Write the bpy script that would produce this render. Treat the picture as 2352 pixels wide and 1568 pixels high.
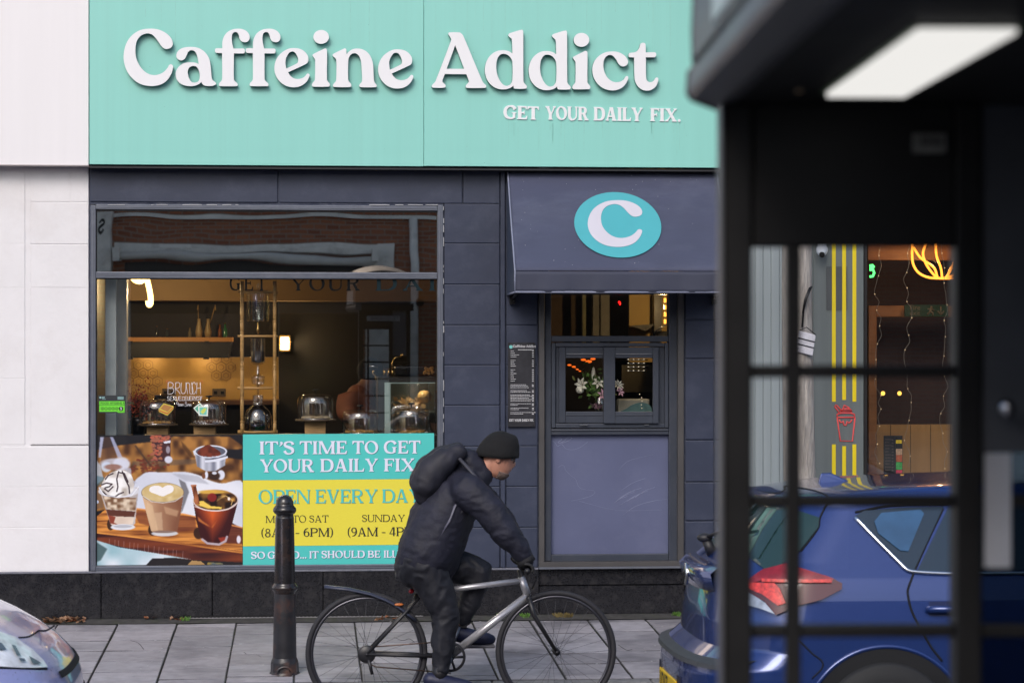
import bpy, bmesh, math, random
import numpy as np
from mathutils import Vector, Matrix
from mathutils.geometry import tessellate_polygon, delaunay_2d_cdt
R = math.radians
rnd = random.Random(7)
for o in list(bpy.data.objects): bpy.data.objects.remove(o)
scn = bpy.context.scene
COL = scn.collection

# ------------------------------------------------------------------ camera
YAW = 4.9; EYE = 1.85; DIST = 16.2; FPX = 5553.0
cam_d = bpy.data.cameras.new('camera'); cam = bpy.data.objects.new('camera', cam_d); COL.objects.link(cam)
cam.location = (0, -DIST, EYE); cam.rotation_euler = (R(90), 0, R(-YAW))
cam_d.lens = 85; cam_d.sensor_width = 36; cam_d.clip_end = 500; cam_d.clip_start = 0.05
cam_d.dof.use_dof = True; cam_d.dof.focus_distance = 16.0; cam_d.dof.aperture_fstop = 4.5
scn.camera = cam
# ------------------------------------------------------------------ light
SUN_EL, SUN_AZ = 37.0, 200.0      # azimuth measured clockwise from +y (north)
w = bpy.data.worlds.new('World'); scn.world = w; w.use_nodes = True
nt = w.node_tree; bg = nt.nodes['Background']; sky = nt.nodes.new('ShaderNodeTexSky')
sky.sky_type = 'NISHITA'; sky.sun_disc = False; sky.sun_elevation = R(SUN_EL); sky.sun_rotation = R(SUN_AZ)
sky.air_density = 1.0; sky.dust_density = 3.0; sky.ozone_density = 1.6
nt.links.new(sky.outputs[0], bg.inputs[0]); bg.inputs[1].default_value = 0.145
sd = bpy.data.lights.new('sun', 'SUN'); sd.energy = 1.0; sd.angle = R(25); sd.color = (1.0, 0.972, 0.955)
so = bpy.data.objects.new('sun', sd); COL.objects.link(so)
dv = Vector((math.sin(R(SUN_AZ))*math.cos(R(SUN_EL)), math.cos(R(SUN_AZ))*math.cos(R(SUN_EL)), math.sin(R(SUN_EL))))
so.rotation_euler = dv.to_track_quat('Z', 'Y').to_euler(); so.location = dv*30
scn.view_settings.view_transform = 'Standard'; scn.view_settings.look = 'None'
scn.view_settings.exposure = 0.23; scn.view_settings.gamma = 1.0
scn.render.engine = 'CYCLES'
scn.cycles.max_bounces = 8; scn.cycles.transparent_max_bounces = 24; scn.cycles.caustics_refractive = False; scn.cycles.caustics_reflective = False

# ------------------------------------------------------------------ survey: turns a measured direction into a point on a real plane
_c, _s = math.cos(R(YAW)), math.sin(R(YAW))
def P(px, py, y=0.0):
    k = (px-1176)/FPX; v = (784-py)/FPX
    t = (y+DIST)/(_c-_s*k)
    return Vector((t*(_s+_c*k), y, EYE+t*v))
def X(px, y=0.0): return P(px, 784, y).x
def Zz(py, px=700, y=0.0): return P(px, py, y).z

# ------------------------------------------------------------------ naming
def tag(o, label=None, cat=None, group=None, kind=None):
    if label: o['label'] = label
    if cat: o['category'] = cat
    if group: o['group'] = group
    if kind: o['kind'] = kind
    return o
def thing(name, label, cat, loc=(0, 0, 0), group=None):
    o = bpy.data.objects.new(name, None); COL.objects.link(o); o.location = loc; o.empty_display_size = .1
    return tag(o, label, cat, group)
def copy_tree(o, parent=None, keep=None):
    c = o.copy(); COL.objects.link(c); c.parent = parent
    for ch in [x for x in bpy.data.objects if x.parent == o]: copy_tree(ch, c)
    return c

# ------------------------------------------------------------------ mesh builder
class MB:
    def __init__(s): s.v = []; s.f = []; s.m = []; s.sm = []; s.cm = 0; s.cols = None
    def add(s, vs, fs, smooth=False):
        b = len(s.v); s.v.extend([tuple(p) for p in vs])
        for f in fs: s.f.append(tuple(b+i for i in f)); s.m.append(s.cm); s.sm.append(smooth)
        return s
    def box(s, a, b):
        x0, x1 = sorted((a[0], b[0])); y0, y1 = sorted((a[1], b[1])); z0, z1 = sorted((a[2], b[2]))
        vs = [(x0,y0,z0),(x1,y0,z0),(x1,y1,z0),(x0,y1,z0),(x0,y0,z1),(x1,y0,z1),(x1,y1,z1),(x0,y1,z1)]
        return s.add(vs, [(0,3,2,1),(4,5,6,7),(0,1,5,4),(1,2,6,5),(2,3,7,6),(3,0,4,7)])
    def pbox(s, px0, py0, px1, py1, y, d):          # a box whose front face stands on plane y
        a = P(px0, (py0+py1)/2, y); b = P(px1, (py0+py1)/2, y); m = (px0+px1)/2
        return s.box((a.x, y, P(m, py0, y).z), (b.x, y+d, P(m, py1, y).z))
    def hexa(s, vs):
        return s.add(vs, [(0,3,2,1),(4,5,6,7),(0,1,5,4),(1,2,6,5),(2,3,7,6),(3,0,4,7)])
    def lathe(s, c, prof, n=24, cap=True, axis=2):
        vs = []; fs = []; c = Vector(c)
        for (r, z) in prof:
            for i in range(n):
                a = 2*math.pi*i/n; p = [r*math.cos(a), r*math.sin(a), z]
                if axis == 1: p = [p[0], p[2], p[1]]
                if axis == 0: p = [p[2], p[0], p[1]]
                vs.append(c+Vector(p))
        for k in range(len(prof)-1):
            for i in range(n):
                j = (i+1) % n; fs.append((k*n+i, k*n+j, (k+1)*n+j, (k+1)*n+i))
        if cap: fs.append(tuple(range(n-1, -1, -1))); fs.append(tuple((len(prof)-1)*n+i for i in range(n)))
        return s.add(vs, fs, True)
    def cyl(s, a, b, r, r2=None, n=12, cap=True): return s.tube([a, b], r, r2, n, cap)
    def tube(s, pts, r, r2=None, n=8, cap=True, closed=False, flat=1.0):
        pts = [Vector(p) for p in pts]; vs = []; fs = []; N = len(pts); up = None
        rr = r if isinstance(r, (list, tuple)) else [r+((r2 if r2 is not None else r)-r)*i/max(1, N-1) for i in range(N)]
        for i, p in enumerate(pts):
            if closed: t = pts[(i+1) % N]-pts[i-1]
            else: t = pts[min(i+1, N-1)]-pts[max(i-1, 0)]
            t.normalize()
            if up is None: up = Vector((0, 0, 1)) if abs(t.z) < .9 else Vector((0, 1, 0))
            u = (up-t*up.dot(t)); u = u.normalized() if u.length > 1e-6 else t.orthogonal().normalized(); up = u
            b = t.cross(u)
            for k in range(n):
                a = 2*math.pi*k/n; vs.append(p+(u*math.cos(a)*flat+b*math.sin(a))*rr[i])
        for i in range(N if closed else N-1):
            j = (i+1) % N
            for k in range(n):
                l = (k+1) % n; fs.append((i*n+k, i*n+l, j*n+l, j*n+k))
        if cap and not closed: fs.append(tuple(range(n-1, -1, -1))); fs.append(tuple((N-1)*n+k for k in range(n)))
        return s.add(vs, fs, True)
    def ball(s, c, r, n=12, sq=(1, 1, 1)):
        c = Vector(c); vs = []; fs = []; h = n//2
        for i in range(1, h):
            for k in range(n):
                a = math.pi*i/h; b = 2*math.pi*k/n
                vs.append(c+Vector((r*sq[0]*math.sin(a)*math.cos(b), r*sq[1]*math.sin(a)*math.sin(b), r*sq[2]*math.cos(a))))
        t = len(vs); vs += [c+Vector((0, 0, r*sq[2])), c-Vector((0, 0, r*sq[2]))]
        for i in range(h-2):
            for k in range(n):
                l = (k+1) % n; fs.append((i*n+k, (i+1)*n+k, (i+1)*n+l, i*n+l))
        for k in range(n):
            l = (k+1) % n; fs.append((t, k, l)); fs.append((t+1, (h-2)*n+l, (h-2)*n+k))
        return s.add(vs, fs, True)
    def extr(s, loops, mapf, d, side_m=None):        # loops: outer, holes ; mapf(u,v,w)
        L = [[Vector((p[0], p[1], 0)) for p in l] for l in loops]
        tr = tessellate_polygon(L); flat = [p for l in L for p in l]; n = len(flat)
        fr = [mapf(p.x, p.y, d) for p in flat]; bk = [mapf(p.x, p.y, 0) for p in flat]
        # front must face outward
        if not tr: return s
        s.add(fr+bk, [t for t in tr], False)
        b0 = len(s.v)-2*n
        a, b, c = [Vector(s.v[b0+i]) for i in tr[0]]
        out = Vector(mapf(flat[0].x, flat[0].y, 1.0))-Vector(mapf(flat[0].x, flat[0].y, 0.0))
        if (b-a).cross(c-a).dot(out) < 0:
            for i in range(len(s.f)-len(tr), len(s.f)): s.f[i] = s.f[i][::-1]
        if d > 0:
            o = 0; keep = s.cm
            if side_m is not None: s.cm = side_m
            for l in L:
                k = len(l); fs = []
                for i in range(k):
                    j = (i+1) % k; fs.append((b0+o+i, b0+o+j, b0+n+o+j, b0+n+o+i))
                for f in fs: s.f.append(f); s.m.append(s.cm); s.sm.append(False)
                o += k
            s.cm = keep
        return s
    def build(s, name, mats, parent=None, bevel=0, seg=1, auto=None, subd=0, solid=0):
        me = bpy.data.meshes.new(name); off = Vector((0, 0, 0)); p = parent
        while p is not None: off += Vector(p.location); p = p.parent
        me.from_pydata([(x-off.x, y-off.y, z-off.z) for x, y, z in s.v], [], s.f)
        if not isinstance(mats, (list, tuple)): mats = [mats]
        for m in mats: me.materials.append(m)
        me.polygons.foreach_set('material_index', s.m); me.polygons.foreach_set('use_smooth', s.sm)
        if s.cols is not None:
            a = me.color_attributes.new('Col', 'FLOAT_COLOR', 'POINT'); a.data.foreach_set('color', np.asarray(s.cols, dtype=np.float32).ravel())
        me.update(); o = bpy.data.objects.new(name, me); COL.objects.link(o); o.parent = parent
        if auto is not None: me.shade_smooth() if hasattr(me, 'shade_smooth') else None; me.set_sharp_from_angle(angle=R(auto))
        if solid: md = o.modifiers.new('s', 'SOLIDIFY'); md.thickness = solid; md.offset = 0
        if subd: md = o.modifiers.new('sd', 'SUBSURF'); md.levels = subd; md.render_levels = subd
        if bevel: md = o.modifiers.new('b', 'BEVEL'); md.width = bevel; md.segments = seg; md.limit_method = 'ANGLE'; md.angle_limit = R(40)
        return o

def crv(pts, n=5, closed=True):
    out = []; N = len(pts); V2 = [Vector((p[0], p[1])) for p in pts]
    def tan(i):
        if len(pts[i % N]) > 2: return None
        if closed: d = V2[(i+1) % N]-V2[i-1]
        else: d = V2[min(i+1, N-1)]-V2[max(i-1, 0)]
        return d.normalized() if d.length > 0 else d
    for i in range(N if closed else N-1):
        a, b = V2[i], V2[(i+1) % N]; L = (b-a).length; ta, tb = tan(i), tan((i+1) % N)
        h1 = a+ta*L/3 if ta is not None else a+(b-a)/3
        h2 = b-tb*L/3 if tb is not None else b-(b-a)/3
        for k in range(n):
            t = k/n; out.append(a*(1-t)**3+h1*3*t*(1-t)**2+h2*3*t*t*(1-t)+b*t**3)
    if not closed: out.append(V2[-1])
    return [(p.x, p.y) for p in out]

# ------------------------------------------------------------------ materials
def lin(c):
    if isinstance(c, str): c = tuple(int(c[i:i+2], 16)/255 for i in (0, 2, 4))
    elif max(c) > 1.0: c = tuple(x/255 for x in c)
    else: return tuple(c)
    return tuple(x/12.92 if x <= .04045 else ((x+.055)/1.055)**2.4 for x in c)
_mc = {}
def M(name, col, rough=.5, metal=0., var=.08, vs=6., bump=0., bs=60., spec=.5, emit=None, es=0., coat=0., stretch=(1, 1, 1), dirt=None, ds=3., da=.5, bd=.004, alpha=1.0, sheen=0.):
    if name in _mc: return _mc[name]
    m = bpy.data.materials.new(name); m.use_nodes = True; _mc[name] = m
    n = m.node_tree.nodes; l = m.node_tree.links; b = n['Principled BSDF']; c = lin(col)
    b.inputs['Base Color'].default_value = (*c, 1); b.inputs['Roughness'].default_value = rough; b.inputs['Metallic'].default_value = metal
    b.inputs['Specular IOR Level'].default_value = spec; b.inputs['Coat Weight'].default_value = coat; b.inputs['Coat Roughness'].default_value = .05
    b.inputs['Sheen Weight'].default_value = sheen
    if emit: b.inputs['Emission Color'].default_value = (*lin(emit), 1); b.inputs['Emission Strength'].default_value = es
    tc = n.new('ShaderNodeTexCoord'); mp = n.new('ShaderNodeMapping'); mp.inputs['Scale'].default_value = stretch; l.new(tc.outputs['Object'], mp.inputs[0])
    if var:
        t = n.new('ShaderNodeTexNoise'); t.inputs['Scale'].default_value = vs; t.inputs['Detail'].default_value = 6; t.inputs['Roughness'].default_value = .6; l.new(mp.outputs[0], t.inputs[0])
        r = n.new('ShaderNodeMapRange'); r.inputs[1].default_value = .3; r.inputs[2].default_value = .7; r.inputs[3].default_value = 1-var; r.inputs[4].default_value = 1+var; l.new(t.outputs[0], r.inputs[0])
        h = n.new('ShaderNodeVectorMath'); h.operation = 'SCALE'; h.inputs[0].default_value = c; l.new(r.outputs[0], h.inputs['Scale'])
        last = h.outputs[0]
        if dirt:
            t2 = n.new('ShaderNodeTexNoise'); t2.inputs['Scale'].default_value = ds; t2.inputs['Detail'].default_value = 8; t2.inputs['Roughness'].default_value = .7; l.new(mp.outputs[0], t2.inputs[0])
            r2 = n.new('ShaderNodeMapRange'); r2.inputs[1].default_value = .5; r2.inputs[2].default_value = .72; r2.inputs[3].default_value = 0; r2.inputs[4].default_value = da; l.new(t2.outputs[0], r2.inputs[0])
            mx = n.new('ShaderNodeMix'); mx.data_type = 'RGBA'; l.new(r2.outputs[0], mx.inputs[0]); l.new(last, mx.inputs[6]); mx.inputs[7].default_value = (*lin(dirt), 1); last = mx.outputs[2]
        l.new(last, b.inputs['Base Color'])
        r3 = n.new('ShaderNodeMapRange'); r3.inputs[3].default_value = max(.02, rough-.08); r3.inputs[4].default_value = min(1, rough+.08); l.new(t.outputs[0], r3.inputs[0]); l.new(r3.outputs[0], b.inputs['Roughness'])
    if bump:
        t = n.new('ShaderNodeTexNoise'); t.inputs['Scale'].default_value = bs; t.inputs['Detail'].default_value = 5; l.new(mp.outputs[0], t.inputs[0])
        bp = n.new('ShaderNodeBump'); bp.inputs['Strength'].default_value = bump; bp.inputs['Distance'].default_value = bd; l.new(t.outputs[0], bp.inputs['Height']); l.new(bp.outputs[0], b.inputs['Normal'])
    return m
def emis(name, col, s):
    return M(name, (0, 0, 0), .5, var=0, emit=col, es=s)
def glass(name, refl=.04, tint=(1, 1, 1), rough=0., wav=0., wsc=1., fres=1.5, stretch=(1, 1, 1), pane=False, gcol=(1, 1, 1)):
    if name in _mc: return _mc[name]
    m = bpy.data.materials.new(name); m.use_nodes = True; _mc[name] = m
    n = m.node_tree.nodes; l = m.node_tree.links; n.remove(n['Principled BSDF']); out = n['Material Output']
    tr = n.new('ShaderNodeBsdfTransparent'); tr.inputs[0].default_value = (*tint, 1)
    gl = n.new('ShaderNodeBsdfGlossy'); gl.inputs['Roughness'].default_value = rough; gl.inputs[0].default_value = (*gcol, 1)
    fr = n.new('ShaderNodeLayerWeight'); pw = n.new('ShaderNodeMath'); pw.operation = 'POWER'; pw.inputs[1].default_value = 5; l.new(fr.outputs['Facing'], pw.inputs[0])
    ad = n.new('ShaderNodeMath'); ad.operation = 'MULTIPLY_ADD'; ad.use_clamp = True; ad.inputs[1].default_value = 1-refl; ad.inputs[2].default_value = refl; l.new(pw.outputs[0], ad.inputs[0])
    if pane:                                             # one reflection per sheet: the far face of the sheet adds none
        ge = n.new('ShaderNodeNewGeometry'); sb = n.new('ShaderNodeMath'); sb.operation = 'SUBTRACT'; sb.inputs[0].default_value = 1; l.new(ge.outputs['Backfacing'], sb.inputs[1])
        m3 = n.new('ShaderNodeMath'); m3.operation = 'MULTIPLY'; l.new(ad.outputs[0], m3.inputs[0]); l.new(sb.outputs[0], m3.inputs[1]); ad = m3
    mx = n.new('ShaderNodeMixShader'); l.new(ad.outputs[0], mx.inputs[0]); l.new(tr.outputs[0], mx.inputs[1]); l.new(gl.outputs[0], mx.inputs[2]); l.new(mx.outputs[0], out.inputs[0])
    if wav:
        tc = n.new('ShaderNodeTexCoord'); mp = n.new('ShaderNodeMapping'); mp.inputs['Scale'].default_value = stretch; l.new(tc.outputs['Object'], mp.inputs[0])
        t = n.new('ShaderNodeTexNoise'); t.inputs['Scale'].default_value = wsc; t.inputs['Detail'].default_value = 1; l.new(mp.outputs[0], t.inputs[0])
        bp = n.new('ShaderNodeBump'); bp.inputs['Strength'].default_value = 1.0; bp.inputs['Distance'].default_value = wav; l.new(t.outputs[0], bp.inputs['Height']); l.new(bp.outputs[0], gl.inputs['Normal'])
    return m
def vcol(name, rough=.4, spec=.4, var=0.06, vs=40, bump=0, coat=0.):
    if name in _mc: return _mc[name]
    m = M(name, (1, 1, 1), rough, var=0, bump=bump, spec=spec, coat=coat); n = m.node_tree.nodes; l = m.node_tree.links; b = n['Principled BSDF']
    a = n.new('ShaderNodeVertexColor'); a.layer_name = 'Col'
    tc = n.new('ShaderNodeTexCoord'); t = n.new('ShaderNodeTexNoise'); t.inputs['Scale'].default_value = vs; t.inputs['Detail'].default_value = 6; l.new(tc.outputs['Object'], t.inputs[0])
    r = n.new('ShaderNodeMapRange'); r.inputs[1].default_value = .3; r.inputs[2].default_value = .7; r.inputs[3].default_value = 1-var; r.inputs[4].default_value = 1+var; l.new(t.outputs[0], r.inputs[0])
    h = n.new('ShaderNodeVectorMath'); h.operation = 'SCALE'; l.new(a.outputs[0], h.inputs[0]); l.new(r.outputs[0], h.inputs['Scale']); l.new(h.outputs[0], b.inputs['Base Color'])
    return m
def brick(name, c1, c2, mort, sx=.225, sz=.075, rough=.85):
    if name in _mc: return _mc[name]
    m = M(name, c1, rough, var=0); n = m.node_tree.nodes; l = m.node_tree.links; b = n['Principled BSDF']
    tc = n.new('ShaderNodeTexCoord'); sp = n.new('ShaderNodeSeparateXYZ'); cb = n.new('ShaderNodeCombineXYZ'); l.new(tc.outputs['Object'], sp.inputs[0]); l.new(sp.outputs[0], cb.inputs[0]); l.new(sp.outputs[2], cb.inputs[1])
    t = n.new('ShaderNodeTexBrick'); t.inputs['Scale'].default_value = 1; t.inputs['Brick Width'].default_value = sx; t.inputs['Row Height'].default_value = sz; t.inputs['Mortar Size'].default_value = .01
    t.inputs['Color1'].default_value = (*lin(c1), 1); t.inputs['Color2'].default_value = (*lin(c2), 1); t.inputs['Mortar'].default_value = (*lin(mort), 1); l.new(cb.outputs[0], t.inputs[0])
    l.new(t.outputs[0], b.inputs['Base Color'])
    return m
def lamp(loc, e, col, r=.1, par=None, kind='POINT', **kw):
    l = bpy.data.lights.new('lamp_light', kind); l.energy = e; l.color = col; l.shadow_soft_size = r
    o = bpy.data.objects.new('lamp_light', l); COL.objects.link(o); o.location = loc
    if par: o.parent = par; o.location = Vector(loc)-Vector(par.location)
    return o
# ------------------------------------------------------------------ palette
white_wall = M('white_render', (.81, .795, .815), .75, var=.035, vs=3, bump=.5, bs=26, dirt=(.62, .57, .55), ds=1.3, da=.4, bd=.005)
white_panel = M('white_sign_panel', (.84, .82, .84), .42, var=.015, vs=2, stretch=(8, 1, .4))
navy_wall = M('navy_masonry_paint', (.030, .039, .073), .5, var=.10, vs=3, bump=.8, bs=17, bd=.016, dirt=(.09, .10, .15), ds=4, da=.35)
navy_wall_low = M('navy_masonry_paint_smooth', (.030, .039, .073), .48, var=.12, vs=2.5, bump=.3, bs=14, bd=.006, dirt=(.085, .095, .14), ds=5, da=.3)
teal = M('teal_sign_panel', (.285, .66, .59), .36, var=.018, vs=1.6, stretch=(9, 1, .18), dirt=(.26, .55, .49), ds=1.4, da=.2, bump=.02, bs=6)
teal_side = M('teal_letter_return', (.02, .22, .19), .35, var=0)
letter_white = M('white_letter_face', (.86, .86, .89), .4, var=.012, vs=4)
frame_grey = M('grey_aluminium_frame', (.13, .145, .185), .42, metal=.35, var=.08, vs=8, dirt=(.3, .3, .34), ds=9, da=.3)
door_navy = M('dark_slate_frame', (.04, .048, .068), .38, var=.06, vs=5, dirt=(.09, .09, .10), ds=12, da=.3)
granite = M('black_granite', (.014, .014, .017), .22, var=.5, vs=120, dirt=(.09, .085, .085), ds=18, da=.35)
caulk = M('white_caulk', (.48, .49, .52), .7, var=.2)
black_gap = M('black_void', (.004, .004, .005), .9, var=0)
wood_mid = M('oak_block', (.66, .40, .17), .5, var=.25, vs=5, stretch=(3, 3, 26))
bamboo = M('bamboo_wood', (.62, .36, .13), .4, var=.18, vs=10, stretch=(2, 2, 12))
clear = glass('clear_vessel_glass', .22, (.99, .99, .985), .04)
win_lo = glass('lower_window_glass', .24, (.985, .985, .98), 0, pane=True, gcol=(1, .93, .84), wav=.00012, wsc=1.6)
win_hi = glass('upper_window_glass', .62, (.7, .7, .7), 0, pane=True, gcol=(1, .88, .76), wav=.00045, wsc=1.6, stretch=(1, 1, 2))
win_ht = glass('hatch_window_glass', .10, (.985, .985, .98), 0, pane=True, wav=.0003, wsc=2.2)
black_metal = M('black_metal', (.018, .018, .020), .35, metal=.5, var=.1)
chrome = M('chrome', (.75, .76, .78), .12, metal=1, var=.03)
brass = M('brass', (.75, .5, .18), .22, metal=1, var=.1)
rubber = M('rubber', (.016, .016, .018), .75, var=.15)

# ================================================================== ground
def slab_pavement():
    slope = .034; kerb_y = -2.42
    mb = MB(); cols = []
    x0 = X(679)-8*.388; nx = 34
    base = lin((158, 155, 161))
    for i in range(nx):
        xa = x0+i*.388; y = -.17 - rnd.uniform(0, .38) if i % 2 else -.17 - rnd.uniform(.05, .4)
        ys = [-.165]
        while y > kerb_y+.1: ys.append(y); y -= .394+rnd.uniform(-.006, .006)
        ys.append(kerb_y+.004)
        jx0 = rnd.uniform(-.003, .003)
        for a, b in zip(ys[:-1], ys[1:]):
            if a-b < .02: continue
            g = .0025+rnd.uniform(0, .002); gy = .006+rnd.uniform(0, .003); t = rnd.uniform(.78, 1.14); w_ = rnd.uniform(-.01, .01)
            dz = [rnd.uniform(-.0025, .0025) for _ in range(4)]
            xs0, xs1 = xa+g+jx0, xa+.388-g; ya, yb = a-gy, b+gy
            def zt(y_, k): return slope*y_+dz[k]
            e = .006
            top = [(xs0+e, yb+e, zt(yb, 0)), (xs1-e, yb+e, zt(yb, 1)), (xs1-e, ya-e, zt(ya, 2)), (xs0+e, ya-e, zt(ya, 3))]
            mid = [(xs0, yb, zt(yb, 0)-.004), (xs1, yb, zt(yb, 1)-.004), (xs1, ya, zt(ya, 2)-.004), (xs0, ya, zt(ya, 3)-.004)]
            bot = [(p[0], p[1], p[2]-.009) for p in mid]
            mb.add(top+mid+bot, [(0, 1, 2, 3), (4, 5, 1, 0), (5, 6, 2, 1), (6, 7, 3, 2), (7, 4, 0, 3), (8, 9, 5, 4), (9, 10, 6, 5), (10, 11, 7, 6), (11, 8, 4, 7)])
            c = [base[0]*t*(1+w_), base[1]*t, base[2]*t*(1-w_*.5), 1]
            dk = [.025, .024, .026, 1]; cols += [c]*4+[[q*.22 for q in c[:3]]+[1]]*4+[dk]*4
    mb.cols = cols
    sm = vcol('paving_slab', .62, .35, var=.16, vs=14, bump=.4)
    # speckles: gum, pale spots and damp stains with shapes of their own
    n = sm.node_tree.nodes; l = sm.node_tree.links; b = n['Principled BSDF']; src = b.inputs['Base Color'].links[0].from_socket
    tc = n.new('ShaderNodeTexCoord')
    vo = n.new('ShaderNodeTexVoronoi'); vo.inputs['Scale'].default_value = 7; l.new(tc.outputs['Object'], vo.inputs[0])
    lt = n.new('ShaderNodeMath'); lt.operation = 'LESS_THAN'; lt.inputs[1].default_value = .075; l.new(vo.outputs['Distance'], lt.inputs[0])
    sc_ = n.new('ShaderNodeMath'); sc_.operation = 'MULTIPLY'; sc_.inputs[1].default_value = .55; l.new(lt.outputs[0], sc_.inputs[0])
    mx = n.new('ShaderNodeMix'); mx.data_type = 'RGBA'; l.new(sc_.outputs[0], mx.inputs[0]); l.new(src, mx.inputs[6]); mx.inputs[7].default_value = (.45, .46, .5, 1)
    ns = n.new('ShaderNodeTexNoise'); ns.inputs['Scale'].default_value = 1.7; ns.inputs['Detail'].default_value = 9; l.new(tc.outputs['Object'], ns.inputs[0])
    rr = n.new('ShaderNodeMapRange'); rr.inputs[1].default_value = .52; rr.inputs[2].default_value = .66; rr.inputs[3].default_value = 0; rr.inputs[4].default_value = .6; l.new(ns.outputs[0], rr.inputs[0])
    m2 = n.new('ShaderNodeMix'); m2.data_type = 'RGBA'; l.new(rr.outputs[0], m2.inputs[0]); l.new(mx.outputs[2], m2.inputs[6]); m2.inputs[7].default_value = (.10, .10, .115, 1)
    l.new(m2.outputs[2], b.inputs['Base Color'])
    o = mb.build('pavement', sm); tag(o, kind='structure')
    # bedding below the slabs
    m3 = MB(); xa, xb = -9, 16
    m3.add([(xa, .2, .034*.2-.012), (xb, .2, .034*.2-.012), (xb, kerb_y, .034*kerb_y-.012), (xa, kerb_y, .034*kerb_y-.012)], [(0, 3, 2, 1)])
    # mortar strip against the plinth
    n_ = 160; vs = []; fs = []
    for i in range(n_+1):
        x = xa+(xb-xa)*i/n_; wob = rnd.uniform(-.012, .012)
        vs += [(x, -.02, .016), (x, -.09, .012+rnd.uniform(-.003, .004)), (x, -.158+wob, -.004)]
        if i: b0 = (i-1)*3; fs += [(b0, b0+1, b0+4, b0+3), (b0+1, b0+2, b0+5, b0+4)]
    m3.add(vs, fs)
    tag(m3.build('pavement', M('mortar_bed', (.05, .048, .047), .9, var=.35, vs=16, bump=.6, bs=40, dirt=(.04, .05, .025), ds=7, da=.8)), kind='structure')
    k = MB(); x = -9
    while x < 16:
        k.hexa([(x+.003, kerb_y-.125, -.25), (x+.912, kerb_y-.125, -.25), (x+.912, kerb_y-.002, -.25), (x+.003, kerb_y-.002, -.25),
                (x+.003, kerb_y-.115, -.089), (x+.912, kerb_y-.115, -.089), (x+.912, kerb_y-.002, -.085), (x+.003, kerb_y-.002, -.085)]); x += .915
    tag(k.build('kerb', M('granite_kerb', (.2, .2, .205), .7, var=.25, vs=30), bevel=.008), kind='structure')
    r = MB(); ys = [kerb_y-.12, -3.2, -4.5, -6, -8, -10, -12]; zs = [-.205, -.215, -.24, -.25, -.2, -.05, .12]
    xs = [-30, -10, 0, 10, 40]
    for a in range(len(ys)-1):
        r.add([(xs[0], ys[a], zs[a]), (xs[-1], ys[a], zs[a]), (xs[-1], ys[a+1], zs[a+1]), (xs[0], ys[a+1], zs[a+1])], [(0, 3, 2, 1)])
    tag(r.build('road', M('asphalt', (.052, .052, .056), .82, var=.3, vs=180, bump=.8, bs=220, dirt=(.03, .03, .033), ds=1.5, da=.5)), kind='structure')
    g = MB(); g.box((-30, -30, .0), (40, -12.13, .25)); tag(g.build('far_pavement', M('far_paving', (.2, .2, .2), .8, var=.2), bevel=.02), kind='structure')
    g = MB(); g.box((-150, -150, -.6), (150, 150, -.40)); tag(g.build('ground', M('far_ground', (.12, .12, .12), .9, var=.2)), kind='structure')
slab_pavement()

# ================================================================== cafe building
X0, X1 = X(205), X(1708)          # cafe frontage
Zp = .332                          # plinth top
Zs = Zz(384, 900)                  # fascia bottom
cafe = thing('cafe_building', 'navy painted cafe shopfront with shop window, serving hatch and granite plinth', 'building', (X0, 0, 0))
WX0, WX1 = X(208), X(1018); WZ0, WZ1 = Zz(1312, 600), Zz(471, 600)      # shop window outer frame
DX0, DX1 = X(1237), X(1572); DZ0, DZ1 = Zz(1301, 1400), Zs              # hatch bay
def navy_masonry():
    mb = MB(); T = .26
    mb.box((X0, .004, WZ1), (WX1, T, Zs+.02))                              # above window
    mb.box((WX1, .012, Zp), (DX0, T, Zs+.02)); mb.box((DX1, .012, Zp), (X1, T, Zs+.02))
    mb.box((X0, .02, Zs+.02), (X1, T, 4.6))
    mb.box((X0-.001, .006, Zp), (WX0, T, WZ1))
    mb.build('wall', navy_wall, cafe)
    # stone courses standing 5 mm proud, leaving painted joints
    m2 = MB(); T = .012
    edges = [484-20, 549, 641, 738, 830, 928, 1015+5, 1111, 1210, 1306]
    ys = [384]+[386, 467, 559, 653, 746, 838, 930, 1010+8, 1114, 1210, 1303]
    ys = [388, 468, 559, 653, 746, 838, 930, 1024, 1117, 1211, 1304]
    def block(pa, pb, ya, yb, y=-.003):
        g = .35; a = P(pa+g, (ya+yb)/2); b = P(pb-g, (ya+yb)/2)
        m2.box((a.x, y, Zz(yb-g, 1100)), (b.x, T, Zz(ya+g, 1100)))
    for ya, yb in zip(ys[:-1], ys[1:]):
        if ya < 460: block(1064, 1148, ya, yb); block(206, 638, ya, yb, -.006); block(640, 1062, ya, yb, -.004)
        else: block(1020, 1148, ya, yb)
    ys2 = [388, 560, 746, 930, 1117, 1304]
    for ya, yb in zip(ys, ys[1:]):
        block(1162, 1235, ya, yb, .002)
    for ya, yb in zip([388, 640, 735, 825, 1013, 1110, 1200], [638, 733, 823, 1011, 1108, 1198, 1304]): block(1574, 1640, ya, yb, .002); block(1642, 1706, ya, yb, -.006)
    m2.box((X(1150), -.018, Zp), (X(1160), .012, Zz(388, 1155)))
    o = m2.build('stonework', navy_wall_low, cafe, bevel=.006, seg=2)
navy_masonry()
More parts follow.
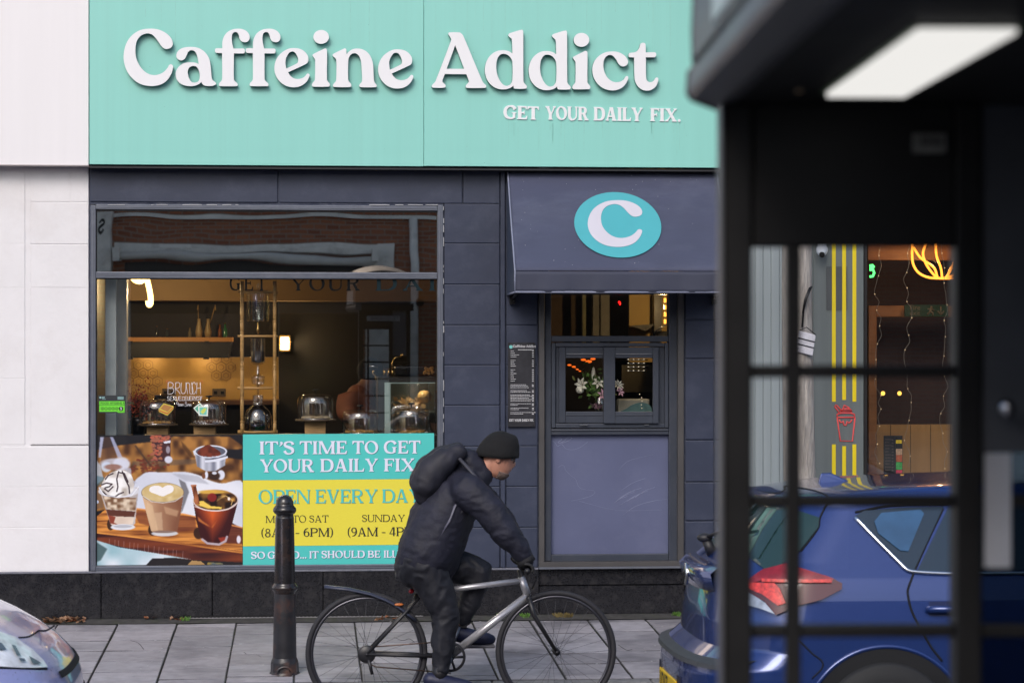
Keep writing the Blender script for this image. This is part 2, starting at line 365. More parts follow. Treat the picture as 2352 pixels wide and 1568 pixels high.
def plinth():
    mb = MB(); L = [X(-40)-3]
    for px in [-190, 233, 488, 742, 995, 1237]: L.append(X(px))
    for a, b in zip(L[:-1], L[1:]):
        mb.box((a+.002, -.03, -.02), (b-.002, .2, Zp-.012))
    mb.box((X(1237)+.002, -.012, -.02), (X(1572)-.002, .2, .205)); mb.box((X(1237)+.002, .012, .209), (X(1572)-.002, .2, Zp))
    mb.box((X(1572)+.002, -.03, -.02), (X(1612)-.002, .2, Zp-.012)); mb.box((X(1612)+.002, -.034, -.02), (X(2300), .2, Zp-.012))
    mb.build('plinth', granite, cafe, bevel=.003)
    m2 = MB(); m2.box((L[0], .03, .0), (X(2300), .15, .30)); m2.build('plinth_backing', M('grout', (.10, .10, .11), .8), cafe)
    m3 = MB(); m3.box((X(-200), -.036, Zp-.014), (X(1236), .1, Zp-.002)); m3.build('sill', M('slate_sill', (.16, .165, .2), .6, var=.2, vs=20), cafe, bevel=.003)
plinth()
def fr(mb, px0, py0, px1, py1, y, d): mb.pbox(px0, py0, px1, py1, y, d)
def shop_window():
    f = MB(); y = -.015
    fr(f, 208, 471, 220, 1310, y, .10); fr(f, 1005, 471, 1018, 1308, y, .10)
    fr(f, 220.4, 471, 1004.6, 483, y+.002, .10); fr(f, 220.4, 1297, 1004.6, 1309, y+.002, .10)
    f.pbox(220.4, 625, 1004.6, 640, y-.004, .09)
    fo = f.build('window_frame', frame_grey, cafe, bevel=.003, seg=2)
    g = MB()                                # raised beads of the frame
    for ya in (476.5, 480.0): fr(g, 221, ya, 1004, ya+1.2, y-.003, .01)
    for ya in (628.5, 632.5, 636.5): fr(g, 221, ya, 1004, ya+1.1, y-.008, .01)
    for ya in (1300, 1304): fr(g, 221, ya, 1004, ya+1.2, y-.003, .01)
    for xa in (212, 216): fr(g, xa, 484, xa+.9, 1296, y-.004, .01)
    for xa in (1009, 1013): fr(g, xa, 484, xa+.9, 1296, y-.004, .01)
    g.build('bead', M('frame_bead', (.22, .24, .29), .35, metal=.5), fo)
    c = MB()                                # broken line of old sealant
    x = 223
    while x < 1012:
        w_ = rnd.uniform(4, 60); 
        if rnd.random() < .6: fr(c, x, 469.6, min(1012, x+w_), 470.9+rnd.uniform(0, .5), -.018, .02)
        x += w_+rnd.uniform(1, 16)
    yy = 474
    while yy < 1150:
        w_ = rnd.uniform(3, 26)
        if rnd.random() < .6: fr(c, 1018.2, yy, 1019.2+rnd.uniform(0, .8), yy+w_, -.01, .02)
        yy += w_+rnd.uniform(2, 20)
    c.build('sealant', caulk, fo)
    h = MB(); h.pbox(219, 482, 1006, 627, .012, .006); h.build('upper_pane', win_hi, cafe)
    h = MB(); h.pbox(219, 638, 1006, 1299, .012, .006); h.build('lower_pane', win_lo, cafe)
    b = MB(); b.pbox(222, 484, 1003, 638, .05, .02); b.build('dark_room_board', M('window_backing', (.012, .012, .013), .5), cafe)  # dark sheet stands in for the unlit room behind the upper pane
    e = MB(); e.pbox(221, 638.5, 1004, 642, .004, .02); e.pbox(221, 484, 1004, 486.5, .0, .02); e.pbox(220.5, 484, 222.5, 1297, .001, .02); e.pbox(1003, 484, 1004.6, 1297, .001, .02)
    e.build('gasket', M('black_gasket', (.006, .006, .007), .6, var=0), cafe)
shop_window()
def hatch():
    f = MB()
    fr(f, 1238, 660, 1251, 1300, -.012, .16); fr(f, 1557, 660, 1571, 1300, -.012, .16); fr(f, 1238, 1289, 1571, 1301, -.02, .15)
    f.build('outer_frame', M('bronze_grey_frame', (.11, .105, .105), .38, metal=.45, var=.1, vs=3), cafe, bevel=.003)
    d = MB(); y = .03
    fr(d, 1251.5, 640, 1266, 1288, y, .1); fr(d, 1536.5, 640, 1556.5, 1288, y, .1)
    fr(d, 1266.3, 771, 1536, 785, y+.003, .1); fr(d, 1266.3, 983, 1536, 998, y+.003, .1); fr(d, 1266.3, 1272, 1536, 1288, y+.003, .1)
    fr(d, 1266.3, 986, 1536, 989.5, y-.006, .02); fr(d, 1266.3, 640, 1536, 676, y+.003, .1)
    dfo = d.build('door_frame', door_navy, cafe, bevel=.004, seg=2)
    # sliding hatch
    h = MB(); y = .02
    fr(h, 1267, 787, 1276, 982, y, .06); fr(h, 1527, 787, 1535.5, 982, y, .06); fr(h, 1276.2, 796.3, 1284.2, 971.7, .045, .03); fr(h, 1512.8, 796.3, 1526.8, 971.7, .045, .03); fr(h, 1276.3, 787, 1526.7, 796, y+.002, .06); fr(h, 1276.3, 972, 1526.7, 982, y+.002, .06)
    ho = h.build('hatch_frame', door_navy, cafe, bevel=.004, seg=2)
    def sash(x0, x1, gx0, gx1, yf, top=796, bot=971):
        s_ = MB(); gy0, gy1 = 822, 945
        fr(s_, x0, top, gx0, bot, yf, .035); fr(s_, gx1, top, x1, bot, yf, .035); fr(s_, gx0+.2, top, gx1-.2, gy0, yf+.002, .033); fr(s_, gx0+.2, gy1, gx1-.2, bot, yf+.002, .033)
        fr(s_, gx0+.5, 812.5, gx1-.5, 816, yf-.004, .01); fr(s_, gx0+.5, 951, gx1-.5, 954, yf-.004, .01)
        so_ = s_.build('sash', door_navy, cafe, bevel=.003, seg=2)
        g_ = MB(); fr(g_, gx0-1, 821, gx1+1, 946, yf+.018, .004); g_.build('pane', win_ht, so_)
        hl = MB(); fr(hl, gx0+2, 812, gx1-2, 812.6, yf-.006, .004); hl.build('pale_edge', caulk, so_)  # thin pale line along the sash's upper bead
    sash(1284, 1392, 1299, 1387, .035); sash(1387, 1513, 1413, 1500, -.002, 797, 972)
    hn = MB(); fr(hn, 1332, 974, 1350, 977.5, .008, .014); fr(hn, 1336, 972.8, 1345, 974.5, .004, .014); hn.build('catch', M('catch_grey', (.16, .17, .19), .35, metal=.5), ho, bevel=.002)
    hn = MB(); fr(hn, 1480, 974, 1491, 977, .008, .014); hn.build('catch', M('catch_grey', (.2, .2, .2), .3), ho, bevel=.002)
    g = MB(); g.pbox(1265, 674, 1537, 772, .07, .005); g.build('top_pane', win_ht, cafe)
    p = MB(); p.pbox(1264, 996, 1538, 1274, .075, .01)
    po = p.build('frosted_panel', M('lavender_frosted_film', (.115, .130, .225), .33, var=.07, vs=2.2, dirt=(.17, .18, .28), ds=3, da=.4), cafe)
    # chalky scrawls left on the film
    s_ = MB(); r2 = random.Random(3)
    def scr(pts, r_): s_.tube([P(x, y_, .0745)+Vector((0, 0, 0)) for x, y_ in crv(pts, 6, False)], r_, n=4)
    scr([(1275, 1003), (1290, 1008), (1282, 1016), (1296, 1012), (1304, 1004), (1313, 1006), (1300, 1014), (1290, 1017)], .0013)
    scr([(1270, 1012), (1276, 1018), (1281, 1024), (1290, 1020), (1300, 1030), (1318, 1032), (1334, 1026), (1350, 1014)], .0008)
    scr([(1281, 1073), (1293, 1068), (1300, 1080), (1312, 1092), (1322, 1100), (1330, 1118), (1345, 1124), (1366, 1128), (1358, 1138), (1330, 1146), (1312, 1150)], .0007)
    for k in range(9):
        x = 1418+r2.uniform(-8, 50); y_ = 1130+r2.uniform(-6, 30); a_ = r2.uniform(20, 60)
        scr([(x, y_), (x+a_*.5, y_-a_*.32), (x+a_, y_-a_*.5)], .0008)
    scr([(1430, 1182), (1460, 1162), (1500, 1150), (1534, 1146)], .0010); scr([(1330, 1150), (1400, 1168), (1440, 1172), (1520, 1170)], .0007)
    scr([(1420, 1080), (1440, 1060), (1470, 1050), (1500, 1044)], .0007)
    s_.build('chalk_scrawl', M('chalk', (.27, .29, .42), .8, var=.3), po)
    ds_ = MB(); ds_.pbox(1238, 1301, 1572, 1306, -.04, .16); ds_.build('threshold', M('threshold_grey', (.13, .14, .17), .5, metal=.2), cafe, bevel=.003)
hatch()

# fascia
fascia = thing('fascia_sign', 'wide teal cafe fascia reading Caffeine Addict in raised white letters', 'shop sign', (X0, 0, Zs))
YF = -.14; YL = -.185
mb = MB(); zt = 4.3; j = X(973.5, YF)
mb.box((X(205.5, YF), YF, Zz(380, 600, YF)), (j-.0012, .0, zt)); mb.box((j+.0012, YF, Zz(383.5, 1300, YF)), (X(1716, YF), .0, zt))
mb.build('panel', teal, fascia, bevel=.002)
mb = MB(); mb.box((X(205.5, YF), YF+.012, Zz(384, 900, YF)-.016), (X(1716, YF), .0, Zz(384, 900, YF)-.004)); mb.build('bottom_trim', M('fascia_trim', (.01, .012, .016), .5, var=0), fascia)
W_ = white_panel
lf = thing('fascia_sign', 'plain white fascia panel of the neighbouring shop left of the teal sign', 'shop sign', (X(100), 0, Zs))
mb = MB(); mb.box((-9, -.125, Zz(379, 100, -.125)), (X(203.6, -.125), 0, 4.3)); mb.build('panel', white_panel, lf, bevel=.002)
mb = MB(); mb.box((-9, -.135, Zz(380.5, 100, -.13)), (X(203.6, -.13), 0, Zz(379, 100, -.13)-.001)); mb.build('bottom_trim', M('pale_trim', (.5, .45, .45), .6), lf)
# screw heads on the fascia
GL = {}
def tr(o, pts): return [((o*.9408+p[0]*.10199), (60*.9408+p[1]*.10199)) + tuple(p[2:]) for p in pts]
C_ = [(700,98),(520,118),(370,190),(240,310),(150,480),(108,700),(125,880),(190,1060),(310,1220),(480,1340),(700,1388),(900,1368),(1060,1285),(1170,1140),(1218,1000),(1222,940),(1200,910),(1165,900),(1135,915),(1100,975),(1020,1065),(920,1120),(800,1143),(680,1120),(570,1050),(470,930),(400,780),(375,620),(382,480),(420,350),(500,255),(600,212),(680,207),(760,240),(840,320),(910,420),(980,510),(1040,550),(1110,552),(1180,520),(1213,460),(1205,370),(1150,275),(1050,190),(930,130),(810,102)]
a_ = [(1600,508),(1480,520),(1380,560),(1315,630),(1296,710),(1320,770),(1370,805),(1430,808),(1490,770),(1530,690),(1565,620),(1610,588),(1665,586),(1720,615),(1755,680),(1780,770),(1800,895,1),(1740,868),(1660,855),(1540,858),(1430,895),(1340,965),(1290,1060),(1283,1150),(1310,1245),(1380,1325),(1480,1375),(1620,1392),(1740,1375),(1810,1340),(1858,1298,1),(1885,1345),(1940,1380),(2020,1388),(2120,1383),(2180,1355),(2190,1325),(2160,1290),(2120,1265),(2095,1210),(2080,1060),(2060,870),(2030,760),(1960,650),(1860,565),(1740,518)]
ah = [(1680,938),(1740,950),(1785,1000),(1815,1080),(1825,1170),(1805,1260),(1760,1300),(1700,1310),(1640,1295),(1590,1230),(1560,1140),(1552,1060),(1580,985),(1625,948)]
f_ = [(560,98),(440,115),(320,180),(250,270),(215,370),(208,470),(210,540,1),(100,538),(60,545),(45,580),(48,610),(70,640),(100,645),(205,647,1),(207,1220),(190,1270),(145,1320),(135,1350),(145,1385),(175,1392),(520,1392),(552,1380),(556,1350),(540,1320),(490,1275),(470,1230),(470,655,1),(680,655),(705,645),(718,610),(715,570),(690,548),(650,545),(462,545,1),(435,440),(422,330),(430,240),(460,190),(505,174),(550,190),(580,240),(600,320),(640,380),(700,402),(760,398),(810,360),(827,300),(810,220),(750,150),(660,108)]
e_ = [(1820,535),(1700,550),(1570,620),(1460,730),(1400,860),(1383,980),(1400,1110),(1460,1230),(1560,1335),(1690,1400),(1830,1417),(1970,1390),(2090,1310),(2160,1200),(2175,1140),(2150,1110),(2115,1115),(2085,1155),(2020,1205),(1910,1230),(1810,1210),(1740,1155),(1690,1080,1),(2080,900),(2130,860),(2148,790),(2130,700),(2060,610),(1950,550)]
eh = [(1650,995,1),(1870,890),(1910,855),(1918,780),(1890,700),(1845,635),(1790,612),(1730,630),(1680,690),(1640,780),(1632,880)]
i_ = [(455,598),(490,615),(500,660),(498,1290),(510,1330),(555,1385),(565,1420),(545,1455),(520,1460),(190,1460),(165,1440),(160,1410),(180,1370),(215,1325),(228,1290),(232,860),(215,820),(180,770),(175,745),(200,720),(440,603)]
idot = [(365+175*math.cos(a*math.pi/8), 350+157*math.sin(a*math.pi/8)) for a in range(16)]
n_ = [(665,540),(692,560),(698,620),(698,675,1),(760,610),(840,560),(940,545),(1050,560),(1160,620),(1240,720),(1290,860),(1305,1000),(1318,1250),(1335,1310),(1375,1360),(1380,1395),(1350,1414),(1010,1412),(988,1385),(1000,1345),(1040,1300),(1052,1240),(1045,1050),(1030,850),(990,730),(940,670),(880,650),(820,665),(765,730),(740,810),(738,1240),(755,1285),(800,1340),(808,1380),(785,1410),(425,1408),(397,1385),(405,1345),(455,1285),(470,1230),(472,810),(450,765),(400,720),(388,695),(405,665),(640,548)]
A_ = [(520,183),(750,183),(800,210),(840,260),(1270,1280),(1310,1335),(1355,1380),(1350,1415),(1320,1430),(920,1430),(893,1405),(905,1365),(955,1310),(965,1280),(910,1125,1),(425,1118,1),(370,1270),(385,1310),(435,1360),(442,1395),(415,1425),(155,1425),(130,1400),(145,1360),(200,1300),(225,1255),(560,375),(568,330),(510,235),(505,205)]
Ah = [(658,470,1),(860,1002,1),(465,1000,1)]
d_ = [(2155,122),(2185,145),(2190,200),(2195,1270),(2215,1325),(2265,1380),(2270,1420),(2240,1447),(1995,1447),(1975,1425),(1972,1380,1),(1900,1430),(1780,1463),(1640,1455),(1500,1390),(1390,1270),(1335,1120),(1328,980),(1370,820),(1460,690),(1590,605),(1740,583),(1860,605),(1945,655,1),(1937,380),(1925,325),(1870,275),(1853,245),(1870,210),(1910,192)]
dh = [(1740,664),(1830,685),(1910,760),(1945,850),(1945,1240),(1920,1320),(1870,1370),(1800,1383),(1730,1350),(1660,1260),(1605,1130),(1583,970),(1595,820),(1640,720),(1685,678)]
c_ = [(1060,610),(920,625),(780,695),(670,810),(615,950),(612,1080),(650,1220),(740,1350),(870,1445),(1040,1487),(1200,1465),(1330,1380),(1405,1260),(1420,1190),(1395,1165),(1355,1180),(1320,1235),(1250,1285),(1150,1302),(1060,1285),(960,1210),(890,1090),(860,960),(865,830),(900,750),(960,700),(1030,693),(1090,725),(1150,800),(1200,890),(1260,940),(1320,948),(1385,915),(1415,850),(1395,780),(1330,700),(1230,640),(1140,615)]
t_ = [(1765,415),(1800,435),(1810,480),(1812,632,1),(2020,630),(2045,655),(2048,695),(2020,738),(1990,742),(1815,742,1),(1820,1190),(1840,1260),(1880,1295),(1930,1300),(1985,1275),(2025,1215),(2060,1195),(2092,1215),(2090,1280),(2050,1380),(1980,1450),(1880,1490),(1770,1485),(1670,1430),(1600,1340),(1562,1220),(1550,745,1),(1460,742),(1430,725),(1425,700),(1440,650),(1470,640),(1560,630),(1620,600),(1665,530),(1695,440),(1720,420)]
def sh(l, dx, dy): return [(p[0]+dx, p[1]+dy)+tuple(p[2:]) for p in l]
WORD = [(tr(290, C_),), (tr(290, a_), tr(290, ah)), (tr(520, f_),), (tr(520, sh(f_, 692, 0)),), (tr(520, e_), tr(520, eh)),
        (tr(770, sh(i_, -238, -56)), None, tr(770, sh(idot, -235, -66))), (tr(770, n_),), (tr(770, sh(e_, 30, 28)), tr(770, sh(eh, 30, 28))),
        (tr(1040, A_), tr(1040, Ah)), (tr(1040, d_), tr(1040, dh)), (sh(tr(1040, d_), 100.6, 1.8), sh(tr(1040, dh), 100.6, 1.8)),
        (tr(1380, i_), None, tr(1380, idot)), (tr(1380, c_),), (tr(1380, t_),)]
def word_into(mb, mapf, d, n=5, side=None, only=None):
    for g in (WORD if only is None else [WORD[only]]):
        loops = [crv(g[0], n)]
        if len(g) > 1 and g[1]: loops.append(crv(g[1], n))
        mb.extr(loops, mapf, d, side)
        if len(g) > 2: mb.extr([crv(g[2], n)], mapf, d, side)
def mapy(y0): return lambda u, v, w: tuple(P(u, v, y0)+Vector((0, -w, 0)))
def mapface(yf, d):                                    # traced on the front plane, extruded backwards
    return lambda u, v, w: tuple(P(u, v, yf)+Vector((0, d-w, 0)))
for k in range(len(WORD)):
    mb = MB(); word_into(mb, mapface(YL, .040), .040, 5, 1, k)
    o = mb.build('letter', [letter_white, teal_side], fascia, bevel=.0018)

# ------------------------------------------------------------------ serif capitals
def stroke(pts, ws, n=6):
    c = crv(pts, n, False); m = len(c); k = len(pts)-1; a = []; b = []
    for i, p in enumerate(c):
        t = i/(m-1)*k; j = min(int(t), k-1); w_ = ws[j]+(ws[j+1]-ws[j])*(t-j)
        q0 = Vector(c[max(i-1, 0)]); q1 = Vector(c[min(i+1, m-1)]); d = (q1-q0).normalized(); nn = Vector((-d.y, d.x))*w_/2
        a.append(tuple(Vector(p)+nn)); b.append(tuple(Vector(p)-nn))
    return ('S', a, b)
def ring(cx, cy, rx, ry, irx, iry, dx=0, n=28, tilt=0):
    a = [(cx+rx*math.cos(2*math.pi*i/n), cy+ry*math.sin(2*math.pi*i/n)) for i in range(n+1)]
    b = [(cx+dx+irx*math.cos(2*math.pi*i/n)-tilt*math.sin(2*math.pi*i/n), cy+iry*math.sin(2*math.pi*i/n)) for i in range(n+1)]
    return ('S', a, b)
def bowl(x0, x1, y0, y1, w, t, n=14):
    a = []; b = []; cy = (y0+y1)/2; ry = (y1-y0)/2; m = (x1-x0)*.35
    for i in range(n+1):
        an = math.pi/2-math.pi*i/n; s_ = math.copysign(abs(math.sin(an))**.9, math.sin(an)); c0 = max(0, math.cos(an))**.85
        a.append((x0+m+(x1-x0-m)*c0, cy+ry*s_)); b.append((x0+m*.8+(x1-x0-m*.8-w)*c0, cy+(ry-t)*s_))
    a = [(x0, y1)]+a+[(x0, y0)]; b = [(x0, y1-t)]+b+[(x0, y0+t)]
    return ('S', a, b)
def stem(x, w, y0=0., y1=1., s=.075, bo=1, to=1):
    p = []
    p += [(x-s, y0), (x-s, y0+.035), (x-s*.3, y0+.075), (x, y0+.14)] if bo else [(x, y0)]
    p += [(x, y1-.14), (x-s*.3, y1-.075), (x-s, y1-.035), (x-s, y1)] if to else [(x, y1)]
    p += [(x+w+s, y1), (x+w+s, y1-.035), (x+w+s*.3, y1-.075), (x+w, y1-.14)] if to else [(x+w, y1)]
    p += [(x+w, y0+.14), (x+w+s*.3, y0+.075), (x+w+s, y0+.035), (x+w+s, y0)] if bo else [(x+w, y0)]
    return p
def dg(xa, ya, xb, yb, w): return [(xa, ya), (xa+w, ya), (xb+w, yb), (xb, yb)]
def foot(x, w, y=0., s=.07, up=1):
    h = .05*up; g = .13*up; return [(x-s, y), (x-s, y+h), (x, y+g), (x+w, y+g), (x+w+s, y+h), (x+w+s, y)]
def gl(ch, w, t):
    s = .075; x = s
    at = lambda x0, x1: [(x0, 1), (x1, 1), (x1+.01, .76), (x1-.04, .76), (x1-.12, 1-t*1.0), (x0, 1-t)]
    ab = lambda x0, x1: [(x0, 0), (x1-.01, 0), (x1+.03, .26), (x1-.03, .26), (x1-.12, t), (x0, t)]
    am = lambda x0, x1: [(x0, .5-t/2), (x1-.08, .5-t/2), (x1-.03, .36), (x1, .36), (x1, .66), (x1-.03, .66), (x1-.08, .5+t/2), (x0, .5+t/2)]
    if ch == 'I': return 2*s+w, [stem(x, w)]
    if ch == 'E': return .76, [stem(x, w), at(x+w, .72), ab(x+w, .74), am(x+w, .56)]
    if ch == 'F': return .74, [stem(x, w), at(x+w, .72), am(x+w, .56)]
    if ch == 'L': return .74, [stem(x, w), ab(x+w, .72)]
    if ch == 'H': return .95, [stem(x, w), stem(.95-s-w, w), [(x+w, .5-t/2), (.95-s-w, .5-t/2), (.95-s-w, .5+t/2), (x+w, .5+t/2)]]
    if ch == 'T': return .86, [stem(.43-w/2, w, to=0), [(0, .74), (.05, .74), (.14, 1-t), (.72, 1-t), (.81, .74), (.86, .74), (.85, 1), (.01, 1)]]
    if ch == 'A': return .98, [dg(.12, .05, .38, .97, t), dg(.88-w*1.05, .04, .38, 1, w*1.05), [(.24, .27), (.70, .27), (.70, .27+t*.9), (.24, .27+t*.9)], foot(.10, t*1.1), foot(.87-w, w), [(.36, 1), (.36, .95), (.42, .88), (.5, .88), (.44, 1)]]
    if ch == 'V': return .96, [dg(.38, 0, .10, .97, w*1.05), dg(.44, 0, .78, .97, t), foot(.10, w, 1, up=-1), foot(.76, t, 1, up=-1)]
    if ch == 'N': return 1.02, [stem(x, t), stem(1.02-s-t, t, bo=0), dg(.80, 0, .08, 1, w*1.1)]
    if ch == 'M': return 1.2, [stem(x, t), stem(1.2-s-w, w), dg(.53, .02, .08, 1, w*1.0), dg(.56, .02, 1.02, 1, t)]
    if ch == 'O': return 1., [ring(.5, .5, .5, .515, .5-w, .515-t*.9, tilt=.05)]
    if ch == 'D': return .98, [stem(x, w), bowl(x+w-.02, .98, 0, 1, w*1.05, t)]
    if ch == 'P': return .84, [stem(x, w), bowl(x+w-.02, .84, .42, 1, w*.95, t)]
    if ch == 'B': return .86, [stem(x, w), bowl(x+w-.02, .79, .5, 1, w*.95, t), bowl(x+w-.02, .86, 0, .56, w, t)]
    if ch == 'R': return .92, [stem(x, w), bowl(x+w-.02, .80, .45, 1, w*.95, t), dg(.62, .04, .38, .50, w*1.05), foot(.66, w*.9)]
    if ch == 'U': return .95, [stem(x, w, .3, 1, bo=0), stem(.95-s-t, t, .3, 1, bo=0), stroke([(x+w/2, .45), (x+w/2, .28), (x+w/2+.10, .09), (.49, .03), (.95-s-t/2-.1, .12), (.95-s-t/2, .3), (.95-s-t/2, .45)], [w, w, w*.9, t*1.1, t, t, t])]
    if ch == 'Y': return .96, [stem(.48-w/2, w, 0, .45, to=0), dg(.48-w/2, .40, .10, .97, w*1.0), dg(.50, .42, .80, .97, t), foot(.10, w*.9, 1, up=-1), foot(.78, t, 1, up=-1)]
    if ch == 'X': return 1., [dg(.92-w*1.1, .03, .10, .97, w*1.05), dg(.13, .03, .78, .97, t), foot(.10, t), foot(.88-w, w), foot(.12, w, 1, up=-1), foot(.76, t, 1, up=-1)]
    if ch == 'C': return .92, [stroke([(.88, .74), (.72, .93), (.48, .96), (.20, .82), (.10, .5), (.22, .16), (.52, .04), (.80, .14), (.92, .28)], [w*1.1, w*.9, t, w*.9, w, w*.9, t*1.1, t, t*.6])]
    if ch == 'G': return .98, [stroke([(.86, .74), (.72, .91), (.48, .96), (.20, .82), (.10, .5), (.22, .16), (.52, .05), (.74, .09)], [w*1.1, w*.9, t, w*.9, w, w*.9, t*1.1, t]), [(.66, .04), (.86, .08), (.86, .42), (.94, .47), (.94, .51), (.60, .51), (.60, .47), (.68, .42)]]
    if ch == 'S': return .72, [stroke([(.64, .74), (.56, .90), (.36, .95), (.13, .86), (.13, .66), (.36, .54), (.58, .40), (.62, .20), (.46, .05), (.22, .06), (.07, .26)], [w*1.0, w*.7, t, w*.8, w*.95, w*1.1, w*1.1, w*.85, t, w*.7, w*1.0])]
    if ch == '8': return .66, [ring(.33, .74, .25, .26, .25-w*.7, .26-t, n=20), ring(.33, .26, .31, .28, .31-w*.9, .28-t, n=20)]
    if ch == '6': return .66, [ring(.34, .31, .31, .32, .31-w*.9, .32-t, n=20), stroke([(.08, .34), (.10, .6), (.25, .86), (.52, .99)], [w*.9, w*.9, w*.8, t*.7])]
    if ch == '9': return .66, [ring(.32, .69, .31, .32, .31-w*.9, .32-t, n=20), stroke([(.58, .66), (.56, .4), (.41, .14), (.14, .01)], [w*.9, w*.9, w*.8, t*.7])]
    if ch == '4': return .70, [[(.40, 0), (.40+w, 0), (.40+w, 1), (.40, 1)], [(.0, .22), (.68, .22), (.68, .22+t), (.0, .22+t)], dg(.0, .26, .36, 1, t)]
    if ch == '5': return .64, [[(.10, .52), (.10+t, .52), (.14+t, 1), (.13, 1)], [(.13, 1-w*.8), (.58, 1-w*.8), (.60, 1), (.13, 1)], stroke([(.12, .56), (.38, .60), (.56, .34), (.40, .06), (.08, .10)], [t, w*.8, w, w*.7, t])]
    if ch == '3': return .62, [stroke([(.07, .86), (.30, .96), (.50, .76), (.28, .53)], [t, w*.7, w, t]), stroke([(.26, .54), (.54, .38), (.52, .14), (.28, .04), (.05, .14)], [t, w*.8, w, w*.7, t])]
    if ch == '(': return .34, [stroke([(.30, 1.08), (.12, .80), (.08, .45), (.14, .1), (.32, -.16)], [t*.5, w*.7, w*.8, w*.7, t*.5])]
    if ch == ')': return .34, [stroke([(.04, 1.08), (.22, .80), (.26, .45), (.20, .1), (.02, -.16)], [t*.5, w*.7, w*.8, w*.7, t*.5])]
    if ch == '-': return .5, [[(.06, .36), (.44, .36), (.44, .36+t*1.1), (.06, .36+t*1.1)]]
    if ch == '.': return .26, [[(.13+.11*math.cos(a*math.pi/6), .09+.11*math.sin(a*math.pi/6)) for a in range(12)]]
    if ch == "'": return .26, [stroke([(.10, .93), (.19, .86), (.14, .72), (.04, .62)], [.14, .16, .09, .03])]
    return .34, []
def caps(mb, txt, xa, xb, ya, yb, h, mapf, d=.003, w=.20, t=.10, gap=.045, shift=(0, 0), side=None):
    """txt between columns xa and xb; base line at ya (left) .. yb (right), capital height h"""
    adv = []; x = 0
    for ch in txt:
        a, pcs = gl(ch, w, t); adv.append((x, pcs)); x += a+gap
    tot = x-gap; sx = (xb-xa)/tot; k = 0
    for x0, pcs in adv:
        for pc in pcs:
            k += 1
            def mp(u, v, w_, x0=x0, k=k):
                cx = xa+(x0+u)*sx; by = ya+(yb-ya)*(cx-xa)/(xb-xa)
                return mapf(cx+shift[0], by-v*h+shift[1], w_+(.00012*(k % 7) if w_ > 0 else 0))
            if pc[0] == 'S':
                _, A, B = pc; n = len(A); fr_ = [mp(*p, d) for p in A]+[mp(*p, d) for p in B]; bk = [mp(*p, 0) for p in A]+[mp(*p, 0) for p in B]
                mb.add(fr_+bk, [(i, i+1, n+i+1, n+i) for i in range(n-1)]+[(2*n+i, 2*n+i+1, i+1, i) for i in range(n-1)]+[(n+i, n+i+1, 3*n+i+1, 3*n+i) for i in range(n-1)])
            else: mb.extr([pc], mp, d, side)
    return mb
mb = MB(); mf = mapface(YF-.008, .008); kw = dict(w=.25, t=.115, gap=.015); caps(mb, 'GET', 1157, 1238, 273, 275.6, 30.5, mf, .008, **kw); caps(mb, 'YOUR', 1252, 1351, 275, 277, 31, mf, .008, **kw)
caps(mb, 'DAILY', 1363, 1476, 277, 279, 31, mf, .008, **kw); caps(mb, 'FIX.', 1493, 1564, 278.5, 280, 30, mf, .008, **kw)
mb.build('lettering', letter_white, fascia)
st_ = MB(); rq = random.Random(4)
for _ in range(34):
    px = rq.uniform(1160, 1600); y0 = rq.uniform(276, 284); st_.pbox(px, y0, px+rq.uniform(.5, 1.3), y0+rq.uniform(12, 75), YF-.0006, .0005)
for _ in range(30):
    px = rq.uniform(240, 1640); st_.pbox(px, 2, px+rq.uniform(.5, 1.5), rq.uniform(20, 120), YF-.0006, .0005)
st_.build('rain_streaks', M('streak_teal', (.28, .62, .55), .45, var=.1, vs=20), fascia)
st_ = MB()
for _ in range(46): px, py = rq.uniform(210, 1650), rq.uniform(5, 375); st_.ball(P(px, py, YF), rq.uniform(.0006, .0018), 6)
tag(st_.build('grime_specks', M('grime', (.09, .14, .13), .8), fascia), kind='stuff')
# ================================================================== awning
AWD = .60; AX0, AX1 = X(1165), X(1644); AZT = Zz(389, 1400); AZF = P(1400, 622, -AWD).z; AZB = P(1400, 671, -AWD).z
def aw_y(z):
    t = max(0., min(1., (AZT-z)/(AZT-AZF))); return -.03-(AWD-.03)*t + .018*math.sin(math.pi*t)
def Paw(px, py):
    y = -.3
    for _ in range(12): y = aw_y(P(px, py, y).z)
    return P(px, py, y)
aw = thing('awning', 'dark navy canvas canopy with round teal C logo above the serving hatch', 'awning', ((AX0+AX1)/2, 0, AZB))
canvas = M('navy_canvas', (.050, .058, .108), .72, var=.07, vs=3, bump=.25, bs=5, bd=.02, dirt=(.11, .125, .19), ds=1.2, da=.5, sheen=.2, stretch=(1, 1, 3))
mb = MB(); n = 24; nx = 40; vs = []; fs = []
for i in range(n+1):
    z = AZT+(AZF-AZT)*i/n
    for j in range(nx+1):
        x = AX0+(AX1-AX0)*j/nx; vs.append((x, aw_y(z)+(.005*math.sin(j*.62+i*.28)+.004*math.sin(j*.23-i*.4))*math.sin(math.pi*i/n), z))
for i in range(n):
    for j in range(nx): a = i*(nx+1)+j; fs.append((a, a+1, a+nx+2, a+nx+1))
mb.add(vs, fs, True); mb.build('top_cloth', canvas, aw, solid=.003)
mb = MB(); vs = []; fs = []
for i in range(7):
    z = AZF-.004+(AZB-AZF+.004)*i/6
    for j in range(nx+1):
        x = AX0+(AX1-AX0)*j/nx; vs.append((x, -AWD-.003+(.006*math.sin(j*.7)+.003*math.sin(j*1.9))*(i/6), z))
for i in range(6):
    for j in range(nx): a = i*(nx+1)+j; fs.append((a, a+1, a+nx+2, a+nx+1))
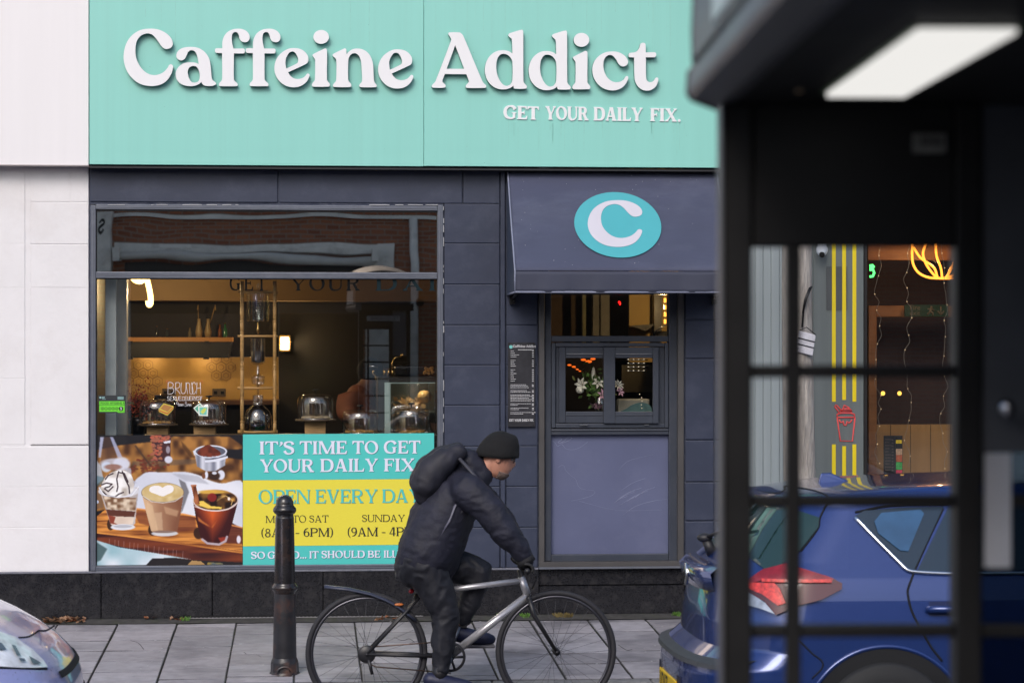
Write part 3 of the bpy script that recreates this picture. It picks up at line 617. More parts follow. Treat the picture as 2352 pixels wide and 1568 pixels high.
mb.add(vs, fs, True); mb.build('valance', M('navy_valance', (.042, .048, .080), .72, var=.07, vs=3, bump=.2, bs=5, bd=.02), aw, solid=.003)
for xx in (AX0, AX1):
    mb = MB(); zs = [AZT+(AZF-AZT)*i/10 for i in range(11)]; vs = []
    for z in zs: vs += [(xx, aw_y(z)+.002, z), (xx, -.004, z)]
    vs += [(xx, -AWD, AZB), (xx, -.004, AZB-.008)]
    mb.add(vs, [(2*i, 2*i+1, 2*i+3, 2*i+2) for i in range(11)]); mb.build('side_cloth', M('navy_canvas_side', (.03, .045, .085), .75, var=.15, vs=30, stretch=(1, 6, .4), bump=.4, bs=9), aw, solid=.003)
    mb = MB(); mb.tube([(xx, aw_y(z)-.003, z) for z in zs]+[(xx, -AWD-.004, AZB)], .006, n=6); mb.build('piping', M('grey_piping', (.22, .24, .33), .5, var=.05), aw)
mb = MB(); mb.tube([(AX0, -.01, AZB-.006), (AX0, -AWD-.004, AZB), (AX1, -AWD-.004, AZB), (AX1, -.01, AZB-.006)], .007, n=6); mb.build('hem', M('grey_piping', None), aw)
for px in (1176, 1640):
    mb = MB(); x = X(px); mb.box((x-.018, -.05, AZB-.07), (x+.018, .0, AZB-.015)); mb.cyl((x, -.04, AZB-.03), (x, -AWD+.01, AZB+.01), .009); mb.ball((x+.012, -.055, AZB-.05), .008, 8); mb.build('bracket', black_metal, aw)
mb = MB(); n = 48
def mpaw(off): off += .006; return lambda u, v, w: tuple(Paw(u, v)+Vector((0, -1, .35)).normalized()*(off+w))
el = [(1418.5+100*math.cos(2*math.pi*k/n)+6*math.sin(2*math.pi*k/n)*0, 518+75*math.sin(2*math.pi*k/n)+6*math.cos(2*math.pi*k/n)) for k in range(n)]
mb.extr([el], mpaw(.004), .001); mb.build('logo_disc', M('logo_teal', (.07, .40, .46), .55, var=.03), aw)
mb = MB(); cc = [((p[0]-108)/(1222-108), (p[1]-98)/(1388-98)) for p in C_]
mb.extr([crv([(1351+u*125-3*v, 461.7+v*107) for u, v in cc], 5)], mpaw(.0068), .001); mb.build('logo_letter', M('logo_white', (.60, .58, .66), .55, var=.02), aw)
rs = MB(); r2 = random.Random(9)
for _ in range(55):
    px, py = r2.uniform(1195, 1640), r2.uniform(400, 610); p = Paw(px, py)+Vector((0, -.004, .002)); rs.ball(p, r2.uniform(.0008, .0022), 6, (1, .4, r2.uniform(.7, 1.6)))
rs.build('bird_specks', M('specks', (.5, .52, .56), .8), aw)

# ================================================================== menu board
mbd = thing('menu_board', 'tall narrow black drinks menu board screwed to the wall left of the hatch', 'menu board', tuple(P(1198, 980, -.02)))
mb = MB(); mb.pbox(1167, 786, 1229, 980, -.022, .022); mb.build('board', M('menu_black', (.022, .022, .028), .4, var=.5, vs=9, dirt=(.06, .055, .065), ds=4, da=.6), mbd, bevel=.002)
yb = -.0235; t = MB(); mf = mapface(yb, .001)
k = 53.0/(1510-284); m2 = lambda u, v, w: mf(1178+(u-284)*k, 791.5+(v-66)*k*1.05, w)
word_into(t, m2, .001, 2)
def bars(px, py, wd, h=1.1, seg=None):
    x = px
    while x < px+wd:
        l_ = r2.uniform(1.5, 5); l_ = min(l_, px+wd-x)
        if l_ > .5: t.pbox(x, py, x+l_, py+h, yb, .001)
        x += l_+.7
bars(1190, 802.3, 36, 1.5)
yrow = 805.5
for grp, wds in ((4, (7, 9, 19, 13)), (4, (11, 8, 10, 12)), (7, (10, 6, 13, 7, 7, 12, 10))):
    for wd in wds: bars(1173, yrow, wd, 1.0); t.pbox(1222, yrow, 1226, yrow+1.3, yb, .001); yrow += 4.35
    yrow += 4
for wds in ((36, 40, 42), (38, 46), (45, 50, 42, 50, 46), (48, 17), (42, 20), (58, 30)):
    for q, wd in enumerate(wds):
        bars(1172.5, yrow, wd, .9)
        if q < 2 or len(wds) > 4: t.pbox(1222, yrow, 1226, yrow+1.4, yb, .001)
        yrow += 3.4
    yrow += 3.2
t.build('lettering', M('menu_white', (.72, .72, .75), .5, var=0), mbd)
t = MB(); caps(t, 'GET YOUR DAILY FIX.', 1169.5, 1226.5, 967.5, 967.5, 5.6, mf, .001, w=.24, t=.13); t.build('lettering', M('menu_white', None), mbd)
t = MB(); c0 = P(1173.5, 796.5, yb-.001); t.extr([[(1173.5+4*math.cos(a*math.pi/8), 796.5+4*math.sin(a*math.pi/8)) for a in range(16)]], mf, .001); t.build('logo_disc', M('menu_teal', (.18, .58, .55), .5, var=0), mbd)
for px, py in ((1170, 789.5), (1225.5, 789.5), (1170, 882), (1225.5, 882), (1170, 976), (1225.5, 976)):
    t = MB(); t.ball(P(px, py, -.023), .0045, 8, (1, .5, 1)); t.build('screw', black_metal, mbd)

# ================================================================== window posters
yp = .0055
def painted(name, px0, py0, px1, py1, W, H, img, mat, parent, y=yp):
    """a printed sheet: picture colours held per vertex"""
    mb = MB(); z0a = Zz(py1, (px0+px1)/2, y); z1a = Zz(py0, (px0+px1)/2, y); xa, xb = X(px0, y), X(px1, y)
    xs = np.linspace(xa, xb, W); zs = np.linspace(z1a, z0a, H)
    gx, gz = np.meshgrid(xs, zs); v = np.stack([gx.ravel(), np.full(gx.size, y), gz.ravel()], 1)
    idx = np.arange(W*H).reshape(H, W); f = np.stack([idx[:-1, :-1].ravel(), idx[1:, :-1].ravel(), idx[1:, 1:].ravel(), idx[:-1, 1:].ravel()], 1)
    mb.v = [tuple(p) for p in v.tolist()]; mb.f = [tuple(p) for p in f.tolist()]; mb.m = [0]*len(mb.f); mb.sm = [False]*len(mb.f)
    c = np.clip(img, 0, 1).reshape(-1, 3); c = np.where(c <= .04045, c/12.92, ((c+.055)/1.055)**2.4)
    mb.cols = np.concatenate([c, np.ones((len(c), 1))], 1).tolist()
    return mb.build(name, mat, parent)
class Paint:
    def __init__(s, x0, y0, x1, y1, W, H, bg):
        s.x, s.y = np.meshgrid(np.linspace(x0, x1, W), np.linspace(y0, y1, H)); s.im = np.zeros((H, W, 3))+np.array(bg)/255; s.W, s.H = W, H; s.rs = np.random.RandomState(5)
    def noise(s, n, seed=0, ax=1., ay=1.):
        r = np.random.RandomState(seed); nx, ny = max(2, int(n*ax)), max(2, int(n*ay)); g = r.rand(ny+1, nx+1)
        u = (s.x-s.x.min())/(s.x.max()-s.x.min())*nx*.999; v = (s.y-s.y.min())/(s.y.max()-s.y.min())*ny*.999
        i = u.astype(int); j = v.astype(int); a = u-i; b = v-j; a = a*a*(3-2*a); b = b*b*(3-2*b)
        return (g[j, i]*(1-a)+g[j, i+1]*a)*(1-b)+(g[j+1, i]*(1-a)+g[j+1, i+1]*a)*b
    def put(s, m, c, al=1.):
        if not (isinstance(c, np.ndarray) and c.ndim == 3): c = np.array(c)/255.
        m = np.clip(m*al, 0, 1)[..., None]; s.im = s.im*(1-m)+c*m
    def poly(s, pts):
        inside = np.zeros(s.x.shape, bool); n = len(pts)
        for i in range(n):
            (xa, ya), (xb, yb_) = pts[i], pts[(i+1) % n]
            if ya == yb_: continue
            cnd = ((ya > s.y) != (yb_ > s.y)) & (s.x < (xb-xa)*(s.y-ya)/(yb_-ya)+xa); inside ^= cnd
        return inside.astype(float)
    def spoly(s, pts): return s.poly(crv(pts, 6))
    def ell(s, cx, cy, rx, ry, soft=.04): return np.clip((1-np.sqrt(((s.x-cx)/rx)**2+((s.y-cy)/ry)**2))/soft+.5, 0, 1)
    def line(s, pts, r, soft=4):
        d = np.full(s.x.shape, 1e9)
        for (xa, ya), (xb, yb_) in zip(pts[:-1], pts[1:]):
            L = (xb-xa)**2+(yb_-ya)**2+1e-9; t = np.clip(((s.x-xa)*(xb-xa)+(s.y-ya)*(yb_-ya))/L, 0, 1); d = np.minimum(d, np.hypot(s.x-xa-t*(xb-xa), s.y-ya-t*(yb_-ya)))
        return np.clip((r-d)/soft+.5, 0, 1)
    def blur(s, m, k=1):
        for _ in range(k):
            p = np.pad(m, 1, mode='edge'); m = (p[:-2, 1:-1]+p[2:, 1:-1]+p[1:-1, :-2]+p[1:-1, 2:]+p[1:-1, 1:-1])/5
        return m
    def mixc(s, a, b, t): t = np.clip(t, 0, 1)[..., None]; return (np.array(a)/255)*(1-t)+(np.array(b)/255)*t
def drinks():
    q = Paint(62, 95, 1622, 1478, 330, 294, (22, 22, 30)); B = q.blur
    q.put(B(q.poly([(62, 250), (300, 200), (640, 165), (900, 105), (1480, 110), (1622, 210), (1622, 245), (1430, 250), (1420, 330), (1622, 360), (1622, 620), (62, 900)]), 3), q.mixc((74, 44, 26), (176, 122, 62), q.noise(16, 1, 1.5, 1)*1.5-.15))
    q.put(B(q.poly([(960, 150), (1010, 200), (1090, 300), (1120, 340), (1060, 330), (980, 220)]), 3), (60, 34, 20), .6)
    q.put(B(q.poly([(450, 370), (1120, 350), (1120, 400), (600, 430), (440, 420)]), 3), (90, 78, 74), .55)
    q.put(B(q.poly([(62, 95), (350, 95), (400, 160), (350, 190), (62, 230)]), 2), (28, 28, 34))
    for k in range(70): q.put(q.ell(q.rs.normal(600, 85), q.rs.normal(420, 45), 16, 12, .5), (95+30*q.rs.rand(), 50, 34), .8)
    q.put(q.line([(480, 210), (570, 330), (640, 420)], 10, 12), (70, 50, 40), .8)
    q.put(B(q.spoly([(470, 590), (540, 520), (600, 488), (800, 490), (1000, 485), (1150, 520), (1280, 580), (1400, 610), (1622, 603), (1622, 1080), (1450, 1000), (470, 920)]), 2), q.mixc((196, 200, 218), (232, 234, 244), q.noise(7, 3)*1.4))
    q.put(B(q.poly([(940, 560), (1010, 600), (1050, 700), (980, 900), (960, 930), (985, 720)]), 2), (100, 98, 104), .8)
    q.put(B(q.poly([(860, 500), (1150, 530), (1270, 620), (1000, 580)]), 4), (168, 170, 184), .6)
    # jar of beans
    q.put(B(q.poly([(640, 100), (855, 100), (850, 380), (690, 370)]), 1), (70, 40, 44))
    for k in range(120): q.put(q.ell(q.rs.uniform(645, 760 if k > 50 else 850), q.rs.uniform(100, 360 if k > 50 else 160), 14, 11, .5), (150+50*q.rs.rand(), 88+20*q.rs.rand(), 76), .85)
    q.put(q.poly([(775, 165), (850, 150), (850, 175), (790, 185)]), (220, 222, 235)); q.put(q.ell(830, 355, 42, 38, .3), (214, 214, 230)); q.put(q.ell(825, 250, 22, 40, .4), (190, 190, 205), .7)
    # carafe and ice on the left
    q.put(B(q.poly([(105, 110), (145, 110), (110, 330), (85, 330)]), 2), (182, 186, 214), .9); q.put(B(q.poly([(205, 110), (240, 110), (340, 330), (290, 330)]), 2), (175, 180, 212), .85)
    q.put(B(q.poly([(145, 110), (205, 110), (300, 380), (100, 420)]), 2), (92, 64, 54), .6)
    q.put(q.ell(250, 400, 150, 60, .3), (205, 208, 226), .8); q.put(q.ell(330, 400, 90, 75, .3), (215, 218, 235), .9); q.put(q.ell(170, 430, 55, 55, .3), (205, 216, 235), .9); q.put(q.ell(240, 430, 90, 30, .4), (140, 92, 76), .8)
    q.put(B(q.poly([(62, 350), (110, 420), (140, 560), (62, 620)]), 2), (188, 200, 218), .8); q.put(B(q.poly([(62, 520), (150, 540), (150, 600), (62, 640)]), 2), (70, 110, 130), .6); q.put(B(q.poly([(62, 640), (110, 700), (140, 860), (62, 880)]), 2), (120, 92, 72), .8); q.put(q.ell(75, 800, 14, 18, .4), (200, 215, 240))
    q.put(B(q.poly([(360, 440), (430, 440), (440, 560), (500, 600), (420, 620)]), 2), (186, 190, 210), .8)
    # portafilter
    q.put(B(q.poly([(1090, 262), (1120, 255), (1130, 300), (1105, 310)]), 1), (226, 230, 240))
    q.put(B(q.poly([(1105, 270), (1450, 270), (1432, 420), (1330, 480), (1230, 480), (1135, 430)]), 1), q.mixc((120, 124, 142), (232, 234, 246), .5+.5*np.sin(q.x/17.)*np.cos(q.x/61.)))
    q.put(q.line([(1450, 330), (1350, 365), (1230, 372)], 14), (225, 228, 242)); q.put(q.line([(1225, 355), (1300, 352), (1450, 318)], 5), (60, 62, 80), .8)
    q.put(q.ell(1280, 268, 176, 66, .06), (222, 226, 240)); q.put(q.ell(1280, 270, 158, 54, .06), (92, 96, 112)); q.put(q.spoly([(1135, 280), (1190, 225), (1250, 198), (1310, 225), (1390, 295), (1330, 322), (1220, 325), (1150, 305)]), q.mixc((80, 32, 24), (132, 60, 42), q.noise(40, 9)))
    q.put(q.ell(1235, 520, 18, 40, .4), (228, 230, 245)); q.put(q.ell(1390, 520, 42, 52, .3), (222, 224, 240)); q.put(q.ell(1320, 530, 60, 44, .3), (56, 34, 28)); q.put(q.ell(1320, 500, 26, 16, .4), (214, 216, 230)); q.put(q.ell(1205, 530, 18, 30, .4), (120, 72, 48))
    # tray
    grain = q.noise(10, 12, .35, 7)*.6+q.noise(40, 13, .25, 3)*.5
    q.put(q.poly([(62, 960), (160, 880), (480, 872), (1000, 935), (1622, 1085), (1622, 1340), (900, 1235), (62, 1130)]), q.mixc((112, 56, 26), (224, 148, 70), grain*1.5-.2))
    q.put(B(q.poly([(500, 890), (1000, 950), (1110, 975), (1130, 1100), (880, 1130), (520, 1030), (470, 940)]), 2), (104, 48, 38), .6)
    q.put(B(q.poly([(1450, 1010), (1622, 1090), (1622, 1260), (1440, 1250)]), 3), (84, 36, 34), .8)
    q.put(q.line([(480, 872), (1000, 935), (1622, 1085)], 7), (240, 160, 92), .8)
    q.put(q.poly([(62, 1125), (900, 1232), (1622, 1338), (1622, 1478), (1080, 1440), (62, 1220)]), q.mixc((52, 20, 24), (128, 60, 34), q.noise(12, 17, .4, 4)))
    q.put(q.line([(62, 1125), (500, 1180), (900, 1240), (1622, 1352)], 9), q.mixc((150, 84, 40), (236, 160, 78), q.noise(8, 19)))
    for k in range(16):
        x = 200+k*52+q.rs.uniform(-15, 15); q.put(q.line([(x, 1195+k*9), (x-4, 1290+k*7)], 2.5, 4), (206, 180, 190), .45)
    q.put(B(q.poly([(62, 1205), (300, 1282), (700, 1350), (1085, 1420), (900, 1400), (660, 1405), (590, 1478), (62, 1478)]), 1), q.mixc((132, 178, 190), (226, 234, 244), q.noise(9, 21)*1.3))
    q.put(B(q.poly([(62, 1225), (180, 1300), (110, 1420), (62, 1440)]), 3), (66, 92, 96), .9)
    q.put(B(q.poly([(590, 1478), (660, 1412), (900, 1405), (1085, 1425), (1622, 1455), (1622, 1478)]), 1), (34, 30, 34)); q.put(q.poly([(1030, 1478), (1080, 1430), (1180, 1440), (1220, 1478)]), (176, 140, 92)); q.put(q.poly([(1240, 1478), (1250, 1450), (1400, 1460), (1420, 1478)]), q.mixc((46, 80, 130), (170, 140, 60), q.noise(30, 4)))
    q.put(q.ell(1580, 1210, 22, 42, .4), (228, 220, 232))
    for cx, cy, rx in ((215, 1040, 38), (660, 1100, 46), (1150, 1140, 52)): q.put(q.ell(cx, cy, rx, 62, .2), (44, 22, 16), .9)
    # glass 1
    q.put(B(q.poly([(85, 640), (512, 650), (475, 1030), (430, 1090), (270, 1095), (215, 1040)]), 1), q.mixc((170, 160, 160), (222, 214, 212), q.noise(14, 31)))
    q.put(q.poly([(130, 740), (490, 760), (478, 900), (180, 880)]), q.mixc((120, 86, 62), (226, 208, 186), q.noise(46, 33)*1.5-.2))
    q.put(B(q.poly([(165, 880), (478, 905), (465, 960), (340, 965), (190, 950)]), 1), (92, 50, 40)); q.put(B(q.poly([(195, 950), (465, 965), (450, 1040), (225, 1045)]), 1), q.mixc((206, 184, 168), (236, 218, 202), q.noise(12, 35)))
    q.put(B(q.poly([(190, 940), (270, 960), (250, 1020), (300, 1045), (210, 1030)]), 1), (140, 62, 46)); q.put(q.ell(345, 1070, 130, 32, .12), (225, 228, 236)); q.put(q.ell(345, 1062, 100, 16, .2), (170, 170, 180), .7)
    q.put(q.ell(300, 690, 216, 62, .08), (216, 216, 224)); cr_ = [(120, 620), (160, 540), (240, 480), (330, 468), (420, 500), (460, 600), (440, 700), (330, 745), (200, 735), (120, 690)]
    q.put(q.spoly(cr_), q.mixc((190, 180, 172), (250, 248, 248), q.noise(26, 37)*1.8-.3))
    for pts in ([(300, 480), (280, 560), (292, 640), (280, 690)], [(340, 480), (370, 560), (410, 640), (415, 710)], [(130, 690), (180, 735), (260, 750), (300, 720), (350, 700)], [(240, 500), (190, 520), (160, 560)], [(120, 620), (170, 600), (230, 612), (200, 640), (160, 650)], [(150, 660), (190, 690), (240, 640)], [(310, 490), (360, 500), (400, 590)]): q.put(q.line(pts, 7, 5), (44, 26, 34), .95)
    q.put(q.line([(95, 655), (150, 730), (300, 756), (440, 735), (512, 640)], 5), (240, 242, 250), .9)
    # glass 2
    q.put(q.poly([(545, 715), (992, 715), (965, 900), (925, 1120), (860, 1165), (720, 1165), (645, 1110), (590, 900)]), q.mixc((130, 84, 62), (222, 184, 146), np.clip((900-q.x)/420+q.noise(7, 41)*.5-.15, 0, 1)))
    q.put(B(q.poly([(680, 920), (760, 915), (770, 1110), (700, 1100)]), 2), (206, 172, 140), .7); q.put(B(q.poly([(780, 850), (940, 900), (920, 960), (800, 930)]), 3), (206, 168, 132), .6)
    q.put(B(q.poly([(600, 800), (660, 840), (720, 1120), (650, 1110), (600, 930)]), 3), (228, 196, 158), .6); q.put(q.ell(790, 1140, 142, 30, .15), (216, 220, 228), .9); q.put(q.ell(780, 1122, 120, 14, .3), (120, 90, 76), .8)
    q.put(q.ell(768, 706, 228, 108, .03), (120, 100, 84)); q.put(q.ell(768, 703, 222, 102, .05), q.mixc((202, 172, 112), (226, 206, 160), q.noise(30, 43))); q.put(q.ell(765, 690, 140, 70, .1), (214, 188, 130))
    q.put(q.spoly([(768, 745), (690, 718), (630, 690), (635, 650), (690, 630), (740, 636), (768, 655, 1), (800, 632), (850, 626), (885, 655), (870, 700), (810, 728)]), (246, 242, 242))
    q.put(q.line([(556, 740), (650, 800), (770, 815), (900, 798), (985, 740)], 4), (236, 232, 232), .8)
    # glass 3
    V = np.abs(q.x-1300)/260+(q.y-900)/520
    q.put(q.poly([(1092, 805), (1572, 805), (1515, 1030), (1452, 1235), (1370, 1268), (1240, 1262), (1182, 1210), (1130, 1020)]), q.mixc((210, 92, 40), (58, 14, 20), V*1.4+q.noise(8, 47)*.4-.25))
    q.put(B(q.poly([(1140, 960), (1180, 1000), (1290, 1080), (1350, 1000), (1300, 1080), (1240, 1060), (1150, 1010)]), 3), (244, 150, 70), .7); q.put(B(q.poly([(1360, 1190), (1440, 1180), (1450, 1225), (1390, 1240)]), 2), (170, 60, 40), .8)
    q.put(q.line([(1190, 1205), (1245, 1248), (1370, 1262), (1440, 1225), (1455, 1180)], 12, 8), (206, 196, 206), .85)
    q.put(q.ell(1332, 792, 243, 118, .02), (214, 196, 192)); q.put(q.ell(1332, 788, 232, 108, .03), q.mixc((30, 12, 12), (206, 148, 66), q.noise(30, 51)*1.7-.55)); q.put(q.ell(1300, 700, 150, 22, .4), (226, 178, 80), .9)
    q.put(q.ell(1295, 760, 50, 46, .3), (140, 36, 34), .9)
    for a in range(0, 7): q.put(q.line([(1345+a*3, 800-a*9), (1440, 742), (1515, 792), (1500, 840)], 3, 5), (222, 186, 116), .35)
    q.put(q.ell(1475, 775, 14, 18, .4), (250, 236, 224)); q.put(B(q.poly([(1150, 800), (1200, 795), (1280, 850), (1400, 862), (1395, 885), (1250, 876), (1165, 850)]), 1), (242, 206, 92))
    q.put(q.line([(1110, 855), (1220, 893), (1340, 905), (1470, 885), (1560, 820)], 5), (240, 222, 214), .85)
    q.put(q.poly([(1072, 632), (1122, 628), (1165, 826), (1115, 832)]), q.mixc((82, 36, 20), (196, 120, 78), q.noise(30, 55, 3, .4))); q.put(q.line([(1075, 632), (1122, 630)], 8), (190, 120, 84))
    return q.im
dp = thing('drinks_poster', 'photo poster of three glasses of coffee on a wooden tray in the shop window', 'poster', tuple(P(390, 1297, yp)))
painted('picture', 221, 999, 557.3, 1297, 330, 294, drinks(), vcol('printed_vinyl', .45, .3, var=.02), dp)
mb = MB(); mb.pbox(221, 999, 557, 1297, yp+.001, .001); mb.build('backing', M('vinyl_back', (.3, .3, .3), .7), dp)
op = thing('opening_hours_poster', 'teal and yellow poster with the cafe opening hours in the shop window', 'poster', tuple(P(778, 1297, yp)))
P_T = M('poster_teal', (.075, .56, .52), .45, var=.03, vs=3); P_Y = M('poster_yellow', (.78, .68, .055), .5, var=.03, vs=40, stretch=(1, 1, 6)); P_W = M('poster_lilac_white', (.74, .76, .90), .5, var=0); P_S = M('poster_shadow', (.03, .20, .22), .5, var=0); P_K = M('poster_ink', (.015, .015, .014), .5, var=0); P_G = M('poster_olive_shadow', (.30, .30, .10), .5, var=0)
yA, yB = 996.0, 994.2
def band(mat, ra, rb, nm='sheet'):
    mb = MB(); xa, xb = 558, 997; a = P(xa, ra[0], yp); b = P(xb, ra[1], yp); c = P(xb, rb[1], yp); d = P(xa, rb[0], yp)
    a.x = d.x; b.x = c.x; mb.hexa([tuple(d), tuple(c), tuple(c+Vector((0, .002, 0))), tuple(d+Vector((0, .002, 0))), tuple(a), tuple(b), tuple(b+Vector((0, .002, 0))), tuple(a+Vector((0, .002, 0)))]); mb.build(nm, mat, op)
band(P_T, (997.2, 994.3), (1102.3, 1099.0)); band(P_Y, (1102.6, 1099.3), (1253.8, 1249.6)); band(P_T, (1254.1, 1249.9), (1297.2, 1294))
mfp = mapface(yp-.001, .0006)
def ptext(lines, col, shc, d=.0006, **kw):
    for (s_, xa, xb, ya, yb_, h) in lines:
        if shc: t = MB(); caps(t, s_, xa, xb, ya, yb_, h, mapface(yp-.0006, .0004), .0004, shift=(1.4, 1.2), **kw); t.build('letter_shadow', shc, op)
        t = MB(); caps(t, s_, xa, xb, ya, yb_, h, mapface(yp-.0016, .0006), .0006, **kw); t.build('lettering', col, op)
q_ = .192; ox, oy = 564.5, 997.3      # source crop -> display
def cx_(x): return ox+x*q_
def cy_(y): return oy+y*q_
def L(s_, a, b, base, base2, top): return (s_, cx_(a), cx_(b), cy_(base), cy_(base2), (base-top)*q_)
ptext([L("IT'S", 162, 580, 238, 237, 82), L('TIME', 645, 1210, 236, 233, 80), L('TO', 1275, 1585, 232, 231, 77), L('GET', 1652, 2090, 229, 227, 75),
       L('YOUR', 168, 818, 452, 449, 297), L('DAILY', 890, 1582, 447, 443, 291), L('FIX.', 1652, 2078, 441, 438, 288)], P_W, P_S)
ptext([L('OPEN', 152, 770, 826, 823, 662), L('EVERY', 832, 1578, 821, 817, 658), L('DAY', 1630, 2100, 815, 812, 655)], P_T, P_G, w=.16, t=.075)
ptext([L('MON', 238, 545, 1056, 1055, 972), L('TO', 560, 722, 1053, 1052, 967), L('SAT', 758, 990, 1051, 1050, 966), L('SUNDAY', 1388, 1905, 1044, 1042, 960)], P_K, None, w=.13, t=.08)
ptext([L('(8AM', 185, 552, 1226, 1224, 1124), L('-', 590, 648, 1224, 1224, 1120), L('6PM)', 690, 1045, 1222, 1220, 1118), L('(9AM', 1218, 1582, 1218, 1216, 1112), L('-', 1620, 1680, 1216, 1216, 1110), L('4PM)', 1718, 2070, 1214, 1212, 1108)], P_K, None, w=.16, t=.09)
ptext([L('SO', 62, 232, 1486, 1485, 1400), L('GOOD...', 262, 728, 1484, 1480, 1398), L('IT', 760, 872, 1480, 1479, 1394), L('SHOULD', 905, 1425, 1477, 1473, 1390), L('BE', 1458, 1608, 1473, 1472, 1388), L('ILLEGAL!'.replace('!', '.'), 1650, 2140, 1471, 1467, 1386)], P_W, P_S)
# hygiene sticker
def btext(body, size, loc, mat, parent, name='lettering', rot=(90, 0, 0), align='LEFT', ext=.0003, bold=0):
    cu = bpy.data.curves.new('t', 'FONT'); cu.body = body; cu.size = size; cu.align_x = align; cu.extrude = ext; cu.offset = bold; cu.resolution_u = 3
    ob = bpy.data.objects.new('t', cu); COL.objects.link(ob); bpy.context.view_layer.update()
    dg_ = bpy.context.evaluated_depsgraph_get(); me = bpy.data.meshes.new_from_object(ob.evaluated_get(dg_)); bpy.data.objects.remove(ob)
    ro = Matrix.Rotation(R(rot[2]), 4, 'Z') @ Matrix.Rotation(R(rot[1]), 4, 'Y') @ Matrix.Rotation(R(rot[0]), 4, 'X'); me.transform(Matrix.Translation(loc) @ ro)
    off = Vector((0, 0, 0)); p = parent
    while p is not None: off += Vector(p.location); p = p.parent
    me.transform(Matrix.Translation(-off)); me.materials.clear(); me.materials.append(mat); o = bpy.data.objects.new(name, me); COL.objects.link(o); o.parent = parent; return o
hs = thing('hygiene_sticker', 'green and black food hygiene rating sticker at the left edge of the shop window', 'sticker', tuple(P(257, 948, yp)))
t = MB(); t.pbox(227, 926, 288.5, 948, yp, .001); t.build('sheet', M('sticker_black', (.02, .025, .03), .5, var=.1), hs)
t = MB(); t.pbox(225.5, 907.5, 289, 925.8, yp-.0004, .001); t.build('sheet', M('sticker_black', None), hs)
t = MB(); t.pbox(228, 921, 286.5, 945, yp-.0012, .0006); t.pbox(270, 945, 286.5, 947.3, yp-.0012, .0006); t.build('sheet', M('sticker_green', (.16, .72, .035), .5, var=.03), hs)
KK = M('sticker_ink', (.02, .05, .02), .5, var=0)
btext('FOOD HYGIENE RATING', .0195, P(231, 927.8, yp-.0022), KK, hs, bold=.0002)
t = MB(); t.pbox(228, 929.5, 286.5, 930.3, yp-.002, .0006); t.pbox(270, 944, 286.5, 944.6, yp-.002, .0006)
for k in range(5): c = P(235.5+k*8.2, 938, yp-.002); t.tube([c+Vector((.0095*math.cos(a*math.pi/8), 0, .0095*math.sin(a*math.pi/8))) for a in range(16)], .0012, n=4, closed=True)
t.lathe(P(278, 938, yp-.0012), [(.0, -.0014), (.0145, -.0014), (.0145, 0)], 20, axis=1, cap=False); t.build('rating_rings', KK, hs)
for k in range(5): btext(str(k), .017, P(235.5+k*8.2, 940, yp-.0022), KK, hs, align='CENTER')
btext('5', .025, P(278, 941, yp-.0036), M('menu_white', None), hs, align='CENTER', bold=.0006)
t = MB()
for k in range(3): t.pbox(270, 911+k*2.3, 284, 912.2+k*2.3, yp-.0012, .0005)
t.pbox(234, 911, 241, 912.3, yp-.0012, .0005); t.pbox(234, 913.5, 240, 914.7, yp-.0012, .0005); t.pbox(234, 916, 243, 916.8, yp-.0012, .0005); t.lathe(P(230.5, 913, yp-.0004), [(0, -.001), (.007, -.001), (.007, 0)], 14, axis=1, cap=False); t.build('print', M('sticker_pale', (.35, .6, .6), .5), hs)
# brunch writing
br = thing('brunch_window_writing', 'white hand painted Brunch served everyday lettering with sandwich drawings on the window', 'window writing', tuple(P(424, 935, yp)))
zx = lambda x: 207+x*.264
zy = lambda y: 602+y*.264
def hand(mb, strokes_, r_):
    for s_ in strokes_: mb.tube([P(zx(x), zy(y), yp) for x, y in (crv(s_, 5, False) if len(s_) > 2 else s_)], r_, n=5, flat=1)
t = MB()
hand(t, [[(680, 1045), (676, 1148)], [(680, 1047), (700, 1045), (722, 1060), (715, 1085), (690, 1095), (720, 1098), (728, 1120), (712, 1142), (676, 1148)],
 [(745, 1047), (740, 1148)], [(745, 1047), (775, 1050), (780, 1075), (765, 1095), (745, 1100), (765, 1120), (785, 1148)],
 [(795, 1047), (790, 1110), (800, 1140), (820, 1140), (832, 1110), (835, 1045)], [(848, 1148), (852, 1047), (880, 1148), (884, 1045)],
 [(918, 1065), (906, 1045), (890, 1060), (888, 1120), (896, 1145), (912, 1140), (918, 1120)], [(930, 1045), (926, 1148)], [(958, 1045), (962, 1148)], [(927, 1098), (960, 1092)]], .0019)
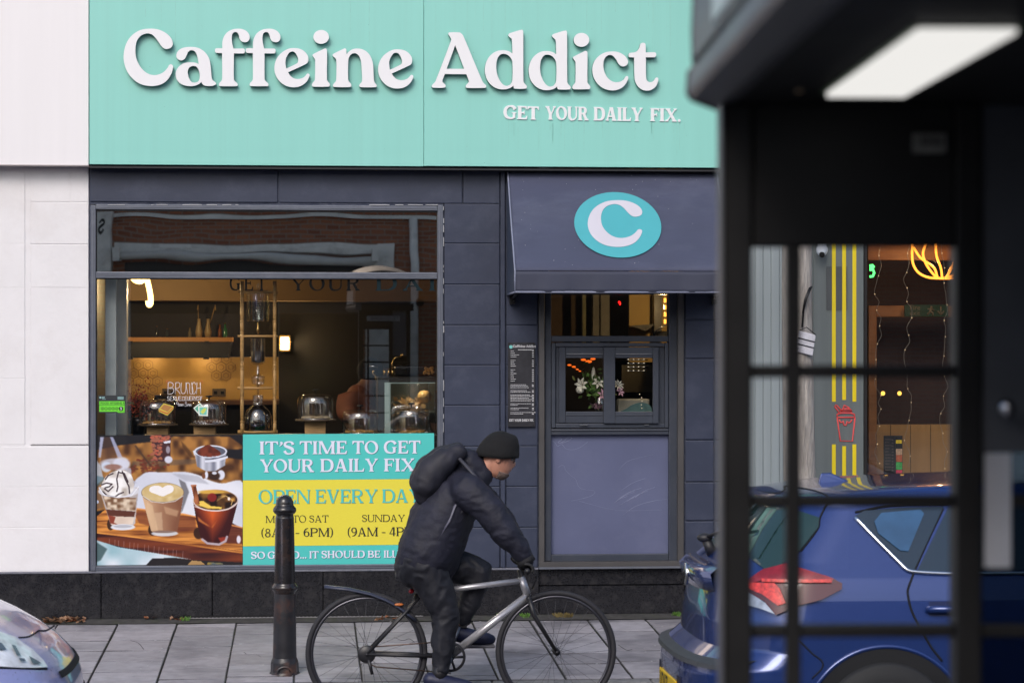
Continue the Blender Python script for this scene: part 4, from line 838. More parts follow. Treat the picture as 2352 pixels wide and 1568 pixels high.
hand(t, [[(690, 1170), (676, 1168), (674, 1180), (690, 1190), (686, 1202), (670, 1200)], [(718, 1168), (700, 1168), (700, 1202), (720, 1200)], [(700, 1185), (714, 1184)], [(728, 1202), (728, 1168), (744, 1172), (742, 1184), (730, 1186), (746, 1202)], [(750, 1168), (759, 1202), (770, 1166)], [(794, 1168), (776, 1168), (776, 1202), (796, 1200)], [(776, 1185), (790, 1184)], [(804, 1168), (804, 1202), (822, 1196), (824, 1176), (804, 1168)],
 [(842, 1168), (828, 1168), (828, 1202), (844, 1200)], [(828, 1185), (840, 1184)], [(848, 1168), (856, 1202), (864, 1166)], [(884, 1168), (870, 1168), (870, 1202), (886, 1200)], [(870, 1185), (882, 1184)], [(892, 1202), (892, 1168), (906, 1172), (904, 1184), (893, 1186), (908, 1202)], [(908, 1166), (918, 1184), (928, 1164)], [(918, 1184), (914, 1204)], [(930, 1168), (930, 1202), (944, 1194), (944, 1174), (930, 1168)], [(946, 1202), (952, 1166), (960, 1202)], [(948, 1190), (958, 1190)], [(956, 1166), (966, 1180), (974, 1164)], [(966, 1180), (962, 1206)]], .0015)
hand(t, [[(768, 1222), (754, 1218), (752, 1232), (766, 1234), (768, 1222), (768, 1252)], [(776, 1252), (782, 1232), (790, 1252)], [(778, 1246), (788, 1246)], [(794, 1252), (795, 1234), (800, 1246), (806, 1234), (808, 1252)], [(812, 1238), (820, 1237)], [(824, 1220), (838, 1218), (830, 1230), (842, 1240), (836, 1252), (822, 1250)], [(850, 1254), (850, 1234), (860, 1238), (851, 1244)], [(864, 1254), (865, 1234), (870, 1246), (876, 1234), (878, 1254)]], .0014)
t.build('lettering', M('paint_pen_white', (.80, .80, .84), .6, var=0), br)
t = MB(); hand(t, [[(660, 1030), (678, 1040)], [(675, 1022), (682, 1036)], [(657, 1046), (672, 1048)], [(962, 1036), (970, 1024)], [(970, 1042), (982, 1032)], [(972, 1050), (986, 1050)]], .0013); t.build('spark_marks', M('paint_pen_red', (.55, .06, .05), .6, var=0), br)
mz = lambda off: (lambda u, v, w: tuple(P(zx(u), zy(v), yp)+Vector((0, -off-w, 0))))
for pts, c, k in (([(596, 1278), (640, 1226), (728, 1252), (724, 1278), (672, 1334), (598, 1300)], (.60, .50, .06), 0), ([(610, 1272), (644, 1236), (716, 1256), (674, 1302)], (.42, .19, .05), 1), ([(598, 1292), (672, 1322), (724, 1270), (720, 1264), (672, 1312), (600, 1284)], (.5, .04, .02), 2)):
    t = MB(); t.extr([pts], mz(.0006*k), .0005); t.build('drawing', M('toast_paint%d' % k, c, .6, var=.1, vs=60), br)
for pts, c, k in (([(898, 1268), (955, 1222), (1000, 1262), (1010, 1330), (950, 1330)], (.75, .78, .72), 0), ([(908, 1272), (954, 1236), (990, 1268), (955, 1318)], (.10, .42, .28), 1), ([(940, 1250), (1028, 1252), (1024, 1338), (944, 1334)], (.75, .78, .72), 2), ([(950, 1260), (1018, 1262), (1014, 1328), (954, 1324)], (.16, .55, .45), 3), ([(960, 1300), (990, 1268), (1012, 1272), (1000, 1300), (980, 1320)], (.6, .66, .12), 4)):
    t = MB(); t.extr([pts], mz(.0006*k), .0005); t.build('drawing', M('wrap_paint%d' % k, c, .6, var=.1, vs=60), br)
wl = thing('window_lettering', 'dark serif slogan letters across the top of the lower window glass', 'window writing', tuple(P(740, 668, yp)))
t = MB(); mfw = mapface(yp, .0006); caps(t, 'GET', 527, 612, 667.5, 667.5, 34, mfw, .0006, w=.17, t=.08, gap=.3); caps(t, 'YOUR', 668, 828, 667.5, 667.5, 34, mfw, .0006, w=.17, t=.08, gap=.22)
t.v = [(x, y, min(z, Zz(641.5, 700, yp))) for x, y, z in t.v]; t.build('lettering', M('letter_smoke', (.004, .005, .006), .7, var=0, spec=.1), wl)
t = MB(); caps(t, 'DAILY', 862, 1110, 667.5, 667.5, 34, mfw, .0006, w=.17, t=.08, gap=.22); t.v = [(min(x, X(1003, yp)), y, min(z, Zz(641.5, 700, yp))) for x, y, z in t.v]; t.build('lettering', M('letter_smoke_blue', (.010, .022, .027), .7, var=0, spec=.1), wl)

# ================================================================== bollard
yb_ = -2.12; sc = (P(664, 1500, yb_)-P(654, 1500, yb_)).x/10; bx = X(654, yb_); bz = .034*yb_
bo = thing('bollard', 'black cast iron bollard with domed cap and rust near its foot on the pavement', 'bollard', (bx, yb_, bz))
def bl(prof): return [(r*sc, bz+(1545-row)*sc) for r, row in prof]
iron = M('black_iron_paint', (.016, .015, .017), .25, var=.3, vs=8, bump=.2, bs=18, dirt=(.12, .055, .03), ds=7, da=.35, coat=.3)
rust = M('rusty_iron_paint', (.024, .024, .029), .38, var=.3, vs=9, bump=.35, bs=22, dirt=(.15, .06, .03), ds=6, da=.7)
mb = MB(); mb.lathe((bx, yb_, 0), bl([(21.5, 1187), (20, 1181), (20.5, 1178)]), 40, False); mb.lathe((bx, yb_, 0), bl([(24.3, 1337), (21.5, 1187)]), 40, False); mb.build('upper_shaft', iron, bo)
mb = MB(); mb.lathe((bx, yb_, 0), bl([(20.5, 1178), (24, 1176), (26.5, 1172), (27, 1169), (26, 1164), (23, 1161), (22, 1159)]), 40, False); mb.build('collar', iron, bo)
mb = MB(); mb.lathe((bx, yb_, 0), bl([(22, 1159), (20.5, 1157.5), (20.3, 1154)]+[(20.3*math.cos(a*math.pi/20), 1154-21*math.sin(a*math.pi/20)) for a in range(1, 10)]+[(.1, 1133)]), 40, True); mb.build('cap', iron, bo)
mb = MB(); mb.lathe((bx, yb_, 0), bl([(24.3, 1361), (25.5, 1358), (25.5, 1356), (28, 1354), (29.3, 1350), (29.3, 1346), (27.5, 1342), (25.5, 1340), (25.5, 1338), (24.3, 1337)]), 40, False); mb.build('collar', iron, bo)
mb = MB(); mb.lathe((bx, yb_, 0), bl([(27.5, 1508), (24.3, 1361)]), 40, False); mb.build('lower_shaft', rust, bo)
mb = MB(); mb.lathe((bx, yb_, 0), bl([(36, 1552), (35, 1543), (32.5, 1540), (32, 1522), (31, 1516), (27.5, 1508)]), 10, True); mb.tube([(bx+.045*math.cos(a), yb_-.083, bz+.012+.035*math.sin(a)) for a in [i*math.pi/8 for i in range(9)]], .006, n=6); mb.build('foot', rust, bo, auto=35)
# ================================================================== cafe interior
gold = M('gold_wallpaper', (.60, .36, .10), .55, var=.10, vs=4); darkw = M('dim_brown_wall', (.014, .010, .008), .7, var=.3, vs=2); darkgreen = M('dark_green_wall', (.018, .026, .016), .7, var=.4, vs=2)
YI = 2.5
room = thing('cafe_interior', 'dim cafe room with gold wallpaper seen through the shop window', 'room', (X(600), YI, 0))
mb = MB(); mb.box((X(150, YI), YI, Zz(925, 400, YI)), (X(640, YI), YI+.1, Zz(820, 400, YI))); mb.build('wall', gold, room)
mb = MB(); mb.box((X(120, YI), YI, Zz(820, 400, YI)+.002), (X(640, YI), YI+.1, Zz(690, 400, YI))); mb.box((X(640, YI)+.002, YI-.02, .2), (3.6, YI+.1, Zz(600, 400, YI))); mb.box((X(150, YI), YI-.01, .2), (X(640, YI), YI+.1, Zz(925, 400, YI)-.002)); mb.build('wall', darkw, room)  # wall above the shelf given a darker colour to stand for weaker light
mb = MB(); mb.box((X(120, YI), YI-.5, Zz(690, 400, YI-.5)), (X(1010, YI), YI+.1, 3.2)); mb.build('bulkhead', M('ochre_bulkhead', (.26, .15, .055), .6, var=.12, vs=2), room)
mb = MB(); mb.box((X0-.1, .3, -.02), (3.7, YI+.1, .0)); mb.build('floor', darkw, room)
mb = MB(); mb.box((X0-.1, .27, 3.2), (3.7, YI+.1, 3.3)); mb.build('ceiling', darkw, room)
mb = MB(); mb.box((X0-.12, .27, 0), (X0, YI+.1, 3.2)); mb.build('side_wall', M('dim_interior_wall', (.05, .05, .045), .6, var=.1), room)
mb = MB(); mb.box((3.6, .27, 0), (3.72, YI+.1, 3.2)); mb.build('side_wall', darkw, room)
mb = MB(); mb.box((X(1085), .27, .0), (X(1095), YI, 3.2)); mb.build('partition', darkw, room)
pat = MB()
def hexa_(cx, cy, r):
    for q in (1.0, .5): 
        pts = [P(cx+r*q*math.cos(R(60*i+30)), cy+r*q*.98*math.sin(R(60*i+30)), YI-.003) for i in range(6)]
        pat.tube(pts, .0034, n=4, closed=True, flat=.5)
for cx, cy in ((318, 838), (340, 838), (329, 857), (351, 857), (307, 857), (318, 876), (340, 876), (362, 876), (307, 895), (329, 895), (351, 895), (318, 914), (340, 914), (296, 876), (296, 914), (497, 824), (520, 824), (486, 843), (508, 843), (530, 843), (497, 862), (519, 862)): hexa_(cx, cy, 12.5)
pat.build('wallpaper_pattern', M('gold_relief', (.26, .145, .04), .4, var=.1), room)
mb = MB(); mb.box((X(240, .3), .14, 0), (X(1004, .3), .62, Zz(998, 600, .3)-.004)); mb.build('window_ledge', M('dark_counter', (.016, .015, .015), .35, var=.2), room)
ZL = Zz(998, 600, .3)
# pale upright just inside the left edge
mb = MB(); mb.box((X(243, .25), .2, 1.1), (X(268, .25), .3, 3.0)); mb.build('pilaster', M('pale_upright', (.42, .46, .45), .6, var=.06), room)
mb = MB(); mb.box((X(268, .45), .4, 1.1), (X(292, .45), .55, 3.0)); mb.build('pilaster', M('cream_upright', (.46, .40, .31), .6, var=.06), room)
# shelf and hood
sh = thing('wall_shelf', 'long glowing timber shelf over a black extractor on the gold wall', 'shelf', tuple(P(400, 785, 2.1)))
mb = MB(); mb.pbox(286, 774.5, 533, 784.5, 2.1, .38); mb.build('board', M('amber_shelf', (.62, .27, .06), .45, var=.12, vs=6, stretch=(1, 4, 8)), sh)
mb = MB(); a, b, c, d = P(270, 785.5, 2.12), P(532, 785.5, 2.12), P(524, 822, 2.12), P(270, 822, 2.12)
mb.hexa([tuple(d), tuple(c), tuple(c+Vector((0, .36, 0))), tuple(d+Vector((0, .36, 0))), tuple(a), tuple(b), tuple(b+Vector((0, .36, 0))), tuple(a+Vector((0, .36, 0)))]); mb.build('hood', M('black_hood', (.010, .009, .009), .45), sh)
for x in (295, 470): mb = MB(); mb.pbox(x, 783, x+10, 788, 2.09, .03); mb.pbox(x-3, 819, x+10, 825, 2.09, .03); mb.build('bracket', black_metal, sh)
mb = MB(); mb.pbox(310, 821.2, 505, 821.9, 2.40, .03); mb.build('hood_light', emis('hood_lamp', (255, 190, 110), .8), sh)
for px_ in (345, 470): lamp(P(px_, 824.5, 2.36), 1.0, (1, .72, .38), .01, sh)
def bottle(px, base, hpx, rpx, y, m, label, neck=.45, gp='bottles and ornaments on the back shelf', nm='bottle', cat='bottle'):
    s_ = (P(px+10, base, y)-P(px, base, y)).x/10; c = P(px, base, y); t = thing(nm, label, cat, tuple(c), gp); r_, h_ = rpx*s_, hpx*s_
    mb = MB(); mb.lathe(c, [(r_*.95, 0), (r_, .01), (r_, h_*.55), (r_*neck, h_*.7), (r_*neck, h_*.93)], 14); mb.build('body', m, t)
    mb = MB(); mb.lathe(c, [(r_*neck*1.15, h_*.93), (r_*neck*1.15, h_)], 12); mb.build('cap', brass, t); return t
bz_ = 774.3
bottle(505, bz_, 30, 4.6, 2.25, M('bottle_amber', (.25, .08, .02), .15), 'amber sauce bottle at the right end of the back shelf')
bottle(517, bz_, 33, 4.8, 2.25, M('bottle_green', (.03, .14, .05), .15), 'green sauce bottle at the right end of the back shelf')
bottle(436, bz_, 22, 4, 2.25, M('bottle_clear', (.3, .25, .15), .1, metal=.3), 'short gold topped jar in the middle of the back shelf')
bottle(360, bz_, 26, 3.6, 2.25, M('bottle_dark', (.03, .03, .03), .1), 'slim dark bottle at the left part of the back shelf')
bottle(384, bz_, 20, 5, 2.25, M('bottle_smoke', (.05, .06, .06), .1), 'squat smoky jar left of the middle of the back shelf')
for px, lean, lab in ((457, -2, 'white vase with a tall straight grass stem on the back shelf'), (478, 16, 'white vase with a leaning dry stem on the back shelf')):
    c = P(px, bz_, 2.25); t = thing('vase', lab, 'vase', tuple(c), 'bottles and ornaments on the back shelf'); mb = MB(); mb.lathe(c, [(.022, 0), (.028, .04), (.013, .11), (.012, .14)], 14); mb.build('body', M('vase_cream', (.45, .33, .17), .4), t)
    mb = MB(); mb.tube([P(px, 752, 2.25), P(px+lean*.5, 730, 2.25), P(px+lean, 702, 2.25)], .005, .003, n=5); mb.tube([P(px+lean, 712, 2.25), P(px+lean*1.02, 700, 2.25)], .009, .004, n=6); mb.build('stem', M('dry_stem', (.34, .22, .09), .7), t)
# neon script
ng = thing('neon_script_sign', 'warm white neon handwriting hanging inside at the top left of the shop window', 'neon sign', tuple(P(330, 640, .9)))
mb = MB(); mb.tube([P(zx(x), zy(y), .9) for x, y in crv([(205, 60), (215, 130), (255, 160), (300, 130), (325, 60)], 6, False)], .021, n=10); mb.tube([P(zx(x), zy(y), .9) for x, y in crv([(350, 40), (375, 140), (430, 168), (478, 130), (488, 60)], 6, False)], .020, n=10)
mb.tube([P(zx(x), zy(y), .9) for x, y in crv([(475, 40), (495, 150), (512, 220), (526, 300), (527, 350), (516, 372), (508, 360), (505, 335)], 6, False)], .020, n=10)
mb.build('tube', emis('neon_warm', (255, 214, 128), 5.5), ng)
lamp(P(345, 672, .97), 26, (1, .72, .36), .025, ng)
# wall light
wlp = thing('wall_light', 'small lit wall lantern with two bright panes beside the dripper tower', 'wall light', tuple(P(653, 803, 2.3)))
for a, b in ((774, 786), (791.5, 803)): mb = MB(); mb.pbox(644, a, 664, b, 2.3, .08); mb.build('pane', emis('lamp_pane', (255, 226, 170), 7), wlp, bevel=.004)
mb = MB(); mb.pbox(641, 770, 667, 807, 2.39, .04); mb.pbox(640.5, 772, 642.5, 805, 2.3, .08); mb.build('housing', brass, wlp)
lamp(P(654, 788, 2.27), 5, (1, .75, .4), .02, wlp)
for px, lb in ((388, 'silver double socket on the gold wall left of the brunch lettering'), (503, 'silver double socket on the gold wall right of the brunch lettering')):
    t = thing('wall_socket', lb, 'socket', tuple(P(px, 900, YI))); mb = MB(); mb.pbox(px-15.5, 892, px+15.5, 910, YI-.012, .011); mb.build('plate', M('brushed_socket', (.16, .12, .07), .35, metal=.6), t, bevel=.003)
    for q in (-8, 8): mb = MB(); mb.pbox(px+q-4, 898, px+q+4, 905, YI-.016, .004); mb.build('outlet', black_gap, t)
wk = thing('back_counter', 'dark timber worktop along the gold back wall', 'counter', tuple(P(400, 925, 2.0))); mb = MB(); mb.pbox(262, 920, 640, 929, 2.0, .48); mb.build('worktop', M('brown_worktop', (.13, .055, .02), .4, var=.2), wk); mb = MB(); mb.pbox(262, 929.5, 640, 1090, 2.05, .4); mb.build('cupboard', black_gap, wk)
gr = thing('coffee_grinder', 'black domed coffee appliance on the counter behind the first cake dome', 'appliance', tuple(P(378, 925, 1.6))); mb = MB(); mb.ball(P(378, 928, 1.6), .075, 18, (1.35, 1, 1.0)); mb.build('dome', M('gloss_black', (.01, .01, .01), .12, coat=.5), gr); mb = MB(); mb.cyl(P(378, 975, 1.6), P(378, 925, 1.6), .08); mb.build('base', black_metal, gr)
# red flowers at left
def foliage(mb, c, n, sp, sz, rs=rnd):
    for _ in range(n):
        p = Vector(c)+Vector((rs.gauss(0, sp[0]), rs.gauss(0, sp[1]), rs.gauss(0, sp[2]))); a = Vector((rs.uniform(-1, 1), rs.uniform(-1, 1), rs.uniform(-1, 1))).normalized()*sz; b = a.orthogonal().normalized()*sz*.6
        mb.add([p-a, p+b, p+a, p-b], [(0, 1, 2, 3)])
rf = thing('dried_flowers', 'small bunch of dried red flowers in a dark pot left of the cake domes', 'flowers', tuple(P(318, 998, .5)))
mb = MB(); foliage(mb, P(318, 925, .5), 260, (.045, .04, .06), .011); mb.build('flower_heads', M('dried_red', (.30, .045, .02), .8, var=.3), rf); mb = MB(); mb.lathe(P(318, 998, .5), [(.04, 0), (.05, .09), (.045, .12)], 16)
for k in range(9): mb.tube([P(318, 960, .5), P(318+rnd.uniform(-16, 16), 915+rnd.uniform(-10, 20), .5)], .002, n=4)
mb.build('pot', black_metal, rf)
# pastry domes
def cake_dome(cx, top, base, r, blk, label, food, knob=10):
    y = .34; s_ = (P(cx+10, base, y)-P(cx, base, y)).x/10; c = P(cx, base, y); rr = r*s_; h = (base-top)*s_
    t = thing('cake_dome', label, 'cake stand', tuple(c), 'glass cake domes on the window ledge')
    mb = MB(); mb.lathe(c-Vector((0, 0, .012)), [(rr*.9, 0), (rr*1.1, .004), (rr*1.12, .012), (rr*1.0, .013), (0.001, .013)], 40, True); mb.build('plate', M('dark_wood_plate', (.13, .085, .05), .4, var=.25, vs=20), t)
    pr = [(rr, .002), (rr*1.0, h*.60), (rr*.985, h*.72), (rr*.93, h*.84), (rr*.82, h*.93), (rr*.6, h*.975), (.001, h)]
    mb = MB(); mb.lathe(c, pr, 44, False); mb.build('glass_cover', clear, t)
    mb = MB(); mb.tube([c+Vector((rr*math.cos(a*math.pi/22), rr*math.sin(a*math.pi/22), .004)) for a in range(44)], .0028, n=5, closed=True); mb.build('rim', chrome, t)
    mb = MB(); mb.lathe(c+Vector((0, 0, h)), [(.006, 0), (.005, .012), (.008, .016), (.024, .020), (.024, .026), (.01, .029)], 20); mb.build('knob', black_metal, t)
    f = MB(); rs = random.Random(int(cx))
    if food == 'biscuit':
        for a in range(7): f.lathe(c+Vector((rr*.55*math.cos(a), rr*.5*math.sin(a), .003)), [(.001, 0), (.026, .002), (.031, .010), (.026, .018), (.001, .02)], 14)
        m_ = M('pale_biscuit', (.62, .50, .32), .7, var=.15, vs=60)
    elif food == 'swirl':
        for a in range(9):
            cc_ = c+Vector((rr*.6*math.cos(a*.7)*rs.uniform(.3, 1), rr*.55*math.sin(a*.7), .012)); f.ball(cc_, .03, 10, (1.2, 1, .5))
        m_ = M('chocolate_pastry', (.16, .06, .025), .5, var=.3, vs=30)
    else:
        for a in range(22): f.ball(c+Vector((rr*.7*math.cos(a*1.3)*rs.uniform(.3, 1), rr*.7*math.sin(a*1.3), .008+.006*rs.random())), rs.uniform(.012, .02), 8, (1.3, 1, .6))
        m_ = M('golden_pastry', (.55, .30, .08), .6, var=.3, vs=40)
    f.build('pastries', m_, t)
    if food == 'swirl':
        g = MB()
        for a in range(8):
            x0 = c.x-rr*.8+a*rr*.2; g.tube([Vector((x0+rr*.06*k, c.y-rr*.7+.0*k, c.z+.014+.012*math.sin(k*1.9+a))) for k in range(7)], .0022, n=4)
        g.build('icing', letter_white, t)
    if blk:
        b = thing('wooden_block', label.replace('glass cake dome', 'wood block under the cake dome').split(' with ')[0], 'wood block', tuple(P((blk[0]+blk[1])/2, 998, y)), 'wood blocks under the cake domes')
        mb = MB(); mb.pbox(blk[0], base+3.8, blk[1], 998, y-.05, .14); mb.build('block', wood_mid, b, bevel=.003)
cake_dome(362, 916, 974, 42, (337, 386), 'leftmost glass cake dome with crumbly golden pastries', 'gold')
cake_dome(480, 917, 973, 41, (445, 495), 'glass cake dome left of the dripper tower with iced chocolate swirls', 'swirl')
cake_dome(725, 903, 963, 42.5, (700, 748), 'highest glass cake dome right of the dripper tower with round pale biscuits', 'biscuit')
cake_dome(828, 939, 995, 42.5, None, 'low empty looking glass cake dome left of the display fridge', 'none0')
cake_dome(945, 934, 995, 42.5, None, 'low glass cake dome in front of the display fridge with golden pastry', 'gold')
# cold drip tower
ct = thing('cold_drip_tower', 'tall spindle framed cold drip coffee tower with glass vessels in the window', 'coffee dripper', tuple(P(592, 997, .28)))
s4 = (P(602, 900, .28)-P(592, 900, .28)).x/10
def post(cx, y):
    mb = MB(); z1 = P(cx, 646, y).z; z0 = P(cx, 995, y).z; c = P(cx, 995, y); r0 = 4.2*s4; pr = [(r0, 0)]
    for row in (983, 968, 930, 914, 899, 876, 846, 832, 806, 780, 764, 738, 722, 700, 686, 672, 655):
        h = P(cx, row, y).z-z0; pr += [(r0, h-.012), (r0*.62, h-.009), (r0*1.12, h-.003), (r0*1.12, h+.003), (r0*.62, h+.009), (r0, h+.012)] if row in (968, 914, 846, 832, 764, 738, 700, 686) else [(r0*1.02, h)]
    pr += [(r0, z1-z0)]; mb.lathe(c, pr, 14); mb.build('post', bamboo, ct)
for cx in (556, 631):
    for y in (.22, .40): post(cx, y)
for row in (670.5, 772, 891, 992):
    mb = MB(); z = P(592, row, .22).z
    for y in (.22, .40): mb.cyl((P(546, row, y).x, y, z), (P(638, row, y).x, y, z), 2.6*s4, n=10)
    mb.box((P(562, row, .3).x, .22, z-.004), (P(624, row, .3).x, .40, z+.004)) if row in (992,) else None
    mb.build('rail', bamboo, ct)
def ves(pr, nm, m, cx=592.5, n=28, par=ct): mb = MB(); mb.lathe((P(cx, 800, .31).x, .31, 0), [(r*s4, P(cx, row, .31).z) for r, row in pr], n, False); return mb.build(nm, m, par)
ves([(1, 738), (24, 738), (26, 735), (26, 672), (27, 668)], 'water_vessel', clear); ves([(1, 650), (3, 651), (4, 655), (3, 660), (3, 663), (12, 664), (26, 667), (30, 669), (29, 671)], 'lid', clear)
ves([(1, 736), (23, 736), (24, 733), (24, 690), (.5, 690)], 'water', glass('water_body', .03, (.90, .94, .93)))
ves([(2.2, 740), (2.2, 752), (4, 756), (3, 760), (1.4, 768)], 'tap', brass)
mb = MB()
for k in range(9): mb.pbox(588, 690+k*5, 600, 690.7+k*5, .315-26*s4-.0, .001)
mb.build('scale_marks', M('mark_white', (.5, .5, .45), .5), ct)
ves([(1, 838), (10, 836), (16, 831), (16.5, 826), (16.5, 777)], 'coffee_vessel', clear); ves([(1, 834), (14, 830), (15, 825), (15, 806), (.5, 806)], 'ground_coffee', M('coffee_dark', (.018, .010, .008), .6, var=.3))
ves([(3, 838), (3, 846), (5, 850), (4, 857), (8, 861), (15, 864), (16, 868), (14, 871), (16, 874), (14, 877), (15, 880), (8, 884), (2, 888), (1.2, 900)], 'drip_coil', clear); ves([(1.2, 846), (1.2, 930)], 'drip_tube', brass, n=8)
ves([(30, 990), (31.5, 985), (32, 970), (31, 955), (26, 942), (18, 934), (12, 929), (11.5, 922), (11.5, 909), (13, 907)], 'flask', clear); ves([(.5, 991), (29.5, 989.5), (30.8, 984), (31, 970), (30.5, 957.5), (.5, 957.5)], 'cold_brew', M('brew_black', (.006, .004, .003), .08, coat=.3)); ves([(12.3, 931), (12.3, 907)], 'flask_neck_ring', clear)
# display fridge
fg = thing('display_fridge', 'glass display fridge with a pale frame and wrapped bakes at the right of the window', 'display fridge', tuple(P(930, 998, .62)))
mb = MB(); mb.pbox(868, 866, 1000, 877, .62, .5); mb.pbox(868, 877.3, 883, 998, .62, .5); mb.build('cabinet', M('fridge_black', (.022, .020, .018), .35), fg, bevel=.003)
mb = MB(); mb.pbox(883.5, 878, 897, 998, .60, .03); mb.pbox(897.2, 878, 1000, 880.5, .60, .03); mb.build('door_frame', M('fridge_frame_pale', (.38, .50, .48), .4), fg, bevel=.002)
mb = MB(); mb.pbox(897, 880, 1000, 998, .612, .004); mb.build('door_glass', clear, fg); mb = MB(); mb.pbox(884, 878, 1000, 998, 1.05, .02); mb.pbox(897, 945, 1000, 947.5, .66, .36); mb.build('lining', M('fridge_lining', (.14, .17, .12), .5), fg)
f = MB(); foliage(f, P(945, 935, .8), 130, (.05, .08, .025), .03); f.ball(P(975, 912, .8), .05, 12, (1.1, 1, 1)); f.ball(P(955, 932, .8), .05, 12, (1.5, 1, .6)); f.build('wrapped_bakes', M('golden_bake', (.62, .40, .15), .35, var=.5, vs=30), fg)
lamp(P(960, 883, .75), .8, (1, .85, .6), .008, fg)
em = thing('espresso_machine', 'brass and chrome espresso machine parts on top of the display fridge', 'coffee machine', tuple(P(900, 865, .9)))
mb = MB(); mb.pbox(905, 838, 990, 864, 1.0, .3); mb.build('body', M('machine_dark', (.03, .03, .032), .25, metal=.6), em, bevel=.02, seg=3)
mb = MB()
for x in (884, 893, 902): mb.cyl(P(x, 864, .95), P(x, 846, .95), .010)
mb.tube([P(862, 852, .9), P(857, 852, .9), P(857, 858, .9), P(862, 862, .9), P(862, 870, .9), P(872, 872, .9)], .009, n=8); mb.tube([P(922, 818, .95), P(906, 822, .95), P(902, 830, .95), P(900, 850, .95)], .006, n=6); mb.ball(P(925, 815, .95), .014, 8); mb.build('group_handles', brass, em)
mb = MB(); mb.cyl(P(848, 841, .9), P(867, 841, .9), .007); mb.build('steam_arm', chrome, em)
mb = MB()
for k in range(14): mb.ball(P(985+rnd.uniform(-14, 10), 850+rnd.uniform(-6, 9), .93), .012, 6)
mb.build('cups', M('amber_cups', (.5, .25, .06), .3), em)

# ------------------------------------------------------------------ things seen in the hatch
lv = thing('lily_vase', 'glass vase of pink and white lilies behind the left sash of the hatch', 'flowers', tuple(P(1375, 945, .25)))
mb = MB(); mb.lathe(P(1378, 952, .28), [(.035, 0), (.04, .09), (.03, .12)], 18, False); mb.build('vase', clear, lv)
def petals(mb, c, r_, n, tilt, w_=.34, spread=.8, up=Vector((0, -1, 0))):
    c = Vector(c); up = up.normalized(); a0 = up.orthogonal().normalized(); b0 = up.cross(a0)
    for k in range(n):
        an = 2*math.pi*k/n+tilt; d = (a0*math.cos(an)+b0*math.sin(an)); sd_ = up.cross(d)
        pts = [c+d*r_*.05+up*0, c+d*r_*.5*spread+up*r_*.35+sd_*r_*w_*.5, c+d*r_*spread+up*r_*.25, c+d*r_*.5*spread+up*r_*.35-sd_*r_*w_*.5, c+d*r_*.45*spread+up*r_*.28]
        mb.add(pts, [(0, 1, 4), (1, 2, 4), (2, 3, 4), (3, 0, 4)], True)
pk = M('lily_pink', (.85, .50, .64), .5, var=.25, vs=40); wh = M('lily_white', (.88, .86, .74), .5, var=.12, vs=30); gn = M('lily_green', (.10, .20, .045), .5, var=.3)
mb = MB(); petals(mb, P(1370, 925, .2), .075, 6, .3, up=Vector((-.1, -.5, -1))); petals(mb, P(1382, 908, .2), .06, 6, 1, up=Vector((.5, -1, .3))); petals(mb, P(1422, 900, .2), .05, 6, .2, up=Vector((.8, -1, .4))); mb.build('pink_bloom', pk, lv)
mb = MB(); petals(mb, P(1338, 884, .22), .07, 7, .1, up=Vector((-.8, -1, .2))); petals(mb, P(1372, 880, .22), .06, 6, .5, up=Vector((.2, -1, .4))); petals(mb, P(1418, 886, .22), .06, 9, .4, w_=.2, up=Vector((.4, -1, .6))); mb.ball(P(1363, 858, .22), .017, 10, (.8, .8, 2.8)); mb.ball(P(1332, 895, .22), .022, 10, (1.3, 1, 1.2)); mb.build('white_bloom', wh, lv)
mb = MB(); foliage(mb, P(1362, 885, .27), 110, (.045, .03, .05), .022)
for k in range(12): mb.tube([P(1376, 945, .27), P(1368, 915, .26), P(1345+rnd.uniform(-10, 45), 862+rnd.uniform(-10, 30), .25)], .004, .002, n=5)
mb.build('stems', gn, lv)
rc = thing('copper_lamp', 'glowing orange copper lamp behind the left sash of the hatch', 'lamp', tuple(P(1350, 830, .9)))
mb = MB()
for x, y_, s_ in ((1340, 826, 1), (1352, 830, 1.3), (1362, 824, 1), (1308, 838, .8), (1318, 842, .8), (1326, 848, .6), (1332, 852, .5)): mb.ball(P(x, y_, .9), .012*s_, 8, (1.6, 1, .7))
mb.build('glow', emis('copper_glow', (255, 110, 30), 1.1), rc); mb = MB(); mb.tube([P(1300, 834, .92), P(1340, 856, .92)], .004, n=5); mb.build('arm', brass, rc)
hr = thing('hatch_room', 'warm ochre kitchen corner seen through the glass above the hatch', 'room', tuple(P(1450, 780, 1.2)))
mb = MB(); mb.box((X(1445, 1.2), 1.2, 1.7), (X(1560, 1.2), 1.24, 3.2)); mb.build('wall', M('mustard_wall', (.60, .38, .11), .6, var=.05), hr)
mb = MB(); mb.box((X(1260, 1.9), 1.9, 1.7), (X(1446, 1.9), 1.94, 3.2)); mb.build('wall', M('brown_back_wall', (.26, .16, .085), .6, var=.2), hr)
for a, b, m_ in ((1362, 1376, (.45, .42, .36)), (1380, 1400, (.48, .44, .38)), (1338, 1346, (.5, .46, .25))):
    mb = MB(); mb.pbox(a, 650, b, 790, 1.6, .08); mb.build('post', M('pale_post%d' % a, m_, .6, var=.2), hr)
mb = MB(); p3 = [P(1447, 748, 1.0), P(1505, 744, 1.0), P(1484, 760, 1.0)]; mb.add([tuple(p) for p in p3]+[tuple(p+Vector((0, .15, 0))) for p in p3], [(0, 1, 2), (3, 5, 4), (0, 3, 4, 1), (1, 4, 5, 2), (2, 5, 3, 0)]); mb.build('bracket_shelf', M('dark_bracket', (.03, .022, .015), .5), hr)
